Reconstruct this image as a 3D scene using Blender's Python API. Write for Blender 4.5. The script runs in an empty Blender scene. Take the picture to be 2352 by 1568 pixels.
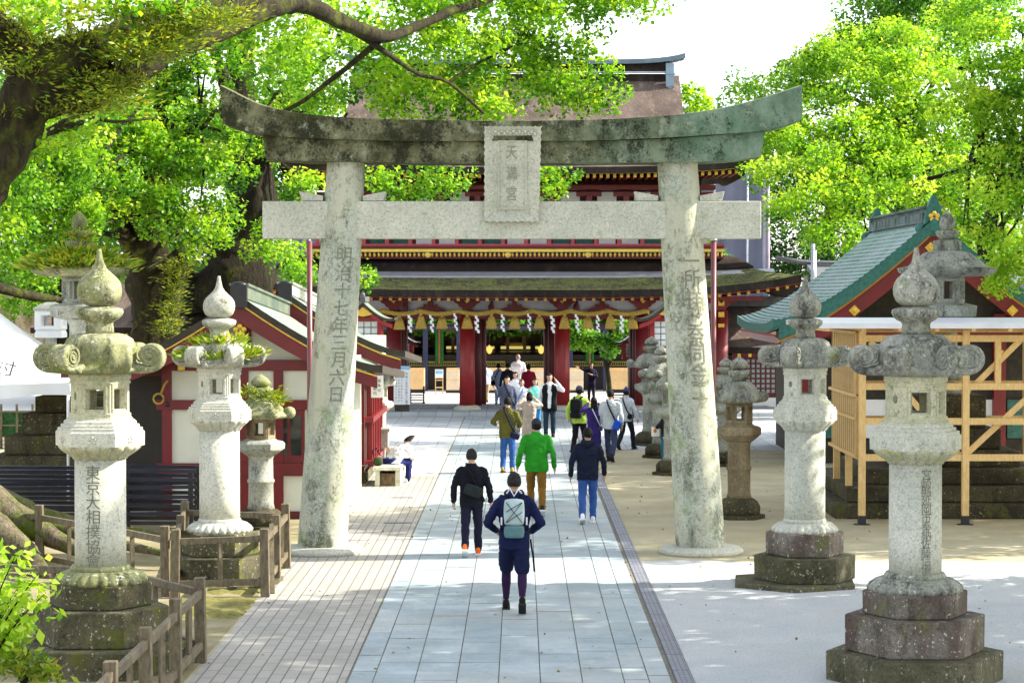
import bpy, bmesh, math, random
import numpy as np
from mathutils import Vector, Matrix, noise as mnoise
R = math.radians
S = bpy.context.scene
COL = S.collection
# ------------------------------------------------------------------ camera
FPX = 5000.0                      # focal length in pixels of a 2352 x 1568 view
CAMZ = 4.0
PITCH = math.atan(111 / FPX)
YAW = math.atan(19 / FPX)
cam_d = bpy.data.cameras.new('camera')
cam = bpy.data.objects.new('camera', cam_d)
COL.objects.link(cam)
cam.location = (0, 0, CAMZ)
cam.rotation_euler = (R(90) - PITCH, 0, YAW)
cam_d.sensor_width = 36
cam_d.lens = 36 * FPX / 2352
cam_d.clip_start = 0.5
cam_d.clip_end = 3000
S.camera = cam
CM = cam.rotation_euler.to_matrix()

def ray(px, py):
    return CM @ Vector(((px - 1176) / FPX, -(py - 784) / FPX, -1))
def at(px, py, Y):
    d = ray(px, py)
    t = Y / d.y
    return Vector((d.x * t, Y, CAMZ + d.z * t))
def gr(px, py, z=0.0):
    d = ray(px, py)
    t = (z - CAMZ) / d.z
    return Vector((d.x * t, d.y * t, z))
def xw(px, Y): return at(px, 673, Y).x
def zw(py, Y): return at(1195, py, Y).z

# ------------------------------------------------------------------ mesh builder
class MB:
    def __init__(s):
        s.v = []; s.f = []; s.m = []; s.s = []; s.uv = []
    def add(s, vs, fs, m=0, smooth=False, uv=None):
        o = len(s.v)
        s.v += [Vector(p) for p in vs]
        s.uv += uv if uv else [(0, 0)] * len(vs)
        for f in fs:
            s.f.append([i + o for i in f]); s.m.append(m); s.s.append(smooth)
        return s
    def box(s, cx, cy, cz, sx, sy, sz, rz=0, m=0):
        c, n = math.cos(rz), math.sin(rz)
        vs = []
        for z in (-.5, .5):
            for x, y in ((-.5, -.5), (.5, -.5), (.5, .5), (-.5, .5)):
                X, Y = x * sx, y * sy
                vs.append((cx + X * c - Y * n, cy + X * n + Y * c, cz + z * sz))
        return s.add(vs, [(3, 2, 1, 0), (4, 5, 6, 7), (0, 1, 5, 4), (1, 2, 6, 5), (2, 3, 7, 6), (3, 0, 4, 7)], m)
    def box2(s, x0, x1, y0, y1, z0, z1, m=0):
        return s.box((x0 + x1) / 2, (y0 + y1) / 2, (z0 + z1) / 2, abs(x1 - x0), abs(y1 - y0), abs(z1 - z0), 0, m)
    def bar(s, p0, p1, w, h, m=0):
        p0, p1 = Vector(p0), Vector(p1)
        d = (p1 - p0).normalized()
        up = Vector((0, 0, 1)) if abs(d.z) < .95 else Vector((0, 1, 0))
        a = d.cross(up).normalized(); b = a.cross(d)
        vs = []
        for p in (p0, p1):
            for i, j in ((-1, -1), (1, -1), (1, 1), (-1, 1)):
                vs.append(p + a * (i * w / 2) + b * (j * h / 2))
        return s.add(vs, [(3, 2, 1, 0), (4, 5, 6, 7), (0, 1, 5, 4), (1, 2, 6, 5), (2, 3, 7, 6), (3, 0, 4, 7)], m)
    def tube(s, pts, rad, n=8, m=0, smooth=True, jit=0, sq=(1, 1)):
        pts = [Vector(p) for p in pts]
        if not hasattr(rad, '__len__'): rad = [rad] * len(pts)
        vs = []; k = len(pts); ref = None
        for i, p in enumerate(pts):
            d = (pts[min(i + 1, k - 1)] - pts[max(i - 1, 0)])
            d = d.normalized() if d.length > 1e-9 else Vector((0, 0, 1))
            if ref is None:
                ref = Vector((0, 0, 1)) if abs(d.z) < .9 else Vector((0, 1, 0))
            a = d.cross(ref)
            a = a.normalized() if a.length > 1e-6 else Vector((1, 0, 0))
            b = a.cross(d); ref = b
            for j in range(n):
                t = 2 * math.pi * j / n
                r = rad[i]
                q = p + (a * math.cos(t) * sq[0] + b * math.sin(t) * sq[1]) * r
                if jit:
                    q += (q - p).normalized() * r * jit * mnoise.noise(q * (1.3 / max(r, .05))) if r > 1e-6 else Vector()
                vs.append(q)
        fs = []
        for i in range(k - 1):
            for j in range(n):
                fs.append((i * n + j, i * n + (j + 1) % n, (i + 1) * n + (j + 1) % n, (i + 1) * n + j))
        s.add(vs, fs, m, smooth)
        o = len(s.v) - len(vs)
        s.f.append([o + j for j in range(n)][::-1]); s.m.append(m); s.s.append(False)
        s.f.append([o + (k - 1) * n + j for j in range(n)]); s.m.append(m); s.s.append(False)
        return s
    def lathe(s, prof, n=32, c=(0, 0, 0), fn=None, m=0, smooth=True, a0=0, cap=True):
        vs = []
        for (r, z) in prof:
            for j in range(n):
                t = a0 + 2 * math.pi * j / n
                rr = fn(t, r, z) if fn else r
                vs.append((c[0] + rr * math.cos(t), c[1] + rr * math.sin(t), c[2] + z))
        fs = []
        k = len(prof)
        for i in range(k - 1):
            for j in range(n):
                fs.append((i * n + j, i * n + (j + 1) % n, (i + 1) * n + (j + 1) % n, (i + 1) * n + j))
        s.add(vs, fs, m, smooth)
        if cap:
            o = len(s.v) - len(vs)
            s.f.append([o + j for j in range(n)][::-1]); s.m.append(m); s.s.append(False)
            s.f.append([o + (k - 1) * n + j for j in range(n)]); s.m.append(m); s.s.append(False)
        return s
    def hexa(s, prof, c=(0, 0, 0), m=0, a0=0, n=6):
        return s.lathe(prof, n, c, None, m, False, a0)
    def ell(s, c, r, nu=16, nv=10, m=0, fn=None):
        vs = []; fs = []
        for i in range(nv + 1):
            ph = math.pi * i / nv
            for j in range(nu):
                t = 2 * math.pi * j / nu
                d = Vector((math.sin(ph) * math.cos(t), math.sin(ph) * math.sin(t), -math.cos(ph)))
                k = fn(d) if fn else 1
                vs.append((c[0] + d.x * r[0] * k, c[1] + d.y * r[1] * k, c[2] + d.z * r[2] * k))
        for i in range(nv):
            for j in range(nu):
                fs.append((i * nu + j, i * nu + (j + 1) % nu, (i + 1) * nu + (j + 1) % nu, (i + 1) * nu + j))
        return s.add(vs, fs, m, True)
    def extr(s, poly, vec, m=0, smooth=False):
        poly = [Vector(p) for p in poly]; vec = Vector(vec); n = len(poly)
        vs = poly + [p + vec for p in poly]
        fs = [tuple(range(n))[::-1], tuple(range(n, 2 * n))]
        fs += [(i, (i + 1) % n, n + (i + 1) % n, n + i) for i in range(n)]
        return s.add(vs, fs, m, smooth)
    def grid(s, fn, nu, nv, th=0, m=0, smooth=True, mb=None, uvs=(1, 1)):
        """surface fn(u,v); th = thickness downwards (Vector or float)"""
        off = Vector((0, 0, -th)) if not isinstance(th, Vector) else th
        top = [Vector(fn(i / nu, j / nv)) for j in range(nv + 1) for i in range(nu + 1)]
        uv = [(i / nu * uvs[0], j / nv * uvs[1]) for j in range(nv + 1) for i in range(nu + 1)]
        w = nu + 1
        fs = [(j * w + i, j * w + i + 1, (j + 1) * w + i + 1, (j + 1) * w + i) for j in range(nv) for i in range(nu)]
        s.add(top, fs, m, smooth, uv)
        if off.length:
            mb = m if mb is None else mb
            bot = [p + off for p in top]
            s.add(bot, [f[::-1] for f in fs], mb, smooth, uv)
            ring = [i for i in range(w)] + [j * w + nu for j in range(1, nv + 1)] + [nv * w + i for i in range(nu - 1, -1, -1)] + [j * w for j in range(nv - 1, 0, -1)]
            k = len(ring)
            vs = [top[i] for i in ring] + [bot[i] for i in ring]
            s.add(vs, [(i, k + i, k + (i + 1) % k, (i + 1) % k) for i in range(k)], mb, False)
        return s
    def merge(s, o, M=None, m=None):
        n = len(s.v)
        s.v += [(M @ p if M else p.copy()) for p in o.v]; s.uv += o.uv
        s.f += [[i + n for i in f] for f in o.f]
        s.m += o.m if m is None else [m] * len(o.m); s.s += o.s
        return s
    def build(s, name, mats, parent=None, origin=None, bev=0, wn=False, **props):
        if not isinstance(mats, (list, tuple)): mats = [mats]
        if parent is not None:
            org = Vector(parent['_o']) if '_o' in parent else Vector((0, 0, 0))
        elif origin is not None: org = Vector(origin)
        else:
            zs = min(p.z for p in s.v)
            org = Vector((sum(p.x for p in s.v) / len(s.v), sum(p.y for p in s.v) / len(s.v), zs))
        me = bpy.data.meshes.new(name)
        me.from_pydata([p - org for p in s.v], [], s.f)
        for mt in mats: me.materials.append(mt)
        me.polygons.foreach_set('material_index', s.m)
        me.polygons.foreach_set('use_smooth', s.s)
        if any(u != (0, 0) for u in s.uv):
            l = me.uv_layers.new(name='UVMap')
            vi = np.empty(len(me.loops), dtype=np.int32); me.loops.foreach_get('vertex_index', vi)
            l.data.foreach_set('uv', np.array(s.uv, dtype=np.float32)[vi].ravel())
        me.update()
        return link(name, me, parent, org, bev, wn, **props)

def link(name, me, parent=None, org=(0, 0, 0), bev=0, wn=False, **props):
    o = bpy.data.objects.new(name, me)
    COL.objects.link(o)
    if parent is not None: 
        o.parent = parent
        if '_o' in parent: o['_o'] = list(Vector(parent['_o']))
    else:
        o.location = org; o['_o'] = list(Vector(org))
    if bev:
        b = o.modifiers.new('bevel', 'BEVEL'); b.width = bev; b.segments = 2; b.limit_method = 'ANGLE'; b.angle_limit = R(35)
    tag(o, **props)
    return o
def tag(o, label=None, cat=None, group=None, kind=None):
    if label: o['label'] = label
    if cat: o['category'] = cat
    if group: o['group'] = group
    if kind: o['kind'] = kind
    return o
def thing(name, loc, label, cat, group=None):
    o = bpy.data.objects.new(name, None); COL.objects.link(o)
    o.location = loc; o.empty_display_size = .2; o['_o'] = list(Vector(loc))
    return tag(o, label, cat, group)
def kids(o): return [c for c in bpy.data.objects if c.parent == o]
def dup(o, loc=None, rz=None, label=None, parent=None):
    c = o.copy(); COL.objects.link(c)
    if parent: c.parent = parent
    if loc is not None: c.location = loc; c['_o'] = list(Vector(loc))
    if rz is not None: c.rotation_euler.z = rz
    if label: c['label'] = label
    for ch in kids(o): dup(ch, parent=c)
    return c

# ------------------------------------------------------------------ materials
class NT:
    def __init__(s, name):
        s.mat = bpy.data.materials.new(name); s.mat.use_nodes = True
        s.t = s.mat.node_tree; s.n = s.t.nodes; s.l = s.t.links
        s.b = s.n['Principled BSDF']; s.out = s.n['Material Output']
        s.pos = None
    def node(s, t, **k):
        n = s.n.new(t)
        for a, v in k.items(): setattr(n, a, v)
        return n
    def P(s):
        if s.pos is None: s.pos = s.node('ShaderNodeNewGeometry').outputs['Position']
        return s.pos
    def setin(s, n, i, v):
        if hasattr(v, 'is_output') or hasattr(v, 'links'): s.l.new(v, n.inputs[i])
        else: n.inputs[i].default_value = v
    def noise(s, scale, detail=4, rough=.55, vec=None, out='Fac', stretch=None):
        n = s.node('ShaderNodeTexNoise')
        v = vec or s.P()
        if stretch:
            mp = s.node('ShaderNodeMapping'); mp.inputs['Scale'].default_value = stretch
            s.l.new(v, mp.inputs['Vector']); v = mp.outputs[0]
        s.l.new(v, n.inputs['Vector'])
        n.inputs['Scale'].default_value = scale; n.inputs['Detail'].default_value = detail; n.inputs['Roughness'].default_value = rough
        return n.outputs[out]
    def ramp(s, fac, a, b, ca=(0, 0, 0, 1), cb=(1, 1, 1, 1)):
        r = s.node('ShaderNodeValToRGB')
        r.color_ramp.elements[0].position = a; r.color_ramp.elements[1].position = b
        r.color_ramp.elements[0].color = ca; r.color_ramp.elements[1].color = cb
        s.l.new(fac, r.inputs[0]); return r.outputs[0]
    def mix(s, fac, a, b, mode='MIX'):
        n = s.node('ShaderNodeMix', data_type='RGBA', blend_type=mode)
        s.setin(n, 0, fac); s.setin(n, 6, c4(a)); s.setin(n, 7, c4(b)); return n.outputs[2]
    def math(s, op, a, b=0, c=0):
        n = s.node('ShaderNodeMath', operation=op)
        s.setin(n, 0, a); s.setin(n, 1, b); s.setin(n, 2, c); return n.outputs[0]
    def bump(s, h, strength=.3, dist=.02):
        n = s.node('ShaderNodeBump'); n.inputs['Strength'].default_value = strength; n.inputs['Distance'].default_value = dist
        s.l.new(h, n.inputs['Height']); s.l.new(n.outputs[0], s.b.inputs['Normal'])
    def col(s, c): s.setin(s.b, 'Base Color', c4(c)); return s
    def rough(s, r): s.setin(s.b, 'Roughness', r); return s
def c4(c):
    if isinstance(c, (tuple, list)): return tuple(c) if len(c) == 4 else tuple(c) + (1,)
    return c

def plain(name, c, rough=.6, var=.15, scale=6, metal=0, bump=0, bscale=60, spec=None):
    t = NT(name)
    f = t.noise(scale, 5)
    d = tuple(x * (1 - var) for x in c); e = tuple(min(1, x * (1 + var)) for x in c)
    t.col(t.mix(t.ramp(f, .3, .7), d, e)); t.rough(rough); t.b.inputs['Metallic'].default_value = metal
    if spec is not None: t.b.inputs['Specular IOR Level'].default_value = spec
    if bump: t.bump(t.noise(bscale, 4), bump, .01)
    return t.mat
def stone(name, c1, c2, dark=.0, dcol=(.035, .035, .03), green=0, gcol=(.09, .12, .02), spots=0, scol=(.55, .58, .45), grain=.35, s=1.0, bump=.4, brown=None):
    t = NT(name)
    big = t.noise(1.6 * s, 5, .6)
    c = t.mix(t.ramp(big, .35, .65), c1, c2)
    fine = t.noise(70 * s, 3, .7)
    c = t.mix(t.math('MULTIPLY', t.ramp(fine, .42, .68), grain), c, tuple(x * .35 for x in c1))
    co = t.noise(26 * s, 5, .75)
    c = t.mix(t.math('MULTIPLY', t.ramp(co, .50, .62), grain * .95), c, tuple(x * .30 for x in c1))
    c = t.mix(t.math('MULTIPLY', t.ramp(t.noise(19 * s, 5, .75, stretch=(1, 1, .8)), .54, .64), grain * .5), c, tuple(min(.8, x * 1.35) for x in c2))
    if brown:
        c = t.mix(t.ramp(t.noise(2.3 * s, 4, .6, stretch=(1, 1, .35)), .45, .62), c, brown)
    if green:
        g = t.noise(2.6 * s, 6, .65)
        c = t.mix(t.ramp(g, .68 - green * .4, .78 - green * .3), c, gcol)
    if dark:
        g = t.noise(4.2 * s, 9, .74, stretch=(1, 1, .5)); g2 = t.noise(30 * s, 4, .7)
        f = t.math('ADD', t.math('MULTIPLY', g, .72), t.math('MULTIPLY', g2, .28))
        c = t.mix(t.math('MULTIPLY', t.ramp(f, .63 - dark * .30, .72 - dark * .24), .92), c, dcol)
        st = t.noise(3.2 * s, 5, .6, stretch=(1, 1, .09))
        c = t.mix(t.math('MULTIPLY', t.ramp(st, .55, .72), min(.55, dark * 1.6)), c, tuple((x + y) * .42 for x, y in zip(dcol, c1)))
    if spots:
        n1 = t.noise(24 * s, 2, .5); n2 = t.noise(11 * s, 3, .6); sel = t.ramp(t.noise(3.2 * s, 3), .52 - spots * .2, .66 - spots * .2)
        m = t.math('MULTIPLY', t.math('MAXIMUM', t.ramp(n1, .70 - .1 * spots, .73 - .1 * spots), t.ramp(n2, .74 - .1 * spots, .76 - .1 * spots)), sel)
        m = t.math('MULTIPLY', m, .8)
        c = t.mix(m, c, scol)
    t.col(c).rough(.9)
    t.b.inputs['Specular IOR Level'].default_value = .25
    t.bump(t.math('ADD', t.noise(45 * s, 5, .7), t.math('MULTIPLY', t.noise(9 * s, 5, .6), 1.5)), bump, .012)
    return t.mat
def lintelmat():
    """stone lintel: olive brown and black with lichen to the left, green algae to the right, moss along the top edge"""
    t = NT('lintel'); sp = t.node('ShaderNodeSeparateXYZ'); t.l.new(t.P(), sp.inputs[0])
    gx = t.math('ADD', t.math('MULTIPLY', sp.outputs[0], .13), t.math('MULTIPLY', t.noise(1.1, 5, .6), 1.0))
    c = t.mix(t.ramp(gx, .45, .95), t.mix(t.ramp(t.noise(2.4, 7, .7), .38, .62), (.050, .050, .020), (.20, .20, .115)), t.mix(t.ramp(t.noise(2.2, 6, .65), .38, .62), (.085, .16, .105), (.20, .27, .20)))
    f = t.math('ADD', t.math('MULTIPLY', t.noise(2.6, 9, .75, stretch=(1, 1, .7)), .7), t.math('MULTIPLY', t.noise(26, 4, .7), .3))
    lo = t.math('SUBTRACT', f, t.math('MULTIPLY', t.ramp(gx, .5, .95), .055))
    c = t.mix(t.math('MULTIPLY', t.ramp(lo, .46, .545), .93), c, (.018, .02, .010))
    c = t.mix(t.math('MULTIPLY', t.ramp(t.noise(3.0, 8, .75), .57, .62), .7), c, (.30, .32, .23))
    c = t.mix(t.math('MULTIPLY', t.ramp(t.noise(60, 3, .7), .5, .7), .4), c, (.03, .035, .02))
    nz = t.node('ShaderNodeNewGeometry'); s2 = t.node('ShaderNodeSeparateXYZ'); t.l.new(nz.outputs['Normal'], s2.inputs[0])
    mf = t.math('MULTIPLY', t.ramp(s2.outputs[2], .35, .7), t.ramp(t.noise(2.6, 6, .7), .44, .60))
    mf = t.math('MULTIPLY', mf, t.ramp(gx, .40, .85, (.85, .85, .85, 1), (.15, .15, .15, 1)))
    c = t.mix(mf, c, (.15, .165, .03))
    t.col(c).rough(.95); t.b.inputs['Specular IOR Level'].default_value = .2
    t.bump(t.math('ADD', t.noise(40, 5, .7), t.math('MULTIPLY', t.noise(8, 5, .6), 1.5)), .5, .015)
    return t.mat
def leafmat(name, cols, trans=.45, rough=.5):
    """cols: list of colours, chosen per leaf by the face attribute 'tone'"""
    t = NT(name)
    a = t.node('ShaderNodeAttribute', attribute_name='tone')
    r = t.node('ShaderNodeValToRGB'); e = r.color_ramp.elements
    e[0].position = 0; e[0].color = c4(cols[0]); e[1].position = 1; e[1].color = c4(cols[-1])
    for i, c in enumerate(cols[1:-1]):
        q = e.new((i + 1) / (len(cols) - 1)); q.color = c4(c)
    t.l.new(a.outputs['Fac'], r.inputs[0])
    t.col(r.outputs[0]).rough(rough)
    t.b.inputs['Specular IOR Level'].default_value = .3
    tr = t.node('ShaderNodeBsdfTranslucent')
    br = t.mix(1.0, r.outputs[0], (1.25, 1.15, .5, 1), 'MULTIPLY')
    t.l.new(br, tr.inputs['Color'])
    ms = t.node('ShaderNodeMixShader'); ms.inputs[0].default_value = trans
    t.l.new(t.b.outputs[0], ms.inputs[1]); t.l.new(tr.outputs[0], ms.inputs[2]); t.l.new(ms.outputs[0], t.out.inputs[0])
    return t.mat

M = {}
M['granite'] = stone('granite', (.30, .31, .26), (.46, .47, .41), dark=.34, green=.12, gcol=(.22, .27, .12), grain=.55)
M['granite_pale'] = stone('granite_pale', (.48, .485, .40), (.62, .61, .51), dark=.13, dcol=(.14, .15, .10), green=.10, gcol=(.30, .33, .18), grain=.5)
M['granite_torii'] = stone('granite_torii', (.38, .41, .33), (.56, .58, .50), dark=.40, dcol=(.06, .065, .035), green=.34, gcol=(.22, .28, .14), grain=.6, s=.8, brown=(.46, .45, .34))
M['lintel'] = lintelmat()
M['roofstone'] = stone('roofstone', (.25, .26, .21), (.40, .40, .34), dark=.48, dcol=(.038, .036, .034), green=.25, gcol=(.17, .20, .07), spots=.5, grain=.5)
M['roofstone_moss'] = stone('roofstone_moss', (.20, .21, .09), (.36, .36, .22), dark=.42, dcol=(.045, .045, .022), green=.42, gcol=(.16, .19, .05), spots=.6, grain=.5)
M['roofstone_pale'] = stone('roofstone_pale', (.36, .36, .28), (.50, .50, .42), dark=.40, dcol=(.07, .07, .05), green=.18, gcol=(.22, .24, .09), spots=.4, grain=.5)
M['basestone'] = stone('basestone', (.065, .06, .03), (.16, .145, .09), dark=.40, dcol=(.03, .028, .018), green=.35, gcol=(.11, .12, .02), spots=.55, scol=(.50, .50, .36), grain=.5)
M['basestone_red'] = stone('basestone_red', (.10, .082, .062), (.26, .23, .195), dark=.46, dcol=(.05, .04, .03), green=.28, gcol=(.13, .13, .04), spots=.6, scol=(.52, .50, .42), grain=.5, brown=(.10, .065, .05))
M['darkrock'] = stone('darkrock', (.035, .03, .018), (.10, .088, .05), dark=.35, dcol=(.02, .017, .01), green=.3, gcol=(.10, .11, .02), spots=.5, scol=(.32, .30, .12), grain=.5)
M['firebox'] = stone('firebox', (.40, .40, .26), (.58, .56, .40), dark=.20, dcol=(.10, .10, .05), green=.30, gcol=(.30, .29, .08), grain=.5)
M['brownstone'] = stone('brownstone', (.20, .15, .09), (.38, .32, .20), dark=.25, green=.1, grain=.5, brown=(.10, .055, .03))
M['carved'] = plain('carved', (.15, .155, .11), .9, .4, 25)
M['carved_faint'] = plain('carved_faint', (.185, .185, .135), .9, .4, 25)
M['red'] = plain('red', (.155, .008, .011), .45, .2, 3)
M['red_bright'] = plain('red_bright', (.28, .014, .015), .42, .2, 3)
M['rackrail'] = plain('rackrail', (.018, .02, .035), .3, .4, 3, metal=.3)
M['ink_brown'] = plain('ink_brown', (.20, .12, .04), .8)
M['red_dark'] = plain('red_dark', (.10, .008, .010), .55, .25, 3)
M['gold'] = plain('gold', (.72, .46, .06), .38, .2, 20, metal=.35)
M['goldrope'] = plain('goldrope', (.42, .28, .05), .8, .35, 40, bump=.6, bscale=90)
M['plaster'] = plain('plaster', (.74, .74, .62), .85, .06, 2)
M['white'] = plain('white', (.82, .82, .82), .7, .05, 5)
M['paper'] = plain('paper', (.85, .85, .85), .8, .04, 5)
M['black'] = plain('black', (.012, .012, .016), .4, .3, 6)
M['ink'] = plain('ink', (.03, .03, .045), .7, .1)
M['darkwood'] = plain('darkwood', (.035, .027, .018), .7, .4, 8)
M['navy_metal'] = plain('navy_metal', (.03, .04, .10), .45, .2)
M['steel'] = plain('steel', (.45, .47, .50), .35, .15, 5, metal=.7)
M['flash'] = plain('flash', (.42, .43, .50), .45, .15, 3, metal=.3)
M['pole_red'] = plain('pole_red', (.16, .045, .05), .35, .2, 4)
M['timber'] = None
M['grey_tile'] = plain('grey_tile', (.10, .105, .11), .6, .3, 6)
M['sheet'] = plain('sheet', (.17, .18, .25), .8, .12, .8)

def timber(name, c1, c2):
    t = NT(name)
    g = t.noise(7, 6, .6, stretch=(4, 2, 1.2))
    h = t.noise(2.2, 3, .5)
    c = t.mix(t.ramp(g, .3, .72), c1, c2)
    c = t.mix(t.math('MULTIPLY', t.ramp(h, .5, .7), .25), c, tuple(x * .7 for x in c1))
    t.col(c).rough(.6); t.bump(g, .12, .01)
    return t.mat
M['timber'] = timber('timber', (.58, .36, .13), (.76, .54, .24))
M['board'] = timber('board', (.50, .30, .11), (.64, .42, .18))
M['lightwood'] = timber('lightwood', (.66, .42, .18), (.78, .56, .30))
M['palewood'] = timber('palewood', (.68, .54, .38), (.78, .66, .50))
M['fencewood'] = timber('fencewood', (.055, .042, .024), (.19, .15, .085))

def copper(name, c1, c2, c3, rows=26, cols=24, gap=.035):
    t = NT(name)
    uv = t.node('ShaderNodeUVMap').outputs[0]
    br = t.node('ShaderNodeTexBrick'); t.l.new(uv, br.inputs['Vector'])
    br.inputs['Scale'].default_value = 1; br.inputs['Brick Width'].default_value = 1 / cols; br.inputs['Row Height'].default_value = 1 / rows
    br.inputs['Mortar Size'].default_value = gap / rows; br.inputs['Color1'].default_value = c4(c1); br.inputs['Color2'].default_value = c4(c2)
    br.inputs['Mortar'].default_value = c4(tuple(x * .35 for x in c1)); br.inputs['Mortar Smooth'].default_value = .3
    n = t.noise(1.3, 5, .6)
    c = t.mix(t.math('MULTIPLY', t.ramp(n, .4, .65), .6), br.outputs['Color'], c3)
    t.col(c).rough(.42); t.b.inputs['Metallic'].default_value = .25
    t.bump(br.outputs['Fac'], -.5, .03)
    return t.mat
M['copper'] = copper('copper', (.15, .33, .28), (.24, .41, .36), (.38, .40, .50), 30, 14, .14)
M['copper_pale'] = copper('copper_pale', (.24, .35, .29), (.36, .44, .38), (.28, .30, .21), 16, 20, .13)
M['copper_edge'] = plain('copper_edge', (.022, .125, .105), .5, .35, 12)

def thatch(name, c1, c2, moss=None, mt=.5):
    t = NT(name)
    f = t.noise(26, 4, .75); b = t.noise(.9, 4, .6)
    c = t.mix(t.ramp(f, .35, .68), c1, c2)
    c = t.mix(t.math('MULTIPLY', t.ramp(b, .4, .65), .6), c, tuple(x * .5 for x in c1))
    c = t.mix(t.math('MULTIPLY', t.ramp(t.noise(3.2, 6, .7, stretch=(1, .4, .25)), .52, .68), .6), c, tuple(x * 1.25 for x in c2))
    if moss:
        c = t.mix(t.ramp(t.noise(1.7, 7, .72), mt - .06, mt + .1), c, moss)
        c = t.mix(t.math('MULTIPLY', t.ramp(t.noise(13, 4, .7), .52, .6), .7), c, tuple(min(1, x * 2.1) for x in moss))
    t.col(c).rough(.95); t.bump(f, .7, .04); t.b.inputs['Specular IOR Level'].default_value = .15
    return t.mat
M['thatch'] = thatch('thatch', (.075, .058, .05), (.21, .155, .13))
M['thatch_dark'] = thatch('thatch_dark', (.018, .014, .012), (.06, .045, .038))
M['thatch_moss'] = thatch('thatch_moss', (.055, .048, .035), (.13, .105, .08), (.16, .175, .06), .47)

def barkmat(name, c1, c2, moss, mt=.5):
    t = NT(name)
    f = t.noise(9, 6, .7, stretch=(1, 1, .3))
    c = t.mix(t.ramp(f, .35, .65), c1, c2)
    c = t.mix(t.ramp(t.noise(1.8, 7, .7), mt, mt + .1), c, moss)
    c = t.mix(t.math('MULTIPLY', t.ramp(t.noise(22, 4, .7), .5, .62), .6), c, tuple(x * .4 for x in moss))
    t.col(c).rough(.95); t.bump(f, .9, .06); t.b.inputs['Specular IOR Level'].default_value = .15
    return t.mat
M['bark'] = barkmat('bark', (.010, .008, .005), (.042, .032, .020), (.055, .065, .010), .50)
M['bark_dark'] = barkmat('bark_dark', (.008, .0065, .0045), (.028, .022, .015), (.04, .045, .008), .55)
M['bark_moss'] = barkmat('bark_moss', (.010, .008, .005), (.038, .029, .017), (.10, .105, .014), .56)
M['bark_root'] = barkmat('bark_root', (.06, .048, .03), (.20, .165, .115), (.09, .12, .018), .45)
M['moss'] = plain('moss', (.14, .13, .025), .95, .45, 14, bump=.9, bscale=50)
M['leaf_gold'] = leafmat('leaf_gold', [(.022, .10, .010), (.12, .32, .014), (.34, .57, .035), (.56, .70, .09)], .52)
M['leaf_mid'] = leafmat('leaf_mid', [(.02, .085, .010), (.07, .22, .012), (.22, .44, .02), (.50, .66, .06)], .48)
M['leaf_green'] = leafmat('leaf_green', [(.04, .14, .02), (.08, .25, .025), (.16, .38, .04), (.30, .48, .06)], .4)
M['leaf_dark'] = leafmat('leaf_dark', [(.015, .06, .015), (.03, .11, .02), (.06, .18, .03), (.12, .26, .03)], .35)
M['leaf_maple'] = leafmat('leaf_maple', [(.14, .34, .015), (.28, .50, .025), (.42, .64, .05), (.58, .74, .12)], .5)
M['leaf_fern'] = leafmat('leaf_fern', [(.06, .13, .012), (.14, .26, .02), (.30, .40, .03), (.38, .34, .03)], .4)
M['leaf_yellow'] = leafmat('leaf_yellow', [(.03, .07, .008), (.09, .15, .012), (.22, .27, .02), (.34, .35, .03)], .4)
M['litter'] = leafmat('litter', [(.10, .06, .02), (.20, .13, .03), (.16, .14, .03), (.28, .16, .05)], .1)
SUN_EL=36; SUN_RO=82; SKY=.12; SUN=3.2; EXPO=2.02
SH_PER=2.4
def _L(*a): return [((x, y, z), (r, r, r * .8)) for x, y, z, r in a]
SHADE = [
 (12.5, 22.0, _L((12.5, 17.5, 6, 2.6), (13, 18, 11, 2.6), (12.5, 20.5, 4.6, 2.2), (12.5, 21, 8, 2.7), (13.2, 22.5, 11.5, 2.6), (12, 23.6, 5.0, 2.3), (12.5, 26.4, 4.6, 2.2), (13, 25.3, 8.3, 2.6), (13.4, 26.5, 12.6, 2.3), (12.6, 28.6, 6.6, 2.1), (13.2, 29.0, 10.2, 2.2), (12.6, 29.6, 4.2, 1.6)), 'leafy shade tree standing outside the right edge nearest the viewer'),
 (16.0, 38.0, _L((15, 36.4, 5.2, 2.2), (16, 37.2, 9.3, 2.6), (15, 39.6, 6.5, 2.4), (16, 40.6, 11.5, 2.6), (15.5, 43.4, 5.5, 2.3), (16.5, 44, 10, 2.4)), 'leafy shade tree standing outside the right edge beyond the timber frame'),
 (20.0, 48.0, _L((19, 46.5, 9, 2.6), (20, 49.5, 11, 2.8), (19, 53, 9, 2.8), (21, 57, 12, 3.0), (20, 61, 10, 3)), 'leafy shade tree standing outside the right edge beside the copper roof'),
]
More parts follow.
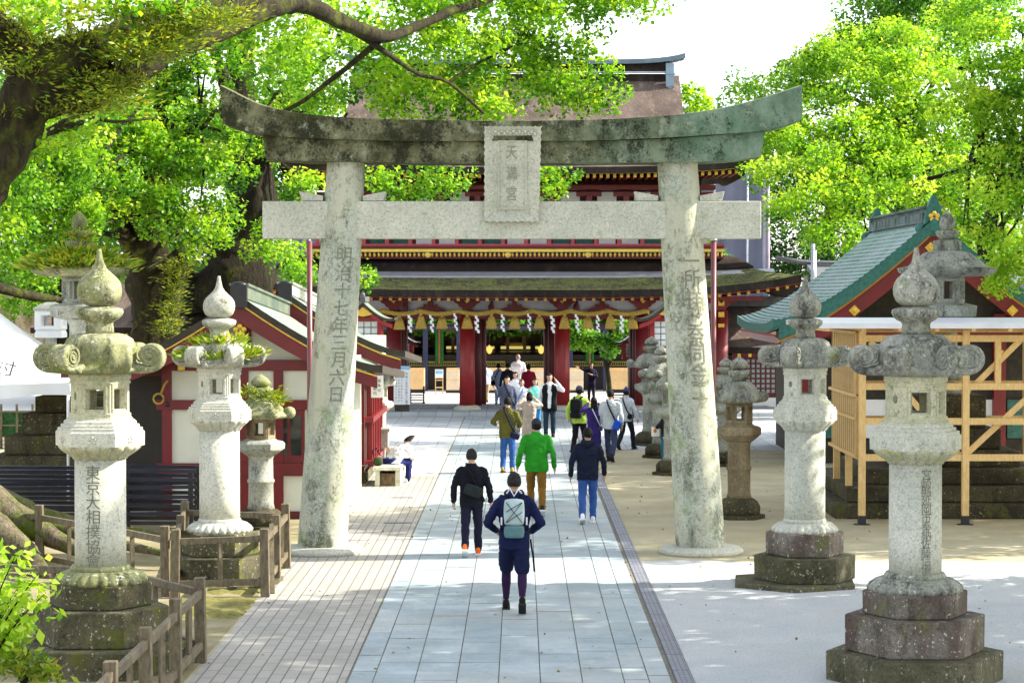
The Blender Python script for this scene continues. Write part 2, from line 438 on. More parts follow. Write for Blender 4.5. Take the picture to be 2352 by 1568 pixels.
# ------------------------------------------------------------------ foliage
def leaf_obj(name, C, L, mat, parent, rng, droop=.35, asp=.42, tone=None, dirs=None):
    """C (N,3) leaf bases, L (N,) lengths: one quad per leaf"""
    N = len(C)
    org = np.array(parent['_o'] if parent is not None else (0, 0, 0), dtype=np.float64)
    d = rng.normal(size=(N, 3)) if dirs is None else dirs + rng.normal(size=(N, 3)) * .25
    d[:, 2] = d[:, 2] * .6 - droop
    d /= np.linalg.norm(d, axis=1)[:, None]
    r = rng.normal(size=(N, 3)); r[:, 2] *= .35
    sd = np.cross(d, np.cross(r, d)); sd /= np.linalg.norm(sd, axis=1)[:, None] + 1e-9
    L = L[:, None]
    C = C - org
    V = np.empty((N, 4, 3))
    V[:, 0] = C; V[:, 1] = C + d * L * .45 + sd * L * asp; V[:, 2] = C + d * L; V[:, 3] = C + d * L * .45 - sd * L * asp
    me = bpy.data.meshes.new(name)
    me.vertices.add(4 * N); me.vertices.foreach_set('co', V.ravel().astype(np.float32))
    me.loops.add(4 * N); me.loops.foreach_set('vertex_index', np.arange(4 * N, dtype=np.int32))
    me.polygons.add(N); me.polygons.foreach_set('loop_start', np.arange(0, 4 * N, 4, dtype=np.int32))
    a = me.attributes.new('tone', 'FLOAT', 'FACE')
    tn = rng.random(N) if tone is None else tone
    a.data.foreach_set('value', np.clip(tn, 0, 1).astype(np.float32))
    me.materials.append(mat); me.update(); me.validate()
    return link(name, me, parent, org)

def crown_pts(lobes, per, lpc, cr, rng, shell=.78, flat=.6):
    """lobes: (centre, (rx,ry,rz)); per: clusters per m2 of lobe surface; lpc: leaves per cluster; cr: cluster radius"""
    Cs = []; T = []
    for c, rr in lobes:
        rr = np.array(rr, dtype=float)
        area = 4 * math.pi * ((rr[0] * rr[1]) ** 1.6 / 3 + (rr[0] * rr[2]) ** 1.6 / 3 + (rr[1] * rr[2]) ** 1.6 / 3) ** (1 / 1.6)
        n = max(4, int(area * per))
        u = rng.normal(size=(n, 3)); u /= np.linalg.norm(u, axis=1)[:, None]
        k = np.where(rng.random(n) < shell, rng.uniform(.8, 1.08, n), rng.uniform(.3, .8, n))
        bum = np.array([mnoise.noise(Vector(x) * 2.1 + Vector(c)) for x in u]) * .28
        cc = np.array(c) + u * rr * (k + bum)[:, None]
        ct = rng.normal(.5, .19, n)
        m = rng.poisson(lpc * 1.25, n) + 3
        idx = np.repeat(np.arange(n), m)
        o = rng.normal(size=(len(idx), 3)); o[:, 2] *= flat
        o = o / (np.linalg.norm(o, axis=1)[:, None] + .35) 
        Cs.append(cc[idx] + o * cr * rng.uniform(.7, 1.4, n)[idx][:, None])
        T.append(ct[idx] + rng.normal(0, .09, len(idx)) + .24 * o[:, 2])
    return np.concatenate(Cs), np.concatenate(T)

def crown(name, lobes, parent, mat, seed, per=2.6, lpc=42, cr=.5, ll=.14, tb=0, shell=.78, flat=.6, droop=.35, asp=.42):
    rng = np.random.default_rng(seed)
    C, T = crown_pts(lobes, per, lpc, cr, rng, shell, flat)
    return leaf_obj(name, C, rng.uniform(.6, 1.3, len(C)) * ll * .9, mat, parent, rng, tone=T + tb, droop=droop, asp=asp)

def pxlobe(px, py, Y, rpx, rz=None, ry=None):
    r = rpx / FPX * Y
    return (at(px, py, Y), (r, ry if ry else r, rz / FPX * Y if rz else r * .8))

def limb(mb, pts, n=10, jit=.25, m=0, sub=4):
    """pts: (px,py,Y,rpx) -> smooth tube"""
    P3 = [at(a, b, c) for a, b, c, d in pts]; Rr = [d / FPX * c for a, b, c, d in pts]
    return wlimb(mb, P3, Rr, n, jit, m, sub)
def wlimb(mb, P3, Rr, n=10, jit=.25, m=0, sub=4):
    out = []; rad = []
    k = len(P3)
    P3 = [Vector(p) for p in P3]
    for i in range(k - 1):
        p0 = P3[max(i - 1, 0)]; p1 = P3[i]; p2 = P3[i + 1]; p3 = P3[min(i + 2, k - 1)]
        for j in range(sub):
            t = j / sub
            q = .5 * ((2 * p1) + (p2 - p0) * t + (2 * p0 - 5 * p1 + 4 * p2 - p3) * t * t + (3 * p1 - p0 - 3 * p2 + p3) * t ** 3)
            out.append(q); rad.append(Rr[i] + (Rr[i + 1] - Rr[i]) * t)
    out.append(P3[-1]); rad.append(Rr[-1])
    out = [q + Vector((mnoise.noise(q * .9 + Vector((7, 0, 0))), mnoise.noise(q * .9), mnoise.noise(q * .9 + Vector((0, 5, 0))))) * r * .35 for q, r in zip(out, rad)]
    mb.tube(out, rad, n, m, True, jit)
    return out, rad

def twigs(mb, lobes, base, rng, n=10, r=.05, m=0):
    """thin limbs from points near base towards the lobes"""
    for i in range(n):
        c, rr = lobes[rng.integers(len(lobes))]
        c = Vector(c)
        e = c + Vector((rng.uniform(-.7, .7) * rr[0], rng.uniform(-.7, .7) * rr[1], rng.uniform(-.3, .6) * rr[2]))
        b = Vector(base[rng.integers(len(base))])
        mid = (b + e) / 2 + Vector((rng.normal(), rng.normal(), rng.normal() + .6)) * .12 * (e - b).length
        wlimb(mb, [b, mid, e], [r, r * .6, r * .15], 6, .2, m, 4)

# ------------------------------------------------------------------ lettering (own glyph meshes from the font curves)
_tc = {}
def glyph(ch, size):
    k = (ch, size)
    if k not in _tc:
        cu = bpy.data.curves.new('lettering', 'FONT'); cu.body = ch; cu.size = size; cu.align_x = 'CENTER'; cu.resolution_u = 2
        ob = bpy.data.objects.new('lettering', cu); COL.objects.link(ob)
        bpy.context.view_layer.update()
        me = bpy.data.meshes.new_from_object(ob.evaluated_get(bpy.context.evaluated_depsgraph_get()))
        bm = bmesh.new(); bm.from_mesh(me); bmesh.ops.triangulate(bm, faces=bm.faces)
        for _ in range(4):
            ed = [e for e in bm.edges if abs(e.verts[0].co.x - e.verts[1].co.x) > size * .13]
            if not ed: break
            bmesh.ops.subdivide_edges(bm, edges=ed, cuts=1); bmesh.ops.triangulate(bm, faces=bm.faces)
        bm.verts.ensure_lookup_table()
        vs = [v.co.copy() for v in bm.verts]; fs = [tuple(v.index for v in f.verts) for f in bm.faces]; bm.free()
        bpy.data.objects.remove(ob); bpy.data.meshes.remove(me); bpy.data.curves.remove(cu)
        if vs:
            x0 = min(v.x for v in vs); x1 = max(v.x for v in vs); y0 = min(v.y for v in vs); y1 = max(v.y for v in vs)
            c = Vector(((x0 + x1) / 2, (y0 + y1) / 2, 0)); vs = [v - c for v in vs]
        _tc[k] = (vs, fs)
    return _tc[k]
def vtext(mb, s, size, pitch, fn, m=0, wx=1.0):
    """vertical column; fn(x,y) -> world, y measured down from the top"""
    for i, ch in enumerate(s):
        if ch == ' ': continue
        vs, fs = glyph(ch, size)
        if not vs: continue
        # split long faces a little is not needed: glyph outlines are dense enough
        mb.add([fn(v.x * wx, v.y - pitch * (i + .5)) for v in vs], fs, m)
    return mb

# ------------------------------------------------------------------ clothes and people
def remeshed(mb, vox, smooth=3, name='part', noise_amp=0, nscale=9, seed=0):
    me = bpy.data.meshes.new(name); me.from_pydata([tuple(p) for p in mb.v], [], mb.f); me.update()
    ob = bpy.data.objects.new(name, me); COL.objects.link(ob)
    r = ob.modifiers.new('r', 'REMESH'); r.mode = 'VOXEL'; r.voxel_size = vox
    if smooth:
        s = ob.modifiers.new('s', 'SMOOTH'); s.iterations = smooth; s.factor = .5
    bpy.context.view_layer.update()
    m2 = bpy.data.meshes.new_from_object(ob.evaluated_get(bpy.context.evaluated_depsgraph_get()))
    out = MB(); out.v = [v.co.copy() for v in m2.vertices]; out.uv = [(0, 0)] * len(out.v)
    nr = [v.normal.copy() for v in m2.vertices]
    out.f = [list(p.vertices) for p in m2.polygons]; out.m = [0] * len(out.f); out.s = [True] * len(out.f)
    if noise_amp:
        sv = Vector((seed * 3.1, seed * 1.7, 0))
        for i, p in enumerate(out.v):
            q = Vector((p.x * 1.2, p.y * 1.2, p.z)) * nscale + sv
            fold = 1 - abs(mnoise.noise(Vector((p.x * 9 + p.z * 7, p.y * 9, p.z * 15)) + sv)) * 2
            out.v[i] = p + nr[i] * noise_amp * (.7 * mnoise.noise(q) + .5 * mnoise.noise(q * 2.3 + Vector((0, 0, p.z * 8))) + .35 * fold - .2)
    bpy.data.objects.remove(ob); bpy.data.meshes.remove(me); bpy.data.meshes.remove(m2)
    return out
def caps(mb, pts, rad, n=10):
    """closed tapered capsule chain"""
    pts = [Vector(p) for p in pts]
    for i in range(len(pts) - 1):
        mb.tube([pts[i], pts[i + 1]], [rad[i], rad[i + 1]], n)
    for p, r in zip(pts, rad): mb.ell(p, (r, r, r), n, 6)
def rings(mb, rs, n=20):
    """rs: (cx,cy,z,rx,ry)"""
    vs = []; fs = []
    for cx, cy, z, rx, ry in rs:
        for j in range(n):
            t = 2 * math.pi * j / n
            cc, ss = math.cos(t), math.sin(t)
            e = .8
            vs.append((cx + rx * math.copysign(abs(cc) ** e, cc), cy + ry * math.copysign(abs(ss) ** e, ss), z))
    for i in range(len(rs) - 1):
        for j in range(n): fs.append((i * n + j, i * n + (j + 1) % n, (i + 1) * n + (j + 1) % n, (i + 1) * n + j))
    mb.add(vs, fs, 0, True)
    o = len(mb.v) - len(vs)
    mb.f.append([o + j for j in range(n)][::-1]); mb.f.append([o + (len(rs) - 1) * n + j for j in range(n)])
    mb.m += [0, 0]; mb.s += [True, True]

_fm = {}
def cloth(c, rough=.85, var=.12):
    k = tuple(c)
    if k not in _fm: _fm[k] = plain('fabric', c, max(rough, .8), var + .08, 5, bump=.25, bscale=120, spec=.12)
    return _fm[k]
SKIN = plain('skin', (.50, .29, .20), .55, .06)
HAIRB = plain('hair', (.007, .0055, .0055), .75, .5, 30, spec=.2)
HAIRG = plain('hair_grey', (.022, .020, .020), .8, .5, 30, spec=.15)
EYE = plain('eye', (.01, .01, .01), .2)

def person(x, y, h, face, label, top=(.02, .02, .03), bottom=(.02, .02, .04), shoe=(.02, .02, .02), hair='short', hairmat=None, capcol=None,
           arms=None, stride=.0, lead=1, coat=False, shorts=False, lean=0, head_turn=0, slim=1.0, legs=None, seat=False, skirt=None, z0=0, sleeve=1.0, hood=False, sole=None, vest=None, vox=.016):
    """face: 0 looks along +Y (away from the camera). arms: {'L':(elbow,wrist),'R':...} in body space for a 1.75 m person"""
    k = h / 1.75
    t = thing('person', (x, y, z0), label, 'person')
    M4 = Matrix.Translation((x, y, z0)) @ Matrix.Rotation(face, 4, 'Z') @ Matrix.Scale(k, 4)
    def LN(p, z=None):          # lean the upper body about the hips
        p = Vector(p); 
        if p.z > .92:
            d = p - Vector((0, 0, .92)); c, s_ = math.cos(lean), math.sin(lean)
            return Vector((p.x, p.y + d.z * s_ , .92 + d.z * c))
        return p
    A = {'L': (Vector((-.265, -.03, 1.12)), Vector((-.28, .05, .87))), 'R': (Vector((.265, -.03, 1.12)), Vector((.28, .05, .87)))}
    if arms:
        for q in arms: A[q] = (Vector(arms[q][0]), Vector(arms[q][1]))
    ZD = -.47 if seat else 0     # drop of the upper body when seated
    def U(p): p = LN(p); return p + Vector((0, 0, ZD))
    # legs
    Lg = {}
    for sgn, q in ((-1, 'L'), (1, 'R')):
        st = stride * (1 if (sgn < 0) == (lead < 0) else -1)
        hip = Vector((sgn * .085, 0, .92))
        if seat:
            hip = Vector((sgn * .09, 0, .47)); knee = Vector((sgn * .12, .42, .47)); ank = Vector((sgn * .12, .38, .08)); lift = 0
        elif st >= 0:
            knee = Vector((sgn * .10, st * .62 + .02, .50)); ank = Vector((sgn * .10, st, .085)); lift = 0
        else:
            lift = min(.9, -st * 2.2)
            knee = Vector((sgn * .10, st * .22 + .03, .49)); ank = Vector((sgn * .10, st * 1.0 - .03, .085 + .16 * lift))
        if legs and q in legs: knee, ank = Vector(legs[q][0]), Vector(legs[q][1])
        Lg[q] = (hip, knee, ank, lift)
    # body: one continuous surface
    b = MB()
    rings(b, [(0, 0, .86, .13, .09), (0, 0, .95, .15, .10), (0, 0, 1.08, .125, .085), (0, 0, 1.3, .14, .09), (0, -.005, 1.40, .11, .06), (0, -.01, 1.47, .05, .05)])
    caps(b, [(0, -.01, 1.44), (0, .005, 1.56)], [.058, .054])
    for sgn, q in ((-1, 'L'), (1, 'R')):
        e, w = A[q]
        caps(b, [(sgn * .140, -.008, 1.375), e, w], [.036, .034, .028])
        hd = (w - e).normalized()
        b.ell(w + hd * .045, (.032, .032, .042), 10, 8)
    b.v = [LN(p) for p in b.v]
    if seat: b.v = [p + Vector((0, 0, ZD)) for p in b.v]
    for q in Lg:
        hp, kn, an, lf = Lg[q]
        caps(b, [hp, kn, an], [.075, .052, .036])
        b.ell(an + Vector((0, .05, -.04)), (.035, .09, .035), 10, 6)
    hc = Vector((0, .015, 1.628))
    hm = MB()
    def hf(d):
        f = 1
        if d.y > 0 and d.z < 0: f *= 1 - .10 * abs(d.x)
        if d.y > .86 and -.35 < d.z < .1: f *= 1 + .16 * max(0, 1 - abs(d.x) / .28) * (1 - abs(d.z + .2) / .4)
        return f
    hm.ell(hc, (.078, .096, .114), 28, 22, 0, hf)
    for sg in (-1, 1): hm.ell(hc + Vector((sg * .078, -.005, -.01)), (.012, .024, .032), 8, 6)
    hm.v = [Matrix.Translation(hc) @ Matrix.Rotation(head_turn, 4, 'Z') @ Matrix.Translation(-hc) @ p for p in hm.v]
    hm.v = [U(p) for p in hm.v]
    bb = remeshed(b, .014, 3)
    bb.merge(hm)
    # fingers and thumb, rooted in the palm
    for sgn, q in ((-1, 'L'), (1, 'R')):
        e, w = A[q]; hd = (w - e).normalized()
        side = hd.cross(Vector((0, 1, 0)) if abs(hd.y) < .8 else Vector((0, 0, 1))).normalized()
        fw = side.cross(hd).normalized()
        pc = w + hd * .065
        for i in range(4):
            a = pc + fw * (.024 - .016 * i)
            ln = (.062, .072, .068, .052)[i]
            f1 = a + hd * ln * .55 ; f2 = f1 + (hd * .8 - side * sgn * .5).normalized() * ln * .5
            fm = MB(); fm.tube([U(a), U(f1), U(f2)], [.0095, .0085, .006], 6); bb.merge(fm)
        a = w + hd * .03 + fw * .026
        f1 = a + (fw + hd * .8).normalized() * .035; f2 = f1 + (hd + fw * .3).normalized() * .028
        fm = MB(); fm.tube([U(a), U(f1), U(f2)], [.012, .0105, .008], 6); bb.merge(fm)
    nb = len(bb.f)
    for sg in (-1, 1):
        em = MB(); em.ell(U(Matrix.Translation(hc) @ Matrix.Rotation(head_turn, 4, 'Z') @ Vector((sg * .031, .088, .012))), (.013, .008, .007), 8, 5, 1); bb.merge(em)
    # mouth
    em = MB(); em.ell(U(Matrix.Translation(hc) @ Matrix.Rotation(head_turn, 4, 'Z') @ Vector((0, .083, -.062))), (.022, .008, .005), 8, 5, 2); bb.merge(em)
    bb.v = [M4 @ p for p in bb.v]
    bb.build('body', [SKIN, EYE, M['lip']], t)
    # hair
    hr = MB()
    def hairf(d):
        d = Matrix.Rotation(-head_turn, 3, 'Z') @ d
        if hair == 'cap': return 1.10 if d.z > .12 else .9
        low = -.55 if hair in ('short',) else -.95
        facez = d.y > .25 and d.z < .42 + .2 * abs(d.x)
        if facez or d.z < low: return .9
        return 1.05 + .05 * mnoise.noise(d * 5) + .035 * mnoise.noise(Vector((d.x * 22, d.y * 22, d.z * 7)))
    hr.ell(hc + Vector((0, -.006, .000)), (.084, .102, .112), 40, 30, 0, hairf)
    if hair == 'long':
        rings(hr, [(0, -.075, 1.34, .075, .03), (0, -.075, 1.45, .085, .045), (0, -.055, 1.6, .082, .06)])
    if hair == 'bob':
        rings(hr, [(0, -.04, 1.50, .085, .07), (0, -.035, 1.56, .092, .085), (0, -.02, 1.64, .084, .09)])
    if hair == 'bun':
        hr.ell((0, -.09, 1.73), (.045, .045, .045), 12, 8)
    hr.v = [M4 @ U(p) for p in hr.v]
    hr.build('hat' if hair == 'cap' else 'hair', cloth(capcol) if hair == 'cap' else (hairmat or HAIRB), t)
    if hair == 'cap':
        h2 = MB()
        h2.ell(hc + Vector((0, -.004, -.02)), (.083, .10, .106), 24, 18, 0, lambda d: 1.06 if (d.z > -.6 and not (d.y > .2)) else .9)
        h2.v = [M4 @ U(p) for p in h2.v]; h2.build('hair', hairmat or HAIRB, t)
    # upper garment
    g = MB(); w = slim
    hem = .46 if coat else (.80 if not shorts else .78)
    rs = []
    if coat: rs += [(0, 0, .46, .205 * w, .16), (0, 0, .7, .195 * w, .15)]
    else: rs += [(0, 0, .80, .178 * w, .125)]
    rs += [(0, 0, .92, .182 * w, .13), (0, 0, 1.08, .172 * w, .122), (0, .005, 1.28, .196 * w, .137), (0, 0, 1.37, .182 * w, .118), (0, -.002, 1.42, .148 * w, .098), (0, -.005, 1.465, .098, .082), (0, -.003, 1.505, .066, .066)]
    rings(g, rs, 24)
    for sgn, q in ((-1, 'L'), (1, 'R')):
        e, wr = A[q]
        wr2 = e + (wr - e) * (.93 if sleeve >= 1 else max(.05, sleeve * 2 - 1))
        caps(g, [(sgn * .140 * w, -.005, 1.405), (sgn * .178 * w, -.008, 1.365), e, wr2], [.060, .068 * (.5 + .5 * w), .057, .046])
    g.v = [U(p) if p.z > .92 or seat else p for p in g.v] if not seat else [U(p) for p in g.v]
    if seat: g.v = [Vector((p.x, p.y, max(p.z, .455))) for p in g.v]
    gm = remeshed(g, vox, 3, noise_amp=.019, nscale=7, seed=x * 3 + y)
    if hood:
        hd_ = MB(); hd_.tube([(0.10, .05, 1.48), (.085, -.06, 1.49), (0, -.125, 1.43), (-.085, -.06, 1.49), (-.10, .05, 1.48)], [.02, .05, .06, .05, .02], 10)
        hd_.v = [U(p) for p in hd_.v]; gm.merge(hd_)
    gm.v = [M4 @ p for p in gm.v]
    gm.build('coat' if coat else ('jacket' if hood else 'shirt'), cloth(top), t)
    if vest:
        v = MB()
        rings(v, [(0, 0, .72, .20 * w, .148), (0, 0, .95, .198 * w, .145), (0, 0, 1.1, .188 * w, .137), (0, .005, 1.28, .212 * w, .152), (0, 0, 1.40, .19 * w, .118), (0, -.004, 1.455, .12, .09)], 24)
        v.v = [U(p) for p in v.v]
        # open front: pull the centre strip inside
        v.v = [Vector((p.x, p.y - .05 if (p.y > .05 and abs(p.x) < .05) else p.y, p.z)) for p in v.v]
        v.v = [M4 @ p for p in v.v]; v.build('waistcoat', cloth(vest), t)
    # trousers
    tr = MB()
    if seat:
        rings(tr, [(0, 0, .455, .17, .13), (0, 0, .55, .17, .13)])
    else:
        rings(tr, [(0, 0, .82, .165, .112), (0, 0, .92, .17, .118), (0, 0, 1.0, .162, .112)])
    for q in Lg:
        hp, kn, an, lf = Lg[q]
        if shorts:
            caps(tr, [hp, hp + (kn - hp) * .86], [.105, .098])
        else:
            a2 = kn + (an - kn) * .97
            caps(tr, [hp, kn, a2], [.098, .075, .062])
    tm = remeshed(tr, vox, 3, noise_amp=.015, nscale=8, seed=x + y)
    tm.v = [M4 @ p for p in tm.v]
    tm.build('shorts' if shorts else 'trousers', cloth(bottom), t)
    if shorts:
        le = MB()
        for q in Lg:
            hp, kn, an, lf = Lg[q]
            cf = kn + (an - kn) * .3 + Vector((0, -.02, 0))
            caps(le, [hp + (kn - hp) * .7, kn, cf, kn + (an - kn) * .85], [.075, .060, .062, .040])
        lm = remeshed(le, .014, 3); lm.v = [M4 @ p for p in lm.v]; lm.build('leggings', cloth((.03, .012, .045)), t)
    if skirt:
        sk = MB(); rings(sk, [(0, 0, .5, .22, .17), (0, 0, .9, .18, .13), (0, 0, .98, .16, .12)], 24)
        sk.v = [M4 @ p for p in sk.v]; sk.build('skirt', cloth(skirt), t)
    for q in Lg:
        hp, kn, an, lf = Lg[q]
        s_ = MB()
        def sf(d):
            return 1
        s_.ell((0, .05, -.03), (.047, .135, .05), 14, 10)
        s_.ell((0, -.03, .0), (.042, .055, .06), 12, 8)
        s_.v = [Vector((p.x, p.y, max(p.z, -.058))) for p in s_.v]
        n1 = len(s_.v)
        s_.box(0, .05, -.068, .094, .27, .024, 0, 1)
        mm = Matrix.Translation(an) @ Matrix.Rotation(-lf * .95, 4, 'X')
        s_.v = [M4 @ (mm @ p) for p in s_.v]
        s_.build('shoe', [cloth(shoe, .6), cloth(sole or (.03, .03, .03))], t)
    return t, M4, U
M['lip'] = plain('lip', (.36, .14, .12), .5, .05)
# ------------------------------------------------------------------ ground
def groundmat(name, c1, c2, scale=1.2, speck=.35, spc=None, grain=90, bump=.35, stain=None):
    t = NT(name)
    c = t.mix(t.ramp(t.noise(scale, 6, .6), .35, .65), c1, c2)
    c = t.mix(t.math('MULTIPLY', t.ramp(t.noise(grain, 3, .7), .45, .7), speck), c, spc or tuple(x * .55 for x in c1))
    if stain: c = t.mix(t.math('MULTIPLY', t.ramp(t.noise(.55, 5, .65), .52, .7), .6), c, stain)
    t.col(c).rough(.92); t.b.inputs['Specular IOR Level'].default_value = .2
    t.bump(t.noise(60, 5, .7), bump, .01)
    return t.mat
M['sand'] = groundmat('sand', (.37, .32, .20), (.47, .43, .30), .8, .5, None, 38, .7, (.31, .27, .15))
M['gravel'] = groundmat('gravel', (.45, .47, .48), (.54, .545, .54), 1.1, .6, (.22, .23, .23), 38, .9, (.37, .37, .345))
M['soil'] = groundmat('soil', (.20, .17, .09), (.34, .30, .19), 1.3, .4, None, 60, .6, (.14, .15, .03))
M['paleground'] = groundmat('paleground', (.62, .61, .58), (.70, .69, .66), .3, .15)
def rect(name, x0, x1, y0, y1, z, mat, mat_uv=None):
    b = MB(); nx = 1
    b.add([(x0, y0, z), (x1, y0, z), (x1, y1, z), (x0, y1, z)], [(0, 1, 2, 3)])
    return b.build(name, mat, origin=((x0 + x1) / 2, (y0 + y1) / 2, z), kind='structure')
gb = MB()
gb.grid(lambda u, v: (-900 + 1800 * u, -200 + 1800 * v, 0), 12, 12)
gb.build('ground', M['sand'], origin=(0, 0, 0), kind='structure')
# soil under the big trees, left of the brick paving, with an uneven edge
sb = MB()
def soilfn(u, v):
    y = 12 + 36 * v; x1 = -3.46
    return (x1 - 24 * u, y, .006 + .10 * (u * (1 - u)) * (1 + mnoise.noise(Vector((u * 30, y * .7, 0)))))
sb.grid(soilfn, 50, 60); sb.build('soil_bed', M['soil'], origin=(-12, 30, 0), kind='structure')
# pale gravel right of the drain
gv = MB()
edge = [(1.80 + 24 * i / 40, 32.4 + .5 * mnoise.noise(Vector((i * .5, 1, 0))) + .35 * mnoise.noise(Vector((i * 1.7, 4, 0)))) for i in range(41)]
gv.add([(1.80, 8, .004), (25.8, 8, .004)] + [(x, y, .004) for x, y in edge[::-1]], [tuple(range(43))])
gv.build('gravel_yard', M['gravel'], origin=(12, 20, 0), kind='structure')
# far forecourt in pale flags
def flagmat(name, c1, c2, mortar, bw, rh, ms=.012, rot=False, bumps=.4, off=.5, var=.5):
    t = NT(name)
    v = t.P()
    if rot:
        mp = t.node('ShaderNodeMapping'); mp.inputs['Rotation'].default_value = (0, 0, R(90)); t.l.new(v, mp.inputs['Vector']); v = mp.outputs[0]
    br = t.node('ShaderNodeTexBrick'); t.l.new(v, br.inputs['Vector']); br.offset = off
    br.inputs['Scale'].default_value = 1; br.inputs['Brick Width'].default_value = bw; br.inputs['Row Height'].default_value = rh
    br.inputs['Mortar Size'].default_value = ms; br.inputs['Mortar Smooth'].default_value = .2
    br.inputs['Color1'].default_value = c4(c1); br.inputs['Color2'].default_value = c4(c2); br.inputs['Mortar'].default_value = c4(mortar)
    c = t.mix(t.math('MULTIPLY', t.ramp(t.noise(.9, 6, .65), .4, .68), var), br.outputs['Color'], tuple(x * .62 for x in c1))
    c = t.mix(t.math('MULTIPLY', t.ramp(t.noise(80, 3, .7), .45, .7), .25), c, tuple(x * .6 for x in c1))
    t.col(c).rough(.75); t.b.inputs['Specular IOR Level'].default_value = .3
    t.bump(br.outputs['Fac'], -bumps, .01)
    return t.mat
M['brick'] = flagmat('brick', (.34, .325, .29), (.41, .39, .35), (.10, .09, .075), .46, .145, .008, True)
M['flags'] = flagmat('flags', (.40, .43, .46), (.47, .50, .53), (.20, .20, .20), 1.1, .55, .012, True)
M['slab'] = None
t = NT('slab')
a = t.node('ShaderNodeAttribute', attribute_name='tone')
r = t.ramp(a.outputs['Fac'], 0, 1, (.30, .375, .405, 1), (.41, .465, .485, 1))
c = t.mix(t.math('MULTIPLY', t.ramp(t.noise(1.1, 6, .62), .38, .64), .75), r, (.22, .27, .28, 1))
c = t.mix(t.math('MULTIPLY', t.ramp(t.noise(.35, 6, .7), .48, .66), .55), c, (.46, .45, .40, 1))
c = t.mix(t.math('MULTIPLY', t.ramp(t.noise(3.5, 5, .7, stretch=(1, .25, 1)), .55, .7), .3), c, (.50, .52, .50, 1))
c = t.mix(t.math('MULTIPLY', t.ramp(t.noise(90, 3, .7), .45, .7), .25), c, (.18, .2, .22, 1))
c = t.mix(t.math('MULTIPLY', t.ramp(t.noise(7, 6, .75), .56, .66), .4), c, (.17, .18, .17, 1))
t.col(c).rough(.62); t.bump(t.noise(35, 5, .7), .35, .01); M['slab'] = t.mat
M['mortar'] = plain('mortar', (.15, .14, .11), .95, .3, 8)
rect('brick_paving', -3.42, -1.795, 8, 47.6, .004, M['brick'])
rect('path_bed', -1.80, 1.60, 8, 70.4, .004, M['mortar'])
rng = random.Random(5)
pb = MB(); tones = []
xs = [-1.78, -1.52] + [-1.52 + .432 * i for i in range(1, 7)] + [1.33, 1.56]
for i in range(len(xs) - 1):
    y = 8 - rng.random()
    while y < 70.3:
        L = rng.choice((.55, .8, 1.0, 1.25, 1.6)) if rng.random() < .9 else .35
        y1 = min(y + L, 70.4)
        g = .006
        z = .009 + rng.uniform(-.0015, .0015)
        a, b_, c_, d_ = xs[i] + g, xs[i + 1] - g, y + g, y1 - g
        if y1 > 8.2:
            pb.add([(a, c_, z), (b_, c_, z), (b_, d_, z), (a, d_, z)], [(0, 1, 2, 3)]); tones.append(min(1, max(0, rng.gauss(.5, .34))))
        y = y1
po = pb.build('stone_path', M['slab'], origin=(0, 40, 0), kind='structure')
at_ = po.data.attributes.new('tone', 'FLOAT', 'FACE'); at_.data.foreach_set('value', tones)
# forecourt before the gate
rect('forecourt', -10, -1.81, 57.0, 70.4, .005, M['flags'])
rect('side_forecourt', 1.79, 30, 55.5, 70.4, .005, M['flags'])
rect('sand_court', -9, -1.81, 47.62, 57.0, .0035, M['paleground'])
rect('inner_court', -40, 40, 70.4, 120, .004, M['paleground'])
# drain with slotted cover plates
M['grate'] = None
t = NT('grate'); 
br = t.node('ShaderNodeTexBrick'); mp = t.node('ShaderNodeMapping'); mp.inputs['Rotation'].default_value = (0, 0, R(90)); t.l.new(t.P(), mp.inputs[0]); t.l.new(mp.outputs[0], br.inputs['Vector'])
br.offset = 0; br.inputs['Scale'].default_value = 1; br.inputs['Brick Width'].default_value = .16; br.inputs['Row Height'].default_value = .052; br.inputs['Mortar Size'].default_value = .006
br.inputs['Color1'].default_value = (.16, .165, .20, 1); br.inputs['Color2'].default_value = (.20, .205, .24, 1); br.inputs['Mortar'].default_value = (.07, .07, .09, 1)
t.col(br.outputs['Color']).rough(.5); M['grate'] = t.mat
dm = MB(); dm.add([(1.602, 8, .0045), (1.795, 8, .0045), (1.795, 70.4, .0045), (1.602, 70.4, .0045)], [(0, 1, 2, 3)]); dm.build('drain_channel', M['black'], origin=(1.7, 30, 0), kind='structure')
y = 8.0; dc = MB()
while y < 70:
    dc.box2(1.61, 1.787, y, y + .985, .005, .012); y += 1.0
dc.build('drain_cover', M['grate'], origin=(1.7, 30, 0), kind='structure')
for px, py in ((922, 1143), (913, 1201)):
    p = gr(px, py); b = MB(); b.box2(p.x - .24, p.x + .24, p.y - .07, p.y + .07, .004, .013)
    for i in range(9): b.box2(p.x - .22 + .05 * i, p.x - .2 + .05 * i, p.y - .055, p.y + .055, .0135, .017)
    b.build('drain_cover', M['steel'] if 0 else M['grate'], label='small iron drain cover in the brick paving ' + ('farther from the viewer' if py < 1180 else 'nearer to the viewer'), cat='drain cover', group='drain covers in the brick paving')
# moss strips along the fence
rngm = np.random.default_rng(3)
mo = MB()
for (x0, x1, y0, y1) in ((-4.5, -3.44, 26.6, 28.5), (-4.9, -3.44, 28.7, 32.2)):
    mo.grid(lambda u, v: (x0 + (x1 - x0) * u, y0 + (y1 - y0) * v, .045 + .03 * mnoise.noise(Vector((u * 9 + x0, v * 9, 0))) - .05 * (max(abs(2 * u - 1), abs(2 * v - 1)) ** 6)), 16, 16)
mo.build('moss', M['moss'], origin=(-4, 29, 0), kind='stuff', label='yellow green moss on the soil inside the fenced lantern plot', cat='moss')

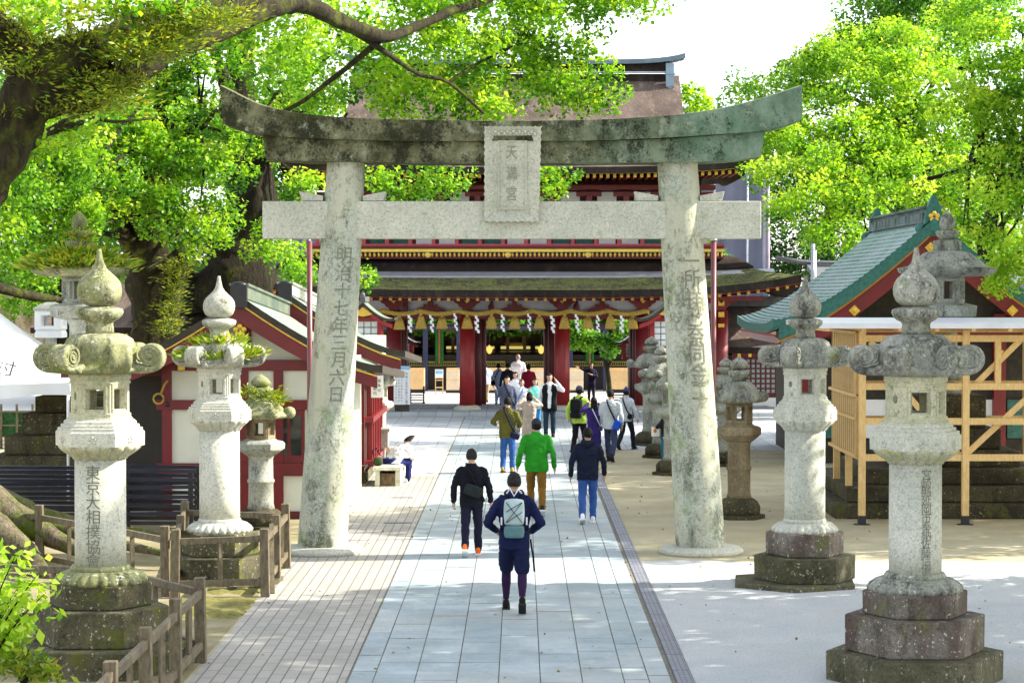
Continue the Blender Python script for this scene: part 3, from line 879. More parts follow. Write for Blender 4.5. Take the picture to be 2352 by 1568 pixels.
# ------------------------------------------------------------------ stone lanterns
def scroll(mb, ang, r0, zc, R0, wid, c, m=0):
    """curled corner (warabite): spiral slab in the radial plane, ribbed across its width"""
    pts = []
    n = 26
    for i in range(n + 1):
        t = i / n
        if t < .3:   # sweep out from the roof
            u = t / .3
            pts.append((r0 + (R0[0] - r0) * u, zc - R0[1] * (1.02 - .0 * u) + .10 * (1 - u) ** 2 * R0[1], R0[1] * (.62 - .22 * u)))
        else:
            u = (t - .3) / .7
            a = -math.pi / 2 + u * 1.62 * math.pi
            rr = R0[1] * (1.02 - .50 * u)
            pts.append((R0[0] + rr * math.cos(a), zc + rr * math.sin(a), R0[1] * (.40 - .14 * u)))
    ca, sa = math.cos(ang), math.sin(ang)
    ws = [-.5, -.42, -.22, -.17, 0, .17, .22, .42, .5]
    ks = [.75, 1.2, 1.35, 1.05, 1.3, 1.05, 1.35, 1.2, .75]
    ring = len(ws) * 2
    vs = []; fs = []
    k = len(pts)
    for i, (r, z, th) in enumerate(pts):
        r2, z2, _ = pts[min(i + 1, k - 1)]; r1, z1, _ = pts[max(i - 1, 0)]
        d = Vector((r2 - r1, z2 - z1)).normalized(); nn = Vector((d.y, -d.x))   # outward side
        row = []
        for w, q in zip(ws, ks): row.append((r + nn.x * th * .5 * q, z + nn.y * th * .5 * q, w))
        for w, q in list(zip(ws, ks))[::-1]: row.append((r - nn.x * th * .5 * q, z - nn.y * th * .5 * q, w))
        for (rr, zz, w) in row:
            W = wid * w
            vs.append((c[0] + rr * ca - W * sa, c[1] + rr * sa + W * ca, c[2] + zz))
    for i in range(k - 1):
        for j in range(ring): fs.append((i * ring + j, i * ring + (j + 1) % ring, (i + 1) * ring + (j + 1) % ring, (i + 1) * ring + j))
    mb.add(vs, fs, m, True)
    o = len(mb.v) - len(vs)
    mb.f.append([o + j for j in range(ring)][::-1]); mb.f.append([o + (k - 1) * ring + j for j in range(ring)]); mb.m += [m, m]; mb.s += [False, False]
    # solid drum inside the curl, with a raised spiral on each side
    for sg in (-1, 1):
        sp = []
        for q in range(30):
            a = q * .42; rr = R0[1] * (.70 - .021 * q); W = sg * wid * .475
            r_ = R0[0] + rr * math.cos(a); sp.append((c[0] + r_ * ca - W * sa, c[1] + r_ * sa + W * ca, c[2] + zc + rr * math.sin(a)))
        mb.tube(sp, R0[1] * .085, 6, m)
    dv = []
    for W in (-.47, .47):
        for q in range(20):
            a = q * math.pi / 10; r_ = R0[0] + R0[1] * .74 * math.cos(a); dv.append((c[0] + r_ * ca - W * wid * sa, c[1] + r_ * sa + W * wid * ca, c[2] + zc + R0[1] * .74 * math.sin(a)))
    mb.add(dv, [(q, (q + 1) % 20, 20 + (q + 1) % 20, 20 + q) for q in range(20)] + [tuple(range(20))[::-1], tuple(range(20, 40))], m, False)
    # side eye of the curl
    for sg in (-1, 1):
        W = sg * wid * .34
        e = Vector((c[0] + R0[0] * ca - W * sa, c[1] + R0[0] * sa + W * ca, c[2] + zc))
        mb.ell(e, (R0[1] * .30,) * 3, 10, 8, m)

def petal(n, amp):
    return lambda t, r, z: r * (1 + amp * (abs(math.sin(n * t / 2)) ** .6 - .7))

def hexwin(mb, r, z0, z1, wz0, wz1, hw, c, open_=(0, 2, 3, 5), a0=0, depth=.07, m=0, md=1, n=6):
    """hexagonal light chamber with framed square windows that go right through the wall"""
    for i in range(n):
        a, b = a0 + 2 * math.pi * i / n, a0 + 2 * math.pi * (i + 1) / n
        A = Vector((c[0] + r * math.cos(a), c[1] + r * math.sin(a), 0)); B = Vector((c[0] + r * math.cos(b), c[1] + r * math.sin(b), 0))
        ri = r - depth
        A2 = Vector((c[0] + ri * math.cos(a), c[1] + ri * math.sin(a), 0)); B2 = Vector((c[0] + ri * math.cos(b), c[1] + ri * math.sin(b), 0))
        def pt(P, Q, t, z): p = P + (Q - P) * t; return Vector((p.x, p.y, c[2] + z))
        L = (B - A).length; t0 = .5 - hw / L; t1 = .5 + hw / L
        if i in open_:
            for P, Q, fl in ((A, B, 0), (A2, B2, 1)):
                g = [[pt(P, Q, t, z) for t in (0, t0, t1, 1)] for z in (z0, wz0, wz1, z1)]
                vs = [p for row in g for p in row]; fs = []
                for jj in range(3):
                    for ii in range(3):
                        if ii == 1 and jj == 1: continue
                        f = (jj * 4 + ii, jj * 4 + ii + 1, (jj + 1) * 4 + ii + 1, (jj + 1) * 4 + ii)
                        fs.append(f[::-1] if fl else f)
                mb.add(vs, fs, m)
            o = [pt(A, B, t0, wz0), pt(A, B, t1, wz0), pt(A, B, t1, wz1), pt(A, B, t0, wz1)]
            q = [pt(A2, B2, t0, wz0), pt(A2, B2, t1, wz0), pt(A2, B2, t1, wz1), pt(A2, B2, t0, wz1)]
            mb.add(o + q, [(i2, (i2 + 1) % 4, 4 + (i2 + 1) % 4, 4 + i2)[::-1] for i2 in range(4)], m)
            # raised frame
            nrm = ((A + B) / 2 - Vector((c[0], c[1], 0))).normalized() * .014
            for (ta, tb, za, zb) in ((t0 - .1, t0 - .015, wz0 - .06, wz1 + .06), (t1 + .015, t1 + .1, wz0 - .06, wz1 + .06), (t0 - .015, t1 + .015, wz1 + .012, wz1 + .06), (t0 - .015, t1 + .015, wz0 - .06, wz0 - .012)):
                f = [pt(A, B, ta, za), pt(A, B, tb, za), pt(A, B, tb, zb), pt(A, B, ta, zb)]
                mb.extr([p + nrm for p in f], -nrm * 1.6, m)
        else:
            mb.add([pt(A, B, 0, z0), pt(A, B, 1, z0), pt(A, B, 1, z1), pt(A, B, 0, z1)], [(0, 1, 2, 3)], m)
            mb.add([pt(A2, B2, 0, z0), pt(A2, B2, 1, z0), pt(A2, B2, 1, z1), pt(A2, B2, 0, z1)], [(3, 2, 1, 0)], m)
            # moon and cloud carved in the blind face
            mid = pt(A, B, .5, (wz0 * .35 + wz1 * .65)); out = ((A + B) / 2 - Vector((c[0], c[1], 0))).normalized(); tg = (B - A).normalized()
            def disc(cc, ra, rb, mm, k=.006):
                vv = [cc + tg * ra * math.cos(6.2832 * q / 14) + Vector((0, 0, rb * math.sin(6.2832 * q / 14))) + out * k for q in range(14)]
                mb.extr(vv, -out * (k + .01), mm)
            disc(mid, .036, .045, md)
            for dx, dz, rr in ((-.03, -.13, .03), (.025, -.12, .034), (.0, -.155, .03)):
                cc = mid + tg * dx + Vector((0, 0, dz))
                mb.ell(cc, (rr, rr, rr * .8), 10, 6, m)

def big_lantern(px_x, Y, label, mats, text=None, hs=1.0, vs=1.0, drop=0.0, pr=.27, two=False, rot=0, textang=None, txt=(.2, .165), spire=1.0):
    """tall pole lantern with curled roof corners. mats: finial, roof, fire, pale, base"""
    cx = at(px_x, 1000, Y).x; c = (cx, Y, 0)
    t = thing('stone_lantern', c, label, 'stone lantern', 'stone lanterns along the approach')
    zb = 2.25
    def z(q): return (q - zb) * vs + zb - drop          # heights above the pillar top
    fin, roof, fire, pale, base = mats
    n = 48
    def nz(amp, f=7):
        return lambda t_, r, zz: r * (1 + amp * mnoise.noise(Vector((math.cos(t_) * r * f, math.sin(t_) * r * f, zz * f))))
    b = MB()
    b.lathe([(r * hs, z(q)) for r, q in ((.10, 3.86), (.15, 3.875), (.205, 3.915), (.232, 3.975), (.238, 4.04), (.225, 4.10), (.19, 4.155), (.135, 4.205), (.082, 4.255), (.052, 4.31), (.038, 4.37), (.027, 4.43), (.020, 4.468))], n, c, nz(.02))
    b.build('finial', fin, t)
    b = MB()
    b.lathe([(r * hs, z(q)) for r, q in ((.150, 3.572), (.148, 3.62), (.140, 3.67), (.152, 3.70), (.20, 3.725), (.240, 3.765), (.252, 3.80), (.245, 3.83), (.20, 3.845), (.13, 3.862))], n, c, nz(.03))
    b.build('lotus_dish', fin, t)
    # roof: six ribs and swelling panels, flaring into the rim
    b = MB()
    prof = [(.20, 3.575), (.27, 3.56), (.335, 3.515), (.366, 3.45), (.374, 3.36), (.385, 3.27), (.43, 3.222), (.472, 3.205), (.48, 3.185), (.455, 3.165), (.40, 3.155), (.34, 3.145)]
    def rf(t_, r, zz):
        h = abs(((t_ - rot) % (math.pi / 3)) - math.pi / 6) / (math.pi / 6)      # 1 at the corner
        hexk = math.cos(math.pi / 6) / math.cos(((t_ - rot) % (math.pi / 3)) - math.pi / 6)
        low = 1 if r > .40 else 0
        k = (.55 + .45 * hexk) if not low else hexk
        rib = .045 * math.exp(-((1 - h) / .10) ** 2) - .02 * math.exp(-((1 - h - .17) / .05) ** 2) if r > .24 and zz > z(3.3) else 0
        return r * hs * (k + rib) * (1 + .02 * mnoise.noise(Vector((math.cos(t_) * 3, math.sin(t_) * 3, zz * 5))))
    b.lathe([(r, z(q)) for r, q in prof], 120, c, rf)
    for i in range(6):
        a = rot + i * math.pi / 3
        scroll(b, a, .36 * hs, z(3.338), (.540 * hs, .142 * hs), .235 * hs, c)
    b.build('roof', roof, t)
    # light chamber
    b = MB()
    b.hexa([(.335 * hs, z(3.145)), (.335 * hs, z(3.10)), (.318 * hs, z(3.085)), (.33 * hs, z(3.06)), (.33 * hs, z(3.045)), (.31 * hs, z(3.04))][::-1], c, 0, rot)
    hexwin(b, .312 * hs, z(2.735), z(3.045), z(2.775), z(2.985), .098 * hs, c, (1, 4, 2, 5), rot, .075)
    b.hexa([(.36 * hs, z(2.665)), (.33 * hs, z(2.70)), (.335 * hs, z(2.725)), (.312 * hs, z(2.74))], c, 0, rot)
    b.build('light_chamber', [fire, M['carved']], t, bev=.006)
    b = MB()
    b.hexa([(.44 * hs, z(2.40)), (.475 * hs, z(2.385)), (.477 * hs, z(2.535)), (.455 * hs, z(2.552)), (.455 * hs, z(2.58)), (.42 * hs, z(2.582)), (.42 * hs, z(2.615)), (.39 * hs, z(2.618)), (.39 * hs, z(2.645)), (.36 * hs, z(2.667))], c, 0, rot)
    # small plum-blossom crest on each side of the platform
    for i in range(6):
        a = rot + (i + .5) * math.pi / 3; out = Vector((math.cos(a), math.sin(a), 0)); tg = Vector((-math.sin(a), math.cos(a), 0))
        cc = Vector(c) + out * (.4765 * hs * math.cos(math.pi / 6)) + Vector((0, 0, z(2.46)))
        for k in range(5):
            q = cc + tg * .03 * math.cos(k * 1.2566 + 1.57) + Vector((0, 0, .03 * math.sin(k * 1.2566 + 1.57)))
            b.ell(q, (.016, .016, .016), 8, 5)
    b.build('platform', pale, t, bev=.008)
    b = MB()
    b.lathe([(pr * 1.02, z(2.24)), (pr * 1.06, z(2.262)), (.345 * hs, z(2.30)), (.405 * hs, z(2.345)), (.43 * hs, z(2.385)), (.42 * hs, z(2.402))], 144, c, petal(18, .10))
    b.build('lotus_bowl', fire, t)
    ptop = z(2.25); pbot = 1.117 if not two else .87
    b = MB(); b.lathe([(pr * 1.005, pbot), (pr, pbot + .3), (pr * .995, ptop)], 64, c, lambda t_, r, zz: r * (1 + .006 * mnoise.noise(Vector((math.cos(t_) * 2, math.sin(t_) * 2, zz * 3)))))
    pil = b.build('pillar', pale, t)
    if text:
        a0 = textang; b = MB()
        def fn(x, y):
            th = a0 + x / pr
            return Vector((cx + (pr + .004) * math.cos(th), Y + (pr + .004) * math.sin(th), ptop - .06 + y))
        vtext(b, text, txt[0], txt[1], fn)
        b.build('inscription', M['carved'], pil)
    ls = .93 if two else 1
    b = MB(); zz0 = pbot - .187 if not two else .715
    b.lathe([(.478 * ls, zz0), (.482 * ls, zz0 + .04), (.455 * ls, zz0 + .075), (.40 * ls, zz0 + .115), (.34 * ls, zz0 + .135), (.315 * ls, zz0 + .137)], 192, c, petal(26, .10))
    b.lathe([(.318 * ls, zz0 + .13), (.318 * ls, zz0 + .16), (.30 * ls, zz0 + .187), (.272, zz0 + .19)], 48, c)
    b.build('lotus_base', fire if two else roof, t)
    if not two: steps = [(.545, .69, .935, base[0]), (.725, .31, .685, base[1]), (.92, 0, .305, base[2])]
    else: steps = [(.54, .405, .72, base[0]), (.70, .065, .40, base[1])]
    for r, a, q, mt in steps:
        b = MB(); b.hexa([(r, a), (r * 1.005, q - .02), (r, q)], c, 0, rot if r < .9 or two else rot); b.build('base_step', mt, t, bev=.014)
    if two:
        b = MB(); b.hexa([(.93, 0), (.93, .062)], (cx - .16 * (1 if cx > 0 else 0), Y - .12, 0), 0, rot + .42); b.build('base_slab', base[2], t, bev=.01)
    return t, c, z

mA = (M['roofstone_moss'], M['roofstone_moss'], M['firebox'], M['granite_pale'], (M['basestone'], M['basestone'], M['basestone']))
mB = (M['roofstone'], M['roofstone'], M['firebox'], M['granite_pale'], (M['basestone_red'], M['basestone_red'], M['basestone']))
mC = (M['roofstone_pale'], M['roofstone_pale'], M['granite_pale'], M['granite_pale'], (M['basestone'], M['basestone'], M['basestone']))
mD = (M['roofstone'], M['roofstone'], M['granite_pale'], M['granite_pale'], (M['basestone_red'], M['basestone'], M['basestone']))
LN1 = big_lantern(230, 23.1, 'tallest mossy stone lantern, inscribed, inside the near fence beside bright maple twigs', mA, '東京大相撲協會', txt=(.165, .155), textang=R(-96))
LN2 = big_lantern(2103, 22.5, 'tall inscribed stone lantern with blackened roof and three hexagonal steps on the pale gravel', mB, '宮崎縣延岡市奉納佐藤信儀', txt=(.118, .088), textang=R(-76))
LN3 = big_lantern(504, 30.0, 'pale stone lantern with ferns sprouting on its roof, before the red and white office', mC, None, hs=.93, vs=.954, drop=.13, pr=.278, two=True)
LN4 = big_lantern(1849, 30.0, 'pale stone lantern with grey roof and reddish base, between the gateway and timber frame', mD, None, hs=.93, vs=.954, drop=.13, pr=.278, two=True)

def small_lantern(x, y, s, label, mroof, mbody, mpil, ht=2.78, rw=.42, rot=0, base=True, name_group='small weathered stone lanterns'):
    """round post lantern: ht total height"""
    c = (x, y, 0); k = ht / 2.86
    t = thing('stone_lantern', c, label, 'stone lantern', name_group)
    def L(p): return [(r * s, z * k) for r, z in p]
    b = MB(); b.lathe(L([(.08, 2.62), (.15, 2.66), (.165, 2.71), (.13, 2.77), (.07, 2.82), (.015, 2.86)]), 24, c); b.build('finial', mroof, t)
    b = MB(); b.lathe(L([(.10, 2.42), (.13, 2.45), (.14, 2.48), (.20, 2.52), (.205, 2.60), (.10, 2.625)]), 24, c); b.build('lotus_dish', mroof, t)
    b = MB()
    def rf(t_, r, z):
        hk = math.cos(math.pi / 6) / math.cos(((t_ - rot) % (math.pi / 3)) - math.pi / 6)
        return r * (hk if r > .3 * s else .5 + .5 * hk) * (1 + .06 * mnoise.noise(Vector((math.cos(t_) * 2 + x, math.sin(t_) * 2, z * 4))))
    b.lathe(L([(.12, 2.43), (.20, 2.41), (.29, 2.33), (.36, 2.22), (rw * 1.02, 2.13), (rw * 1.08, 2.09), (rw * .98, 2.05), (.25, 2.03)]), 48, c, rf)
    for i in range(6):
        a = rot + i * math.pi / 3
        b.ell((x + rw * 1.02 * s * math.cos(a), y + rw * 1.02 * s * math.sin(a), 2.15 * k), (.10 * s, .10 * s, .10 * s), 10, 8)
    b.build('roof', mroof, t)
    b = MB(); hexwin(b, .235 * s, 1.66 * k, 2.04 * k, 1.74 * k, 1.97 * k, .075 * s, c, (0, 1, 2, 3, 4, 5), rot, .06); b.build('light_chamber', [mbody, M['carved']], t)
    b = MB(); b.lathe(L([(.24, 1.36), (.30, 1.41), (.37, 1.47)]), 72, c, petal(12, .05)); b.hexa(L([(.39, 1.47), (.40, 1.58), (.36, 1.62), (.27, 1.64), (.25, 1.665)]), c, 0, rot); b.build('platform', mpil, t, bev=.01)
    b = MB(); b.lathe(L([(.225, .36), (.205, .45), (.20, .84), (.22, .86), (.22, .90), (.20, .92), (.20, 1.30), (.235, 1.37)]), 28, c, lambda t_, r, z: r * (1 + .03 * mnoise.noise(Vector((math.cos(t_) * 2 + x, math.sin(t_) * 2, z * 3))))); b.build('pillar', mpil, t)
    if base:
        b = MB(); b.lathe(L([(.37, .06), (.375, .22), (.33, .30), (.27, .345), (.225, .36)]), 60, c, petal(10, .06)); b.build('lotus_base', M['darkrock'], t)
        b = MB(); b.hexa(L([(.47, 0), (.47, .07)]), c, 0, rot); b.build('base_slab', M['darkrock'], t, bev=.01)
    return t
p = gr(1700, 1192); small_lantern(p.x, 38.7, 1.0, 'small brown weathered stone lantern just right of the gateway leg, on the sand', M['roofstone'], M['brownstone'], M['brownstone'], 2.88)
small_lantern(xw(598, 37), 37.0, 1.05, 'small stone lantern with a thick cap of green moss, against the office wall', M['roofstone_moss'], M['brownstone'], M['granite'], 2.62, .46)
small_lantern(xw(1497, 57.3), 57.3, 1.15, 'grey stone lantern farthest along the row left of the right gateway leg', M['roofstone'], M['roofstone'], M['granite'], 2.86, .48, name_group='grey stone lanterns in the row before the shrine gate')
small_lantern(xw(1519, 53), 53.0, 1.05, 'grey stone lantern second in the row, partly behind the right gateway leg', M['roofstone'], M['granite'], M['granite'], 2.72, .46, .3, name_group='grey stone lanterns in the row before the shrine gate')
small_lantern(xw(1546, 48), 48.0, 1.0, 'stone lantern of the row nearest to the right gateway leg, mostly hidden by it', M['roofstone'], M['granite'], M['granite'], 2.6, .46, .1, name_group='grey stone lanterns in the row before the shrine gate')
small_lantern(xw(868, 52), 52.0, .95, 'slim grey stone lantern standing beyond the paper notices of the office', M['granite_pale'], M['granite_pale'], M['granite_pale'], 2.5, .34)
small_lantern(xw(1668, 50.5), 50.5, 1.0, 'grey stone lantern half hidden behind the dark red pole and the brown lantern', M['roofstone'], M['granite'], M['granite'], 2.5, .46)

# two great lanterns on stepped stone terraces
def terrace_lantern(px, Y, label, mroof, mb_, msteps, steps, fern):
    x = xw(px, Y); c = (x, Y, 0)
    t = thing('stone_lantern', c, label, 'stone lantern', 'great stone lanterns on stepped terraces')
    zz = lambda py: zw(py, Y)
    k = Y / FPX
    b = MB(); b.lathe([(10 * k, zz(532)), (14 * k, zz(527)), (18 * k, zz(515)), (17 * k, zz(503)), (10 * k, zz(493)), (2 * k, zz(486))], 28, c); b.build('finial', mroof, t)
    b = MB(); b.lathe([(12 * k, zz(552)), (18 * k, zz(549)), (27 * k, zz(534)), (24 * k, zz(530)), (9 * k, zz(533))], 60, c, petal(8, .12)); b.hexa([(33 * k, zz(577)), (33 * k, zz(554)), (22 * k, zz(551))], c); b.build('lotus_dish', mroof, t)
    b = MB()
    def rf(t_, r, z):
        q = (t_ % (math.pi / 3)) - math.pi / 6
        return r * (math.cos(math.pi / 6) / math.cos(q) if r > 60 * k else .7 + .3 * math.cos(math.pi / 6) / math.cos(q)) * (1 + .03 * mnoise.noise(Vector((math.cos(t_) * 2, math.sin(t_) * 2, z * 3))))
    b.lathe([(30 * k, zz(576)), (52 * k, zz(580)), (74 * k, zz(596)), (92 * k, zz(612)), (116 * k, zz(616)), (112 * k, zz(626)), (90 * k, zz(634)), (40 * k, zz(636))], 96, c, rf)
    b.build('roof', mroof, t)
    b = MB(); hexwin(b, 40 * k, zz(697), zz(634), zz(686), zz(646), 15 * k, c, (0, 1, 2, 3, 4, 5), 0, .08); b.build('light_chamber', [mb_, M['carved']], t)
    b = MB(); b.hexa([(48 * k, zz(732)), (68 * k, zz(726)), (70 * k, zz(702)), (44 * k, zz(696))], c); b.build('platform', mb_, t, bev=.012)
    b = MB(); b.lathe([(36 * k, zz(870)), (30 * k, zz(840)), (24 * k, zz(790)), (24 * k, zz(748)), (30 * k, zz(736)), (46 * k, zz(731))], 32, c); b.build('pillar', mb_, t)
    b = MB(); b.lathe([(52 * k, zz(905)), (56 * k, zz(895)), (50 * k, zz(880)), (36 * k, zz(868))], 48, c, petal(10, .05)); b.build('lotus_base', mb_, t)
    for hw, z0, z1 in steps:
        b = MB(); b.box2(x - hw, x + hw, Y - hw, Y + hw, z0, z1)
        b.build('terrace_step', msteps, t, bev=.03)
    return t, c
TL1 = terrace_lantern(2175, 41.0, 'great grey stone lantern on a dark stepped terrace behind the raw timber frame', M['roofstone'], M['granite'], M['darkrock'],
    [(.62, 1.50, 2.10), (.85, 1.12, 1.495), (1.15, .82, 1.115), (1.75, .55, .815), (2.2, .27, .545), (2.45, 0, .265)], False)
TL2 = terrace_lantern(183, 44.0, 'great stone lantern overgrown with ferns on a stepped terrace, behind the near mossy lantern', M['roofstone_moss'], M['granite'], M['basestone'],
    [(.75, 1.62, 1.95), (.62, 1.955, 2.05), (.98, 1.20, 1.615), (1.25, .82, 1.195), (1.5, .45, .815), (1.9, 0, .445)], True)
# small white lantern head by the tent
p = at(117, 770, 46.0); x, Y = p.x, 46.0; k = Y / FPX
t = thing('stone_lantern', (x, Y, 0), 'small white stone lantern with a square window and lattice carving, above the white tent', 'stone lantern')
b = MB(); b.box2(x - .10, x + .10, Y - .1, Y + .1, 0, zw(772, Y)); b.build('pillar', M['granite_pale'], t)
b = MB(); b.lathe([(.40, zw(775, Y)), (.40, zw(765, Y)), (.36, zw(757, Y))], 4, (x, Y, 0), None, 0, False, R(45)); b.build('platform', M['white'], t)
b = MB(); hexwin(b, .40, zw(757, Y), zw(714, Y), zw(748, Y), zw(724, Y), .14, (x, Y, 0), (0, 1, 2, 3), R(45), .1, n=4)
b.build('light_chamber', [M['white'], M['carved']], t)
b = MB(); b.lathe([(.42, zw(714, Y)), (.44, zw(708, Y)), (.25, zw(698, Y)), (.06, zw(692, Y))], 4, (x, Y, 0), None, 0, False, R(45)); b.build('roof', M['granite_pale'], t)

# ------------------------------------------------------------------ the stone gateway
YT = 33.5
tor = thing('torii_gate', (xw(1180, YT), YT, 0), 'weathered grey stone torii gateway with an upswept mossy lintel spanning the path', 'torii')
for (bx, tx, rb, rt_, nm) in ((738, 796, 57.5, 43.5, 'L'), (1611, 1555, 57.5, 46, 'R')):
    k = YT / FPX
    b = MB(); n = 16
    z1 = zw(368, YT)
    vs = []; fs = []; N = 56
    for i in range(n + 1):
        u = i / n; z = z1 * u
        xx = xw(bx, YT) + (xw(tx, YT) - xw(bx, YT)) * u; rr = (rb + (rt_ - rb) * u) * k
        for j in range(N):
            a = 2 * math.pi * j / N
            q = rr * (1 + .008 * mnoise.noise(Vector((math.cos(a) * 2, math.sin(a) * 2, z * 2))))
            vs.append((xx + q * math.cos(a), YT + q * math.sin(a), z))
    for i in range(n):
        for j in range(N): fs.append((i * N + j, i * N + (j + 1) % N, (i + 1) * N + (j + 1) % N, (i + 1) * N + j))
    b.add(vs, fs, 0, True)
    pil = b.build('pillar', M['granite_torii'], tor)
    b = MB()
    def fn(x, y, zt=0, ax=0):
        z = zt + y; u = z / z1
        xx = xw(bx, YT) + (xw(tx, YT) - xw(bx, YT)) * u; rr = (rb + (rt_ - rb) * u) * k + .006
        th = R(-90) + ax + x / rr
        return Vector((xx + rr * math.cos(th), YT + rr * math.sin(th), z))
    if nm == 'R': vtext(b, '一所祥己奈同金二', .34, .285, lambda x, y: fn(x, y, zw(578, YT), .32), wx=.9)
    else: vtext(b, '明治十七年三月六日', .27, .265, lambda x, y: fn(x, y, zw(620, YT) + .35, .28), wx=1.0)
    b.build('inscription', M['carved_faint'], pil)
    b = MB(); b.lathe([(96 * k, 0), (98 * k, .05), (90 * k, .10), (60 * k, .115)], 48, (xw(bx, YT), YT, 0)); b.build('footing', M['granite_pale'], tor)
def beam(name, top, bot, d0, d1, mat, ridge=0, n=60, bev=.02):
    """sweep: px outlines top/bot (front face) at depth YT-d0, back at YT+d1"""
    def itp(pl, t):
        # smooth parametric (Catmull-Rom) by x fraction
        k = len(pl); f = t * (k - 1); i = min(int(f), k - 2); u = f - i
        p0 = pl[max(i - 1, 0)]; p1 = pl[i]; p2 = pl[i + 1]; p3 = pl[min(i + 2, k - 1)]
        return tuple(.5 * ((2 * p1[a]) + (p2[a] - p0[a]) * u + (2 * p0[a] - 5 * p1[a] + 4 * p2[a] - p3[a]) * u * u + (3 * p1[a] - p0[a] - 3 * p2[a] + p3[a]) * u ** 3) for a in (0, 1))
    b = MB(); vs = []; fs = []
    for i in range(n + 1):
        a = at(*itp(top, i / n), YT - d0); c = at(*itp(bot, i / n), YT - d0)
        nz = lambda p: p + Vector((0, .012 * mnoise.noise(p * 3), .008 * mnoise.noise(p * 2)))
        a2 = Vector((a.x, YT + d1, a.z)); c2 = Vector((c.x, YT + d1, c.z)); r = Vector((a.x, YT + (d1 - d0) / 2, a.z + ridge))
        vs += [nz(q) for q in (c, a, r, a2, c2)]
    for i in range(n):
        for j in range(5): fs.append((i * 5 + j, i * 5 + (j + 1) % 5, (i + 1) * 5 + (j + 1) % 5, (i + 1) * 5 + j)[::-1])
    fs += [(0, 1, 2, 3, 4), tuple(n * 5 + j for j in range(5))[::-1]]
    b.add(vs, fs, 0, False)
    return b.build(name, mat, tor)
beam('top_lintel', [(505, 196), (600, 241), (700, 262), (830, 272), (1010, 276), (1180, 278), (1350, 275), (1520, 267), (1650, 250), (1750, 226), (1843, 196)],
     [(512, 284), (604, 309), (720, 318), (850, 322), (1010, 324), (1180, 324), (1350, 323), (1510, 317), (1640, 309), (1757, 299), (1842, 274)], .46, .46, M['lintel'], .035)
beam('lower_lintel', [(604, 311), (720, 319.5), (900, 324), (1180, 326), (1450, 322), (1630, 312), (1757, 301)],
     [(610, 366), (720, 370), (900, 373), (1180, 375), (1450, 373), (1630, 371), (1748, 359)], .38, .38, M['lintel'], 0)
b = MB()
x0, x1 = xw(603, YT - .2), xw(1748, YT - .2)
b.box2(x0, x1, YT - .2, YT + .2, zw(548, YT - .2), zw(462, YT - .2)); b.build('tie_beam', M['granite_pale'], tor, bev=.012)
for (xa, xb) in ((688, 742), (833, 887), (1457, 1512), (1607, 1664)):
    left = xa in (688, 1457)
    zt = zw(461.5, YT - .16); h = (462 - 440) / FPX * YT
    A, B = xw(xa, YT - .16), xw(xb, YT - .16)
    hl, hr = (h, h * .55) if left else (h * .55, h)
    b = MB(); b.extr([(A + (.04 if left else 0), YT - .16, zt + .002), (B - (0 if left else .04), YT - .16, zt + .002), (B, YT - .16, zt + hr), (A, YT - .16, zt + hl)], (0, .32, 0))
    b.build('wedge', M['granite_pale'], tor, bev=.008)
# framed name tablet leaning forward, with a scalloped edge
def tablet():
    yb, yt = YT - .30, YT - .56
    def W(px, py, out=0):
        u = (510 - py) / (510 - 287)
        Y = yb + (yt - yb) * u - out
        return at(px, py, Y)
    b = MB()
    out = []; L, Rr, T, B_ = 1112, 1243, 289, 509
    n = 10
    for i in range(n * 6): u = i / (n * 6); out.append((L + (Rr - L) * u, T + 2.2 * abs(math.sin(u * n * 3.14159))))
    for i in range(n * 8): u = i / (n * 8); out.append((Rr - 2.5 * abs(math.sin(u * 14 * 3.14159)) - 6 * u + 2, T + (B_ - T) * u))
    for i in range(n * 6): u = i / (n * 6); out.append((Rr - 5 - (Rr - L - 3) * u, B_ - 3.5 * abs(math.sin(u * 8 * 3.14159)) + 2))
    for i in range(n * 8): u = i / (n * 8); out.append((L - 1 + 2.5 * abs(math.sin(u * 14 * 3.14159)), B_ - (B_ - T) * u))
    fr = [W(x, y) for x, y in out]
    cxp, cyp = 1177, 399
    mid = [W(cxp + (x - cxp) * .66, cyp + (y - cyp) * .80, -.075) for x, y in out]
    k = len(out)
    bk = [p + Vector((0, .10, 0)) for p in fr]
    b.add(fr + mid + bk, [(i, (i + 1) % k, k + (i + 1) % k, k + i)[::-1] for i in range(k)] + [(i, (i + 1) % k, 2 * k + (i + 1) % k, 2 * k + i) for i in range(k)] + [tuple(range(k, 2 * k))[::-1]] + [tuple(range(2 * k, 3 * k))], 0)
    # inner moulding
    for (x0, x1, y0, y1) in ((1144, 1211, 323, 326), (1144, 1211, 478, 481), (1144, 1147, 326, 478), (1206, 1210, 326, 478)):
        q = [W(x0, y0, -.05), W(x1, y0, -.05), W(x1, y1, -.05), W(x0, y1, -.05)]
        b.extr(q, (0, .05, 0))
    for i in range(16):          # rolls of cloud carved along the top rim
        q = W(1124 + 6.9 * i, 303 + 4 * (i % 2), .0); b.ell(q, (.022, .022, .022), 8, 6)
    b.v = [p for p in b.v]
    o = b.build('name_tablet', M['granite_pale'], tor)
    tb = MB()
    cw = FPX / YT
    for ch, cy in (('天', 350), ('満', 398), ('宮', 445)):
        vs, fs = glyph(ch, .235)
        tb.add([W(1175 + v.x * cw * .78, cy - v.y * cw * 1.0, -.062) for v in vs], fs)
    tb.build('inscription', M['carved_soft'], o)
M['carved_soft'] = plain('carved_soft', (.24, .24, .17), .9, .3, 25)
tablet()
b = MB(); b.tube([(xw(711, 36), 36, 0), (xw(711, 36), 36, zw(553, 36))], 6.2 / FPX * 36, 14)
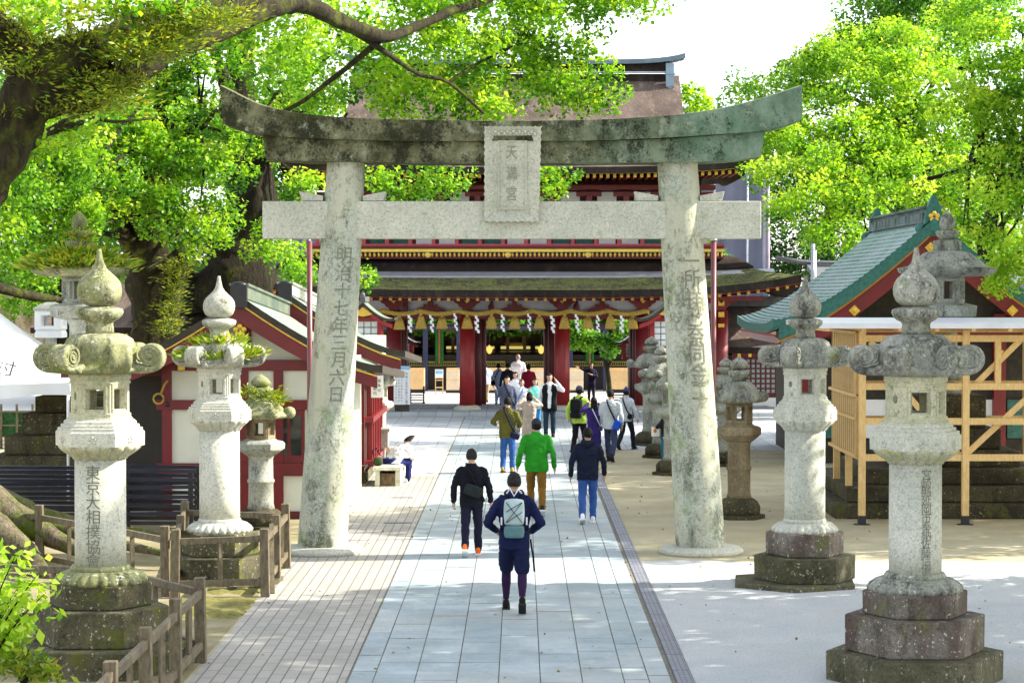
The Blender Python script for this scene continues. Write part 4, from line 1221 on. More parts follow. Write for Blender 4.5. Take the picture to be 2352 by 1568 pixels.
b.build('steel_pole', M['pole_red'], origin=(xw(711, 36), 36, 0), label='slim dark red pole behind the left gateway leg', cat='pole', group='dark red poles behind the gateway')
t = thing('steel_pole', (xw(1639, 36), 36, 0), 'slim dark red pole with a silver cap behind the right gateway leg', 'pole', 'dark red poles behind the gateway')
b = MB(); b.tube([(xw(1639, 36), 36, 0), (xw(1639, 36), 36, zw(553, 36))], 6.2 / FPX * 36, 14); b.build('shaft', M['pole_red'], t)
b = MB(); b.tube([(xw(1639, 36), 36, zw(553, 36)), (xw(1639, 36), 36, zw(549, 36))], 8 / FPX * 36, 14); b.build('cap', M['steel'], t)
# ------------------------------------------------------------------ roofs
def hip_roof(mb, cx, y0, y1, hx, ty0, ty1, thx, ze, zt, lift=.4, conc=1.3, th=.2, m=0, mbot=None, n=28, nv=8, lp=4, sides='FRBL'):
    """four concave slopes from an eave rectangle to a top rectangle, corners lifted"""
    def slope(A, B, C, D):
        A, B, C, D = Vector(A), Vector(B), Vector(C), Vector(D)
        def fn(u, v):
            e = A + (B - A) * u; t = D + (C - D) * u
            s = abs(2 * u - 1)
            p = e + (t - e) * v
            p.z = ze + lift * s ** lp * (1 - v) ** 1.5 + (zt - ze) * v ** conc
            return p
        return fn
    E = [(cx - hx, y0, 0), (cx + hx, y0, 0), (cx + hx, y1, 0), (cx - hx, y1, 0)]
    T = [(cx - thx, ty0, 0), (cx + thx, ty0, 0), (cx + thx, ty1, 0), (cx - thx, ty1, 0)]
    for i, s in enumerate('FRBL'):
        if s in sides: mb.grid(slope(E[i], E[(i + 1) % 4], T[(i + 1) % 4], T[i]), n, nv, th, m, True, mbot, (8, 1))
YG = 72.0
def glowmat(name, c, e):
    t = NT(name); t.col(c).rough(.5)
    t.b.inputs['Emission Color'].default_value = c4(c); t.b.inputs['Emission Strength'].default_value = e
    return t.mat
M['lampglow'] = glowmat('lamp_glow', (.85, .45, .10), .3)
GX = xw(1182, YG)
gate = thing('shrine_gate', (GX, YG, 0), 'large two storey red shrine gate with thatched roofs at the end of the path', 'shrine gate')
b = MB(); b.box2(GX - 9.3, GX + 9.3, 70.42, 75.3, 0, .14); b.box2(GX - 8.6, GX + 8.6, 73.2, 74.8, .1402, .18); b.build('podium', M['flags'], gate, bev=.02)
colX = [xw(q, YG) for q in (905, 1073, 1291, 1476, 1655)] + [GX - (xw(1655, YG) - GX)]
for i, X in enumerate(colX):
    b = MB(); b.lathe([(.26, .30), (.255, 1.5), (.25, zw(712, YG))], 28, (X, YG, 0)); 
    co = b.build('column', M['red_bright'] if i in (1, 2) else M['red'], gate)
    b = MB(); b.lathe([(.46, .14), (.46, .18), (.38, .27), (.28, .30)], 28, (X, YG, 0)); b.build('column_base', M['granite_pale'], co)
    if i in (4,):
        for py, h in ((690, 12), (716, 12), (743, 8)):
            b = MB(); b.box2(X - .10, X + .10, YG - .30, YG - .24, zw(py + h, YG), zw(py, YG)); b.build('gold_fitting', M['gold'], co)
for X0 in (1073, 1291, 905, 1476):
    X = xw(X0, YG)
    for dy, off in ((2.2, .22), (4.6, .34)):
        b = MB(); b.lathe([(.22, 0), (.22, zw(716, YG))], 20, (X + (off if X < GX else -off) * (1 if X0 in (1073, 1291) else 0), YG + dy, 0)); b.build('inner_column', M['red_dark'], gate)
xl, xr = xw(842, YG), xw(1662, YG)
b = MB(); b.box2(xl - .6, xr, YG - .17, YG + .17, zw(731, YG), zw(714, YG)); b.box2(xl - .6, xr, YG + 2.0, YG + 2.3, zw(735, YG), zw(715, YG)); b.build('main_beam', M['red'], gate)
b = MB(); b.box2(xl - .6, xr, YG - .04, YG + .04, zw(713.5, YG), zw(689, YG)); b.build('frieze', plain('frieze', (.50, .50, .53), .8, .08), gate)
b = MB(); b.box2(xl - 1.5, xr + 1.2, YG - .95, YG - .72, zw(690, 71.2), zw(681, 71.2)); b.build('fascia', M['red'], gate)
# curved frog-leg struts and bracket arms in the frieze
def froglegs(mb, X, zb, zt, hw, y):
    out = []
    for s in (1, -1):
        pts = [(0.07, zt), (.09, zb + .55 * (zt - zb)), (.22 * hw, zb + .34 * (zt - zb)), (.36 * hw, zb + .62 * (zt - zb)), (.46 * hw, zb + .58 * (zt - zb)), (.46 * hw, zb + .40 * (zt - zb)), (.62 * hw, zb + .32 * (zt - zb)), (hw, zb + .05), (hw, zb), (0, zb)]
        pts = [(X + s * a, y, z) for a, z in pts] + [(X, y, zt)]
        mb.extr(pts if s > 0 else pts[::-1], (0, .08, 0))
for i, px in enumerate((989, 1182, 1383)):
    b = MB(); froglegs(b, xw(px, YG), zw(714, YG), zw(689, YG), .50, YG - .14); b.build('frog_leg_strut', M['red'], gate)
for px in (905, 1073, 1291, 1476, 1655, 709):
    X = xw(px, YG); b = MB(); za, zb = zw(714, YG), zw(688, YG); h = zb - za
    pts = [(X + q * .62, z_) for q, z_ in ((-.22, za), (.22, za), (.26, za + .25 * h), (.42, za + .40 * h), (.50, za + .62 * h), (.66, za + .72 * h), (.74, zb), (-.74, zb), (-.66, za + .72 * h), (-.50, za + .62 * h), (-.42, za + .40 * h), (-.26, za + .25 * h))]
    b.extr([(p, YG - .22, z) for p, z in pts], (0, .16, 0)); br = b.build('bracket', M['red'], gate)
    b = MB(); b.extr([(X - .10, YG - .30, zb - .02), (X, YG - .30, zb - .12), (X + .10, YG - .30, zb - .02), (X + .08, YG - .30, zb + .06), (X - .08, YG - .30, zb + .06)], (0, .07, 0)); b.build('gold_crest', M['gold'], br)
for px in (944, 1140, 1335):
    X = xw(px - 12, YG); b = MB(); b.ell((X, YG - .14, zw(706, YG)), (.10, .05, .14), 12, 8); b.ell((X + .02, YG - .14, zw(697, YG)), (.06, .05, .09), 10, 6); b.build('carved_beast', M['red_dark'], gate)
# eave rafters with gilded ends
b = MB(); g = MB(); i = 0; px = 542
while px < 1830:
    s = abs(px - 1182) / 658; lift = .48 * s ** 4
    X = xw(px, 70.4)
    z = zw(687, 70.4) + lift
    b.box2(X - .05, X + .05, 70.35, 72.4, z - .06, z + .07); g.box2(X - .05, X + .05, 70.31, 70.348, z - .055, z + .065); px += 22.2
b.build('rafters', M['red_dark'], gate); g.build('gold_rafter_ends', M['gold'], gate)
b = MB()
ze = zw(666, 69.8)
hip_roof(b, GX, 69.8, 79.6, 9.2, 74.0, 76.5, 6.9, ze, zw(592, 74), .50, 1.15, .24, 0, 1, 40, 10)
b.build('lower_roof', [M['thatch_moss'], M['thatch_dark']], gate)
b = MB()
def fl(u, v):
    X = GX - 9.2 + 18.4 * (.035 + .93 * u); s = abs(X - GX) / 9.2; Y = 71.55 + .55 * v
    vv = (Y - 69.8) / 4.2
    return Vector((X, Y, ze + .5 * s ** 4 * (1 - vv) ** 1.5 + (zw(592, 74) - ze) * vv ** 1.15 + .055))
b.grid(fl, 24, 1, .05); b.build('roof_flashing', M['flash'], gate)
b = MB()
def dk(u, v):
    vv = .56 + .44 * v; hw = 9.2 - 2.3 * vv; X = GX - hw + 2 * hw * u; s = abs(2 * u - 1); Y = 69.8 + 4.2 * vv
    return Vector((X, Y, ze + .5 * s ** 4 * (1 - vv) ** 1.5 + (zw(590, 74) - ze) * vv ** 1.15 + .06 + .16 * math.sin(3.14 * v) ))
b.grid(dk, 30, 6, .05); b.build('shaded_thatch_band', M['thatch_dark'], gate)  # shade under the balcony, put into the upper slope as darker thatch
b = MB(); 
def efn(u, v):
    X = GX - 9.15 + 18.3 * u; s = abs(2 * u - 1)
    return Vector((X, 69.86, ze + .48 * s ** 4 - .275 + .025 * v))
b.grid(efn, 30, 1, Vector((0, .12, 0))); b.build('eave_moulding', M['red_bright'], gate)
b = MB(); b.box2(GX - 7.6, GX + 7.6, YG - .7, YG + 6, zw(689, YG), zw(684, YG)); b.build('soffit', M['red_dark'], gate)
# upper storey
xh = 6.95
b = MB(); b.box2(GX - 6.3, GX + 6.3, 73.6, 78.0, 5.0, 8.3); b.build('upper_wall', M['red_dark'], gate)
b = MB(); b.box2(GX - xh, GX + xh, 72.3, 73.6, zw(570, 72.3), zw(565, 72.3)); b.box2(GX - xh, GX + xh, 72.45, 73.6, zw(594, 72.3), zw(571, 72.3)); b.build('balcony', M['red'], gate)
b = MB(); X = GX - xh + .07
b.box2(GX - xh, GX + xh, 72.24, 72.298, zw(578.5, 72.3), zw(572, 72.3))
k = 0
while X < GX + xh:
    if k % 18 == 9: b.ell((X, 72.33, zw(585, 72.3)), (.11, .05, .11), 12, 8)
    else: b.tube([(X, 72.36, zw(579, 72.3)), (X, 72.36, zw(586, 72.3)), (X, 72.36, zw(590, 72.3))], [.034, .040, .02], 8)
    X += .148; k += 1
b.build('gold_fringe', plain('gold_bright', (.85, .60, .12), .4, .15, 10, metal=.2), gate)
pk = plain('pink_rail', (.40, .05, .07), .5)
b = MB(); b.box2(GX - xh, GX + xh, 72.30, 72.42, zw(566, 72.3), zw(560, 72.3)); b.box2(GX - xh, GX + xh, 72.32, 72.40, zw(540, 72.3), zw(536, 72.3))
for i in range(18):
    X = GX - xh + .4 + i * (2 * xh - .8) / 17; b.box2(X - .06, X + .06, 72.31, 72.41, zw(560, 72.3), zw(530, 72.3))
b.build('balustrade', pk, gate)
for i in range(17):
    X = GX - xh + .82 + i * (2 * xh - .8) / 17
    b = MB(); b.box2(X - .28, X + .28, 73.52, 73.597, 5.3, 6.9); b.build('wall_panel', [M['white'], M['white'], M['copper_edge'], M['copper_edge']][i % 4], gate)
# bracket zone below the upper eave
b = MB(); 
for z0, z1, dy, h in ((6.9, 7.05, .2, 6.5), (7.45, 7.6, .9, 6.7)): b.box2(GX - h, GX + h, 73.6 - dy, 73.6, z0, z1)
b.build('upper_beam', M['red'], gate)
for i in range(11):
    X = GX - 6.2 + i * 1.24; b = MB(); b.box2(X - .09, X + .09, 72.4, 73.6, 7.06, 7.22); b.box2(X - .42, X + .42, 72.75, 73.0, 7.23, 7.37); b.build('upper_bracket', M['red'], gate)
    if i < 10:
        b = MB(); b.box2(X + .3, X + .95, 73.45, 73.598, 7.1, 7.4); b.build('wall_panel', M['white'], gate)
b = MB(); g = MB(); w_ = MB(); i = 0; X = GX - 7.3
while X < GX + 7.3:
    s = abs(X - GX) / 7.6; z = 7.80 + .18 * s ** 4
    b.box2(X - .045, X + .045, 70.95, 73.6, z - .05, z + .06); g.box2(X - .05, X + .05, 70.92, 70.948, z - .055, z + .065); X += .22
b.build('upper_rafters', M['red'], gate); g.build('gold_rafter_ends', M['gold'], gate)
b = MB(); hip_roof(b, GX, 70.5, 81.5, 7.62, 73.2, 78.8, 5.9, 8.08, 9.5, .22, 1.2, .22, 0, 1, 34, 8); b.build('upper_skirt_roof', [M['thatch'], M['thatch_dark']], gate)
b = MB(); b.grid(lambda u, v: Vector((GX - 7.55 + 15.1 * u, 70.56, 7.86 + .20 * abs(2 * u - 1) ** 4 + .03 * v)), 30, 1, Vector((0, .1, 0))); b.build('eave_moulding', M['gold'], gate)
b = MB()
def gsl(sgn):
    def fn(u, v):
        X = GX - 5.72 + 11.44 * u
        Y = (72.9 if sgn < 0 else 79.1) + ((76 - 72.9) if sgn < 0 else (76 - 79.1)) * v
        return Vector((X, Y, 9.42 + 2.15 * v ** 1.15 + .0 * u))
    return fn
b.grid(gsl(-1), 30, 8, .25, 0, True, 1); b.grid(lambda u, v: gsl(1)(1 - u, v), 30, 8, .25, 0, True, 1); b.build('upper_gable_roof', [M['thatch'], M['thatch_dark']], gate)
for s in (-1, 1):
    b = MB(); X = GX + s * 5.3; b.extr([(X, 73.5, 9.3), (X, 78.5, 9.3), (X, 76, 11.2)], (.06, 0, 0)); b.build('gable_end', M['red_dark'], gate)
b = MB(); zr = zw(178, 76)
b.box2(GX - 5.6, GX + 5.45, 75.7, 76.3, 11.3, zw(172, 76)); b.box2(GX - 5.6, GX + 5.45, 75.62, 76.38, zw(166, 76), zw(160, 76)); b.box2(GX - 5.6, GX + 5.45, 75.72, 76.28, zw(159.8, 76), zw(147, 76))
rd = b.build('ridge', M['thatch_dark'], gate)
b = MB(); b.grid(lambda u, v: Vector((GX - 5.9 + 11.8 * u, 75.5 + 1.0 * v, zw(140, 76) + .22 * abs(2 * u - 1) ** 8)), 40, 2, .16); b.build('ridge_cap', plain('bluegrey', (.12, .17, .22), .45, .2, 5), rd)
b = MB(); b.box2(GX - 5.6, GX + 5.5, 75.55, 75.63, zw(170, 76), zw(167.5, 76)); b.build('ridge_line', M['flash'], rd)
for s in (-1, 1):
    b = MB(); X = GX + s * 5.36; b.box2(X - .14, X + .14, 75.35, 75.6, zw(200, 75.4), zw(146, 75.4)); b.box2(X - .17, X + .17, 75.33, 75.62, zw(172, 75.4), zw(168, 75.4)); b.ell((X, 75.48, zw(202, 75.4)), (.13, .13, .13), 12, 8); b.build('ridge_end_tile', plain('bluesteel', (.22, .30, .38), .4, .15, 5), rd)
# ------------------------------------------------------------------ rope, tassels, paper streamers
YR = 70.45
def ropez(px):
    nodes = [880, 932, 1074, 1290, 1480]
    return zw(717 + 7 * abs(math.sin((px - 880) / 86 * math.pi)) ** 1.0 - 3, YR)
b = MB()
for k in range(3):
    pts = []; 
    for i in range(421):
        px = 872 + 618 * i / 420; a = i * .50 + k * 2.094
        pts.append((xw(px, YR), YR + .046 * math.cos(a), ropez(px) + .046 * math.sin(a)))
    b.tube(pts, .037, 6)
b.build('straw_rope', M['goldrope'], origin=(GX, YR, zw(720, YR)), label='thick twisted golden straw rope hanging in scallops across the front of the shrine gate', cat='rope')
tas = ['first', 'second', 'third', 'fourth', 'fifth', 'sixth', 'seventh', 'eighth', 'ninth', 'tenth', 'eleventh']
for i, px in enumerate((917, 967, 1015, 1073, 1129, 1182, 1239, 1297, 1350, 1402, 1453)):
    X = xw(px, YR); zt = ropez(px) - .05; zb = zw(755 if px != 917 else 757, YR)
    t = thing('straw_tassel', (X, YR, zb), 'golden straw tassel, %s from the left along the gate rope' % tas[i], 'tassel', 'straw tassels on the gate rope')
    b = MB()
    b.lathe([(.03, zt), (.055, zt - .03), (.05, zt - .10)][::-1], 16, (X, YR, 0)); b.build('knot', M['goldrope'], t)
    b = MB()
    b.lathe([(.165, zb), (.175, zb + .03), (.13, zb + .22), (.085, zb + .38), (.06, zt - .10)], 60, (X, YR, 0), lambda a, r, z: r * (1 + .10 * math.sin(a * 15) * (r > .08))); b.build('skirt', M['goldrope'], t)
for i, px in enumerate((941, 991, 1046, 1095, 1154, 1215, 1269, 1325, 1373, 1428)):
    X = xw(px, YR - .06); z = ropez(px) - .04; b = MB()
    zz = 0
    for j in range(6):
        dx = (-.03, .025, -.025, .03, -.02, .035)[j] + .012 * math.sin(i * 5 + j); w_ = .085 - .012 * (i % 3)
        ang = .35 * (-1) ** j + i * .3
        yy = YR - .06 + .012 * (j % 2); p = [(X + dx - w_ / 2, yy, z - .09 * j), (X + dx + w_ / 2, yy, z - .09 * j - .02), (X + dx + w_ / 2 + .01, yy, z - .09 * j - .135), (X + dx - w_ / 2 + .01, yy, z - .09 * j - .115)]
        b.extr(p, (0, .006, 0))
    b.build('paper_streamer', M['paper'], origin=(X, YR, z - .6), label='white zigzag paper streamer, %s from the left on the gate rope' % tas[i], cat='paper streamer', group='paper streamers on the gate rope')
# ------------------------------------------------------------------ lantern shrines flanking the gate
def lantern_house(px, Y, s, label, zbase=0):
    X = xw(px, Y); t = thing('wooden_lantern', (X, Y, zbase), label, 'wooden lantern', 'roofed red lantern houses by the gate')
    zr = zw(690, 68) * 1.0; H = (3.85 if s == 1 else 2.62)
    b = MB(); b.box2(X - .25 * s, X + .25 * s, Y - .25 * s, Y + .25 * s, zbase, H - 1.55 * s); b.build('post', M['granite_pale'], t)
    z0, z1 = H - 1.5 * s, H - .72 * s
    b = MB()
    for a in (-1, 1):
        for c in (-1, 1): b.box2(X + a * .48 * s - .06, X + a * .48 * s + .06, Y + c * .48 * s - .06, Y + c * .48 * s + .06, z0, z1)
    b.box2(X - .58 * s, X + .58 * s, Y - .58 * s, Y + .58 * s, z0 - .10, z0); b.box2(X - .56 * s, X + .56 * s, Y - .56 * s, Y + .56 * s, z1, z1 + .12)
    b.build('frame', M['red_bright'], t)
    b = MB(); b.box2(X - .44 * s, X + .44 * s, Y - .44 * s, Y + .44 * s, z0 + .01, z1 - .01); pn = b.build('paper_panel', M['white'], t)
    b = MB()
    for i in range(1, 4):
        xx = X - .44 * s + .88 * s * i / 4; b.box2(xx - .012, xx + .012, Y - .455 * s, Y - .442 * s, z0 + .02, z1 - .02)
    for i in range(1, 4):
        zz = z0 + (z1 - z0) * i / 4; b.box2(X - .43 * s, X + .43 * s, Y - .458 * s, Y - .4555 * s, zz - .012, zz + .012)
    b.build('lattice', M['copper_edge'], pn)
    b = MB()
    def sl(sg):
        return lambda u, v: Vector((X + sg * (0 + .98 * s * v), Y - .9 * s + 1.8 * s * u, H - .12 * s - .58 * s * (1 - (1 - v) ** 1.7) + .10 * s * v ** 6))
    b.grid(sl(1), 4, 12, .09 * s, 0, True, 1, (3, 1)); b.grid(lambda u, v: sl(-1)(1 - u, v), 4, 12, .09 * s, 0, True, 1, (3, 1)); b.build('roof', [M['copper_pale'], M['darkwood']], t)
    b = MB(); b.box2(X - .08 * s, X + .08 * s, Y - .95 * s, Y + .95 * s, H - .12 * s, H + .04 * s); b.ell((X, Y - .95 * s, H + .08 * s), (.08 * s, .05 * s, .10 * s), 10, 8); b.build('ridge', M['grey_tile'], t)
    b = MB(); pts = [(X + sg * d, Y - .82 * s, H - .24 * s - .58 * s * (1 - (1 - d / (.98 * s)) ** 1.7)) for sg, d in [(-1, .9 * s), (-1, .6 * s), (-1, .3 * s), (1, .0), (1, .3 * s), (1, .6 * s), (1, .9 * s)]]
    b.extr(pts + [(p[0], p[1], p[2] - .13 * s) for p in pts[::-1]], (0, .06, 0)); gb_ = b.build('bargeboard', M['red_bright'], t)
    b = MB(); b.extr([(X - .3 * s, Y - .84 * s, H - .50 * s), (X, Y - .84 * s, H - .28 * s), (X + .3 * s, Y - .84 * s, H - .50 * s), (X, Y - .84 * s, H - .58 * s)], (0, .015, 0)); b.build('gold_crest', M['gold'], gb_)
    return t
lantern_house(838, 68, 1.0, 'red lantern house left of the gate, half hidden by the left gateway leg')
lantern_house(1532, 68, 1.0, 'red lantern house right of the gate, half hidden by the right gateway leg')
lantern_house(926, 79, .62, 'small red lantern house deeper inside the gate on the left, under the streamers')
lantern_house(1452, 79, .62, 'small red lantern house deeper inside the gate on the right, beside the green leaves')
# ------------------------------------------------------------------ hall behind the gate
YH = 90.0
hall = thing('worship_hall', (GX, YH, 0), 'dim open worship hall with gold furnishings seen through the gate', 'hall')
hz = lambda py: zw(py, YH)
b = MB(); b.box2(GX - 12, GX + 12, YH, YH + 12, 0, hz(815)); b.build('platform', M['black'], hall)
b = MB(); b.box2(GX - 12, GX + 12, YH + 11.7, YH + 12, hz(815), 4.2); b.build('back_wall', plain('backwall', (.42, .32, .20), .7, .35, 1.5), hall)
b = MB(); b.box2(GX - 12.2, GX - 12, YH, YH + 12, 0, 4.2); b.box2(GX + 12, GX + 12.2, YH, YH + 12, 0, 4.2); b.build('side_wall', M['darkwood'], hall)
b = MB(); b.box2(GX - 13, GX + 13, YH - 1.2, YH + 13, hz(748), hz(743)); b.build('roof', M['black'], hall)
b = MB(); b.box2(GX - 12.6, GX + 12.6, YH - .6, YH - .4, hz(757), hz(746)); b.build('curtain_beam', plain('violet', (.10, .08, .17), .7), hall)
for px in (977, 1054, 1310, 1391):
    b = MB(); X = xw(px, YH - 1); b.box2(X - .10, X + .10, YH - 1.1, YH - .9, 0, hz(744)); b.build('slim_post', M['navy_metal'], hall)
for px in (1040, 1166, 1205, 1330, 948, 1420):
    b = MB(); X = xw(px, YH + 5); b.box2(X - .07, X + .07, YH + 5, YH + 5.14, hz(815), hz(746)); b.build('inner_post', M['lightwood'], hall)
GILT = plain('gilt', (.30, .26, .05), .5, .3, 8)
for x0, x1 in ((930, 1060), (1108, 1160), (1206, 1262), (1308, 1450)):
    b = MB()
    X0, X1 = xw(x0, YH - .15), xw(x1, YH - .15)
    b.box2(X0, X1, YH - .2, YH - .1, hz(832), hz(829)); b.box2(X0, X1, YH - .2, YH - .1, hz(840), hz(838))
    n = int((X1 - X0) / .09)
    for i in range(n + 1): x = X0 + (X1 - X0) * i / n; b.box2(x - .016, x + .016, YH - .18, YH - .12, hz(838), hz(832))
    b.build('gilt_railing', GILT, hall)
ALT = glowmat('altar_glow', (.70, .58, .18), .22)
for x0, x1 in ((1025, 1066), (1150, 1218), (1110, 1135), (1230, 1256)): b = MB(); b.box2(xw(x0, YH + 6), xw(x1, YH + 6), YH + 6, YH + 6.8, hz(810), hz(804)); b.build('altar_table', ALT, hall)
t = thing('altar_shrine', (xw(1183, YH + 6), YH + 6.4, hz(801)), 'small gilded roofed shrine in the middle of the dim hall', 'altar')
b = MB(); X = xw(1183, YH + 6); Y = YH + 6.4; z = hz(801)
b.box2(X - .45, X + .45, Y - .3, Y + .3, z, z + .1)
for a in (-1, 1):
    for c in (-1, 1): b.box2(X + a * .36 - .04, X + a * .36 + .04, Y + c * .22 - .04, Y + c * .22 + .04, z + .1, z + .55)
b.build('frame', M['gold'], t)
b = MB(); b.lathe([(.62, z + .52), (.58, z + .56), (.35, z + .72), (.12, z + .86), (.02, z + .92)], 4, (X, Y, 0), None, 0, False, R(45)); b.build('roof', M['gold'], t)
for px, side in ((1124, 'left'), (1243, 'right')):
    X = xw(px, YH - .8); Y = YH - .8
    t = thing('hanging_lantern', (X, Y, hz(812)), 'small gold hanging lantern on the %s side of the gate opening' % side, 'hanging lantern', 'gold lanterns hanging in the hall')
    b = MB(); b.lathe([(.04, hz(811)), (.09, hz(808)), (.13, hz(801)), (.15, hz(799))], 6, (X, Y, 0)); b.lathe([(.17, hz(799)), (.06, hz(795)), (.02, hz(791))], 6, (X, Y, 0)); b.build('body', M['lampglow'], t)
    b = MB(); b.tube([(X, Y, hz(791)), (X, Y, hz(746))], .012, 6); b.build('chain', M['black'], t)
for px, y0, y1, lb in ((1009, 757, 834, 'long green banner with a red stripe in the left bay of the hall'), (1355, 764, 834, 'green banner with a red stripe behind the pointing person, right bay')):
    X = xw(px, YH - .3); t = thing('banner', (X, YH - .3, hz(y1)), lb, 'banner', 'green banners in the hall')
    b = MB(); hw = 9.5 / FPX * YH
    b.grid(lambda u, v: Vector((X - hw + 2 * hw * u, YH - .3 + .02 * math.sin(u * 14), hz(y1) + (hz(y0) - hz(y1)) * v)), 16, 2, Vector((0, .01, 0))); b.build('cloth', plain('green_cloth', (.02, .22, .02), .8, .15), t)
    b = MB(); b.box2(X - .035, X + .035, YH - .34, YH - .325, hz(y1), hz(y0)); b.build('stripe', plain('salmon', (.50, .16, .12), .8), t)
for i, (x0, x1, lb) in enumerate(((938, 974, 'orange wooden offering box in the left bay beside the navy post'), (1025, 1055, 'pale wooden offering box in the left bay against the left gate column'), (1108, 1256, 'long pale wooden offering box behind the group in the middle bay'), (1308, 1340, 'pale wooden offering box just right of the right gate column'), (1395, 1449, 'orange wooden offering box at the right end of the right bay'))):
    Y = 87.0; X0, X1 = xw(x0, Y), xw(x1, Y); z1 = zw(849, Y); z0 = .12
    t = thing('offering_box', ((X0 + X1) / 2, Y, 0), lb, 'offering box', 'wooden offering boxes before the hall')
    b = MB(); b.box2(X0, X1, Y, Y + .8, z0, z1); b.build('chest', M['lightwood'] if i in (0, 4) else M['palewood'], t, bev=.01)
    b = MB(); b.box2(X0 - .02, X1 + .02, Y - .02, Y + .82, 0, z0 - .002); b.build('plinth', M['black'], t)
    b = MB()
    for j in range(5): b.box2(X0, X1, Y + .06 + j * .16, Y + .12 + j * .16, z1 + .002, z1 + .05)
    b.box2(X0, X1, Y - .012, Y - .002, z1 - .42, z1 - .40); b.build('slats', M['lightwood'], t)
# ------------------------------------------------------------------ corridors beside the gate
def corridor(name, x0, x1, Y, label, roofm, ze, zr, depth=5, lattice=True):
    t = thing(name, ((x0 + x1) / 2, Y, 0), label, 'corridor')
    b = MB(); b.box2(x0, x1, Y, Y + .15, 0, ze + .1); b.build('wall', M['red_dark'], t)
    b = MB(); b.box2(x0, x1, Y - .03, Y - .002, 0, .45); b.build('white_dado', M['white'], t)
    b = MB(); n = max(2, int((x1 - x0) / 2.2))
    for i in range(n + 1): X = x0 + (x1 - x0) * i / n; b.box2(X - .12, X + .12, Y - .12, Y - .032, 0, ze)
    b.box2(x0, x1, Y - .08, Y - .033, ze - .32, ze - .12); b.build('posts', M['red'], t)
    if lattice:
        b = MB(); N = int((x1 - x0) / .17)
        for i in range(N):
            for j in range(7):
                X = x0 + .17 * (i + .5); z = .62 + .17 * j
                b.box2(X - .05, X + .05, Y - .02, Y - .003, z, z + .11)
        o = b.build('lattice_panes', plain('pane', (.30, .34, .36), .5), t)
        o['kind'] = 'stuff'
    b = MB()
    def sl(sg): return lambda u, v: Vector((x0 - .5 + (x1 - x0 + 1) * u, (Y - 1.3) + (depth / 2 + 1.3) * v if sg < 0 else (Y + depth + 1.3) - (depth / 2 + 1.3) * v, ze + (zr - ze) * v ** 1.15))
    b.grid(sl(-1), 16, 8, .2, 0, True, 1); b.grid(lambda u, v: sl(1)(1 - u, v), 16, 8, .2, 0, True, 1); b.build('roof', [roofm, M['thatch_dark']], t)
    b = MB(); b.box2(x0 - .5, x1 + .5, Y + depth / 2 - .2, Y + depth / 2 + .2, zr - .05, zr + .3); b.build('ridge', M['grey_tile'], t)
    b = MB(); X = x0
    while X < x1: b.box2(X - .05, X + .05, Y - 1.22, Y - 1.14, ze - .32, ze - .21); X += .36
    o = b.build('gold_rafter_ends', M['gold'], t); o['kind'] = 'stuff'
    return t
corridor('corridor_building', xw(1690, 74), xw(2120, 74), 74, 'low dark corridor with lattice panes and mossy roof right of the gate', M['thatch'], zw(797, 73), zw(700, 76))
corridor('corridor_building', xw(120, 78), xw(735, 78), 78, 'long low corridor with brown thatched roof behind the left trees', M['thatch'], zw(752, 77), zw(625, 80), 6, False)
t = thing('tiled_house', (xw(20, 92), 92, 0), 'grey roofed house far behind the trees at the left edge', 'house')
X = xw(20, 92); b = MB(); b.box2(X - 5, X + 1.6, 92, 97, 0, zw(632, 92)); b.build('wall', M['brownstone'], t)
b = MB(); b.grid(lambda u, v: Vector((X - 5.6 + 8 * u, 91.2 + 3.4 * v, zw(636, 91) + 1.2 * v)), 8, 3, .15); b.build('roof', M['grey_tile'], t)
b = MB(); b.box2(X - 5.6, X + 2.2, 94.4, 95, zw(636, 91) + 1.2, zw(598, 94)); b.build('ridge', M['flash'], t)
t = thing('tiled_house', (xw(1930, 84), 84, 0), 'dark tiled hall roof end rising behind the green copper roof', 'house')
b = MB(); X = xw(1960, 84); b.box2(X - .9, X + 6, 84, 92, 0, zw(640, 84)); b.build('wall', M['darkwood'], t)
b = MB(); b.grid(lambda u, v: Vector((X - 1.4 + 8 * u, 83 + 4 * v, zw(650, 83) + .75 * v)), 8, 3, .2); b.box2(X - 1.1, X + 6, 86.8, 87.5, zw(625, 84), zw(600, 84)); b.build('roof', M['grey_tile'], t)
b = MB(); b.tube([(X - 2.6, 87.1, zw(590, 84)), (X - 1.6, 87.1, zw(600, 84)), (X, 87.1, zw(603, 84)), (X + 6, 87.1, zw(603, 84))], .1, 8); b.tube([(X - 1.0, 86.6, zw(610, 84)), (X + 6, 86.6, zw(610, 84))], .08, 8); b.build('ridge', M['grey_tile'], t)
# tiled roof behind the upper gate, right
t = thing('tiled_house', (xw(1660, 110), 112, 0), 'distant tiled roof with spiked ridge just above the right end of the stone lintel', 'house')
b = MB(); x0, x1 = xw(1540, 110), xw(1790, 110); b.box2(x0 + .5, x1 - .5, 111, 118, 0, zw(300, 110)); b.build('wall', M['darkwood'], t)
b = MB(); b.grid(lambda u, v: Vector((x0 + (x1 - x0) * u, 109 + 4 * v, zw(300, 109) + (zw(250, 112) - zw(300, 109)) * v)), 8, 3, .2); b.box2(x0, x1, 112.8, 113.2, zw(262, 113), zw(249, 113))
for i in range(24): X = x0 + .2 + i * (x1 - x0 - .4) / 23; b.lathe([(.07, zw(249, 113)), (.02, zw(243, 113))], 6, (X, 113, 0))
b.build('roof', plain('roofgrey', (.16, .15, .19), .6), t)
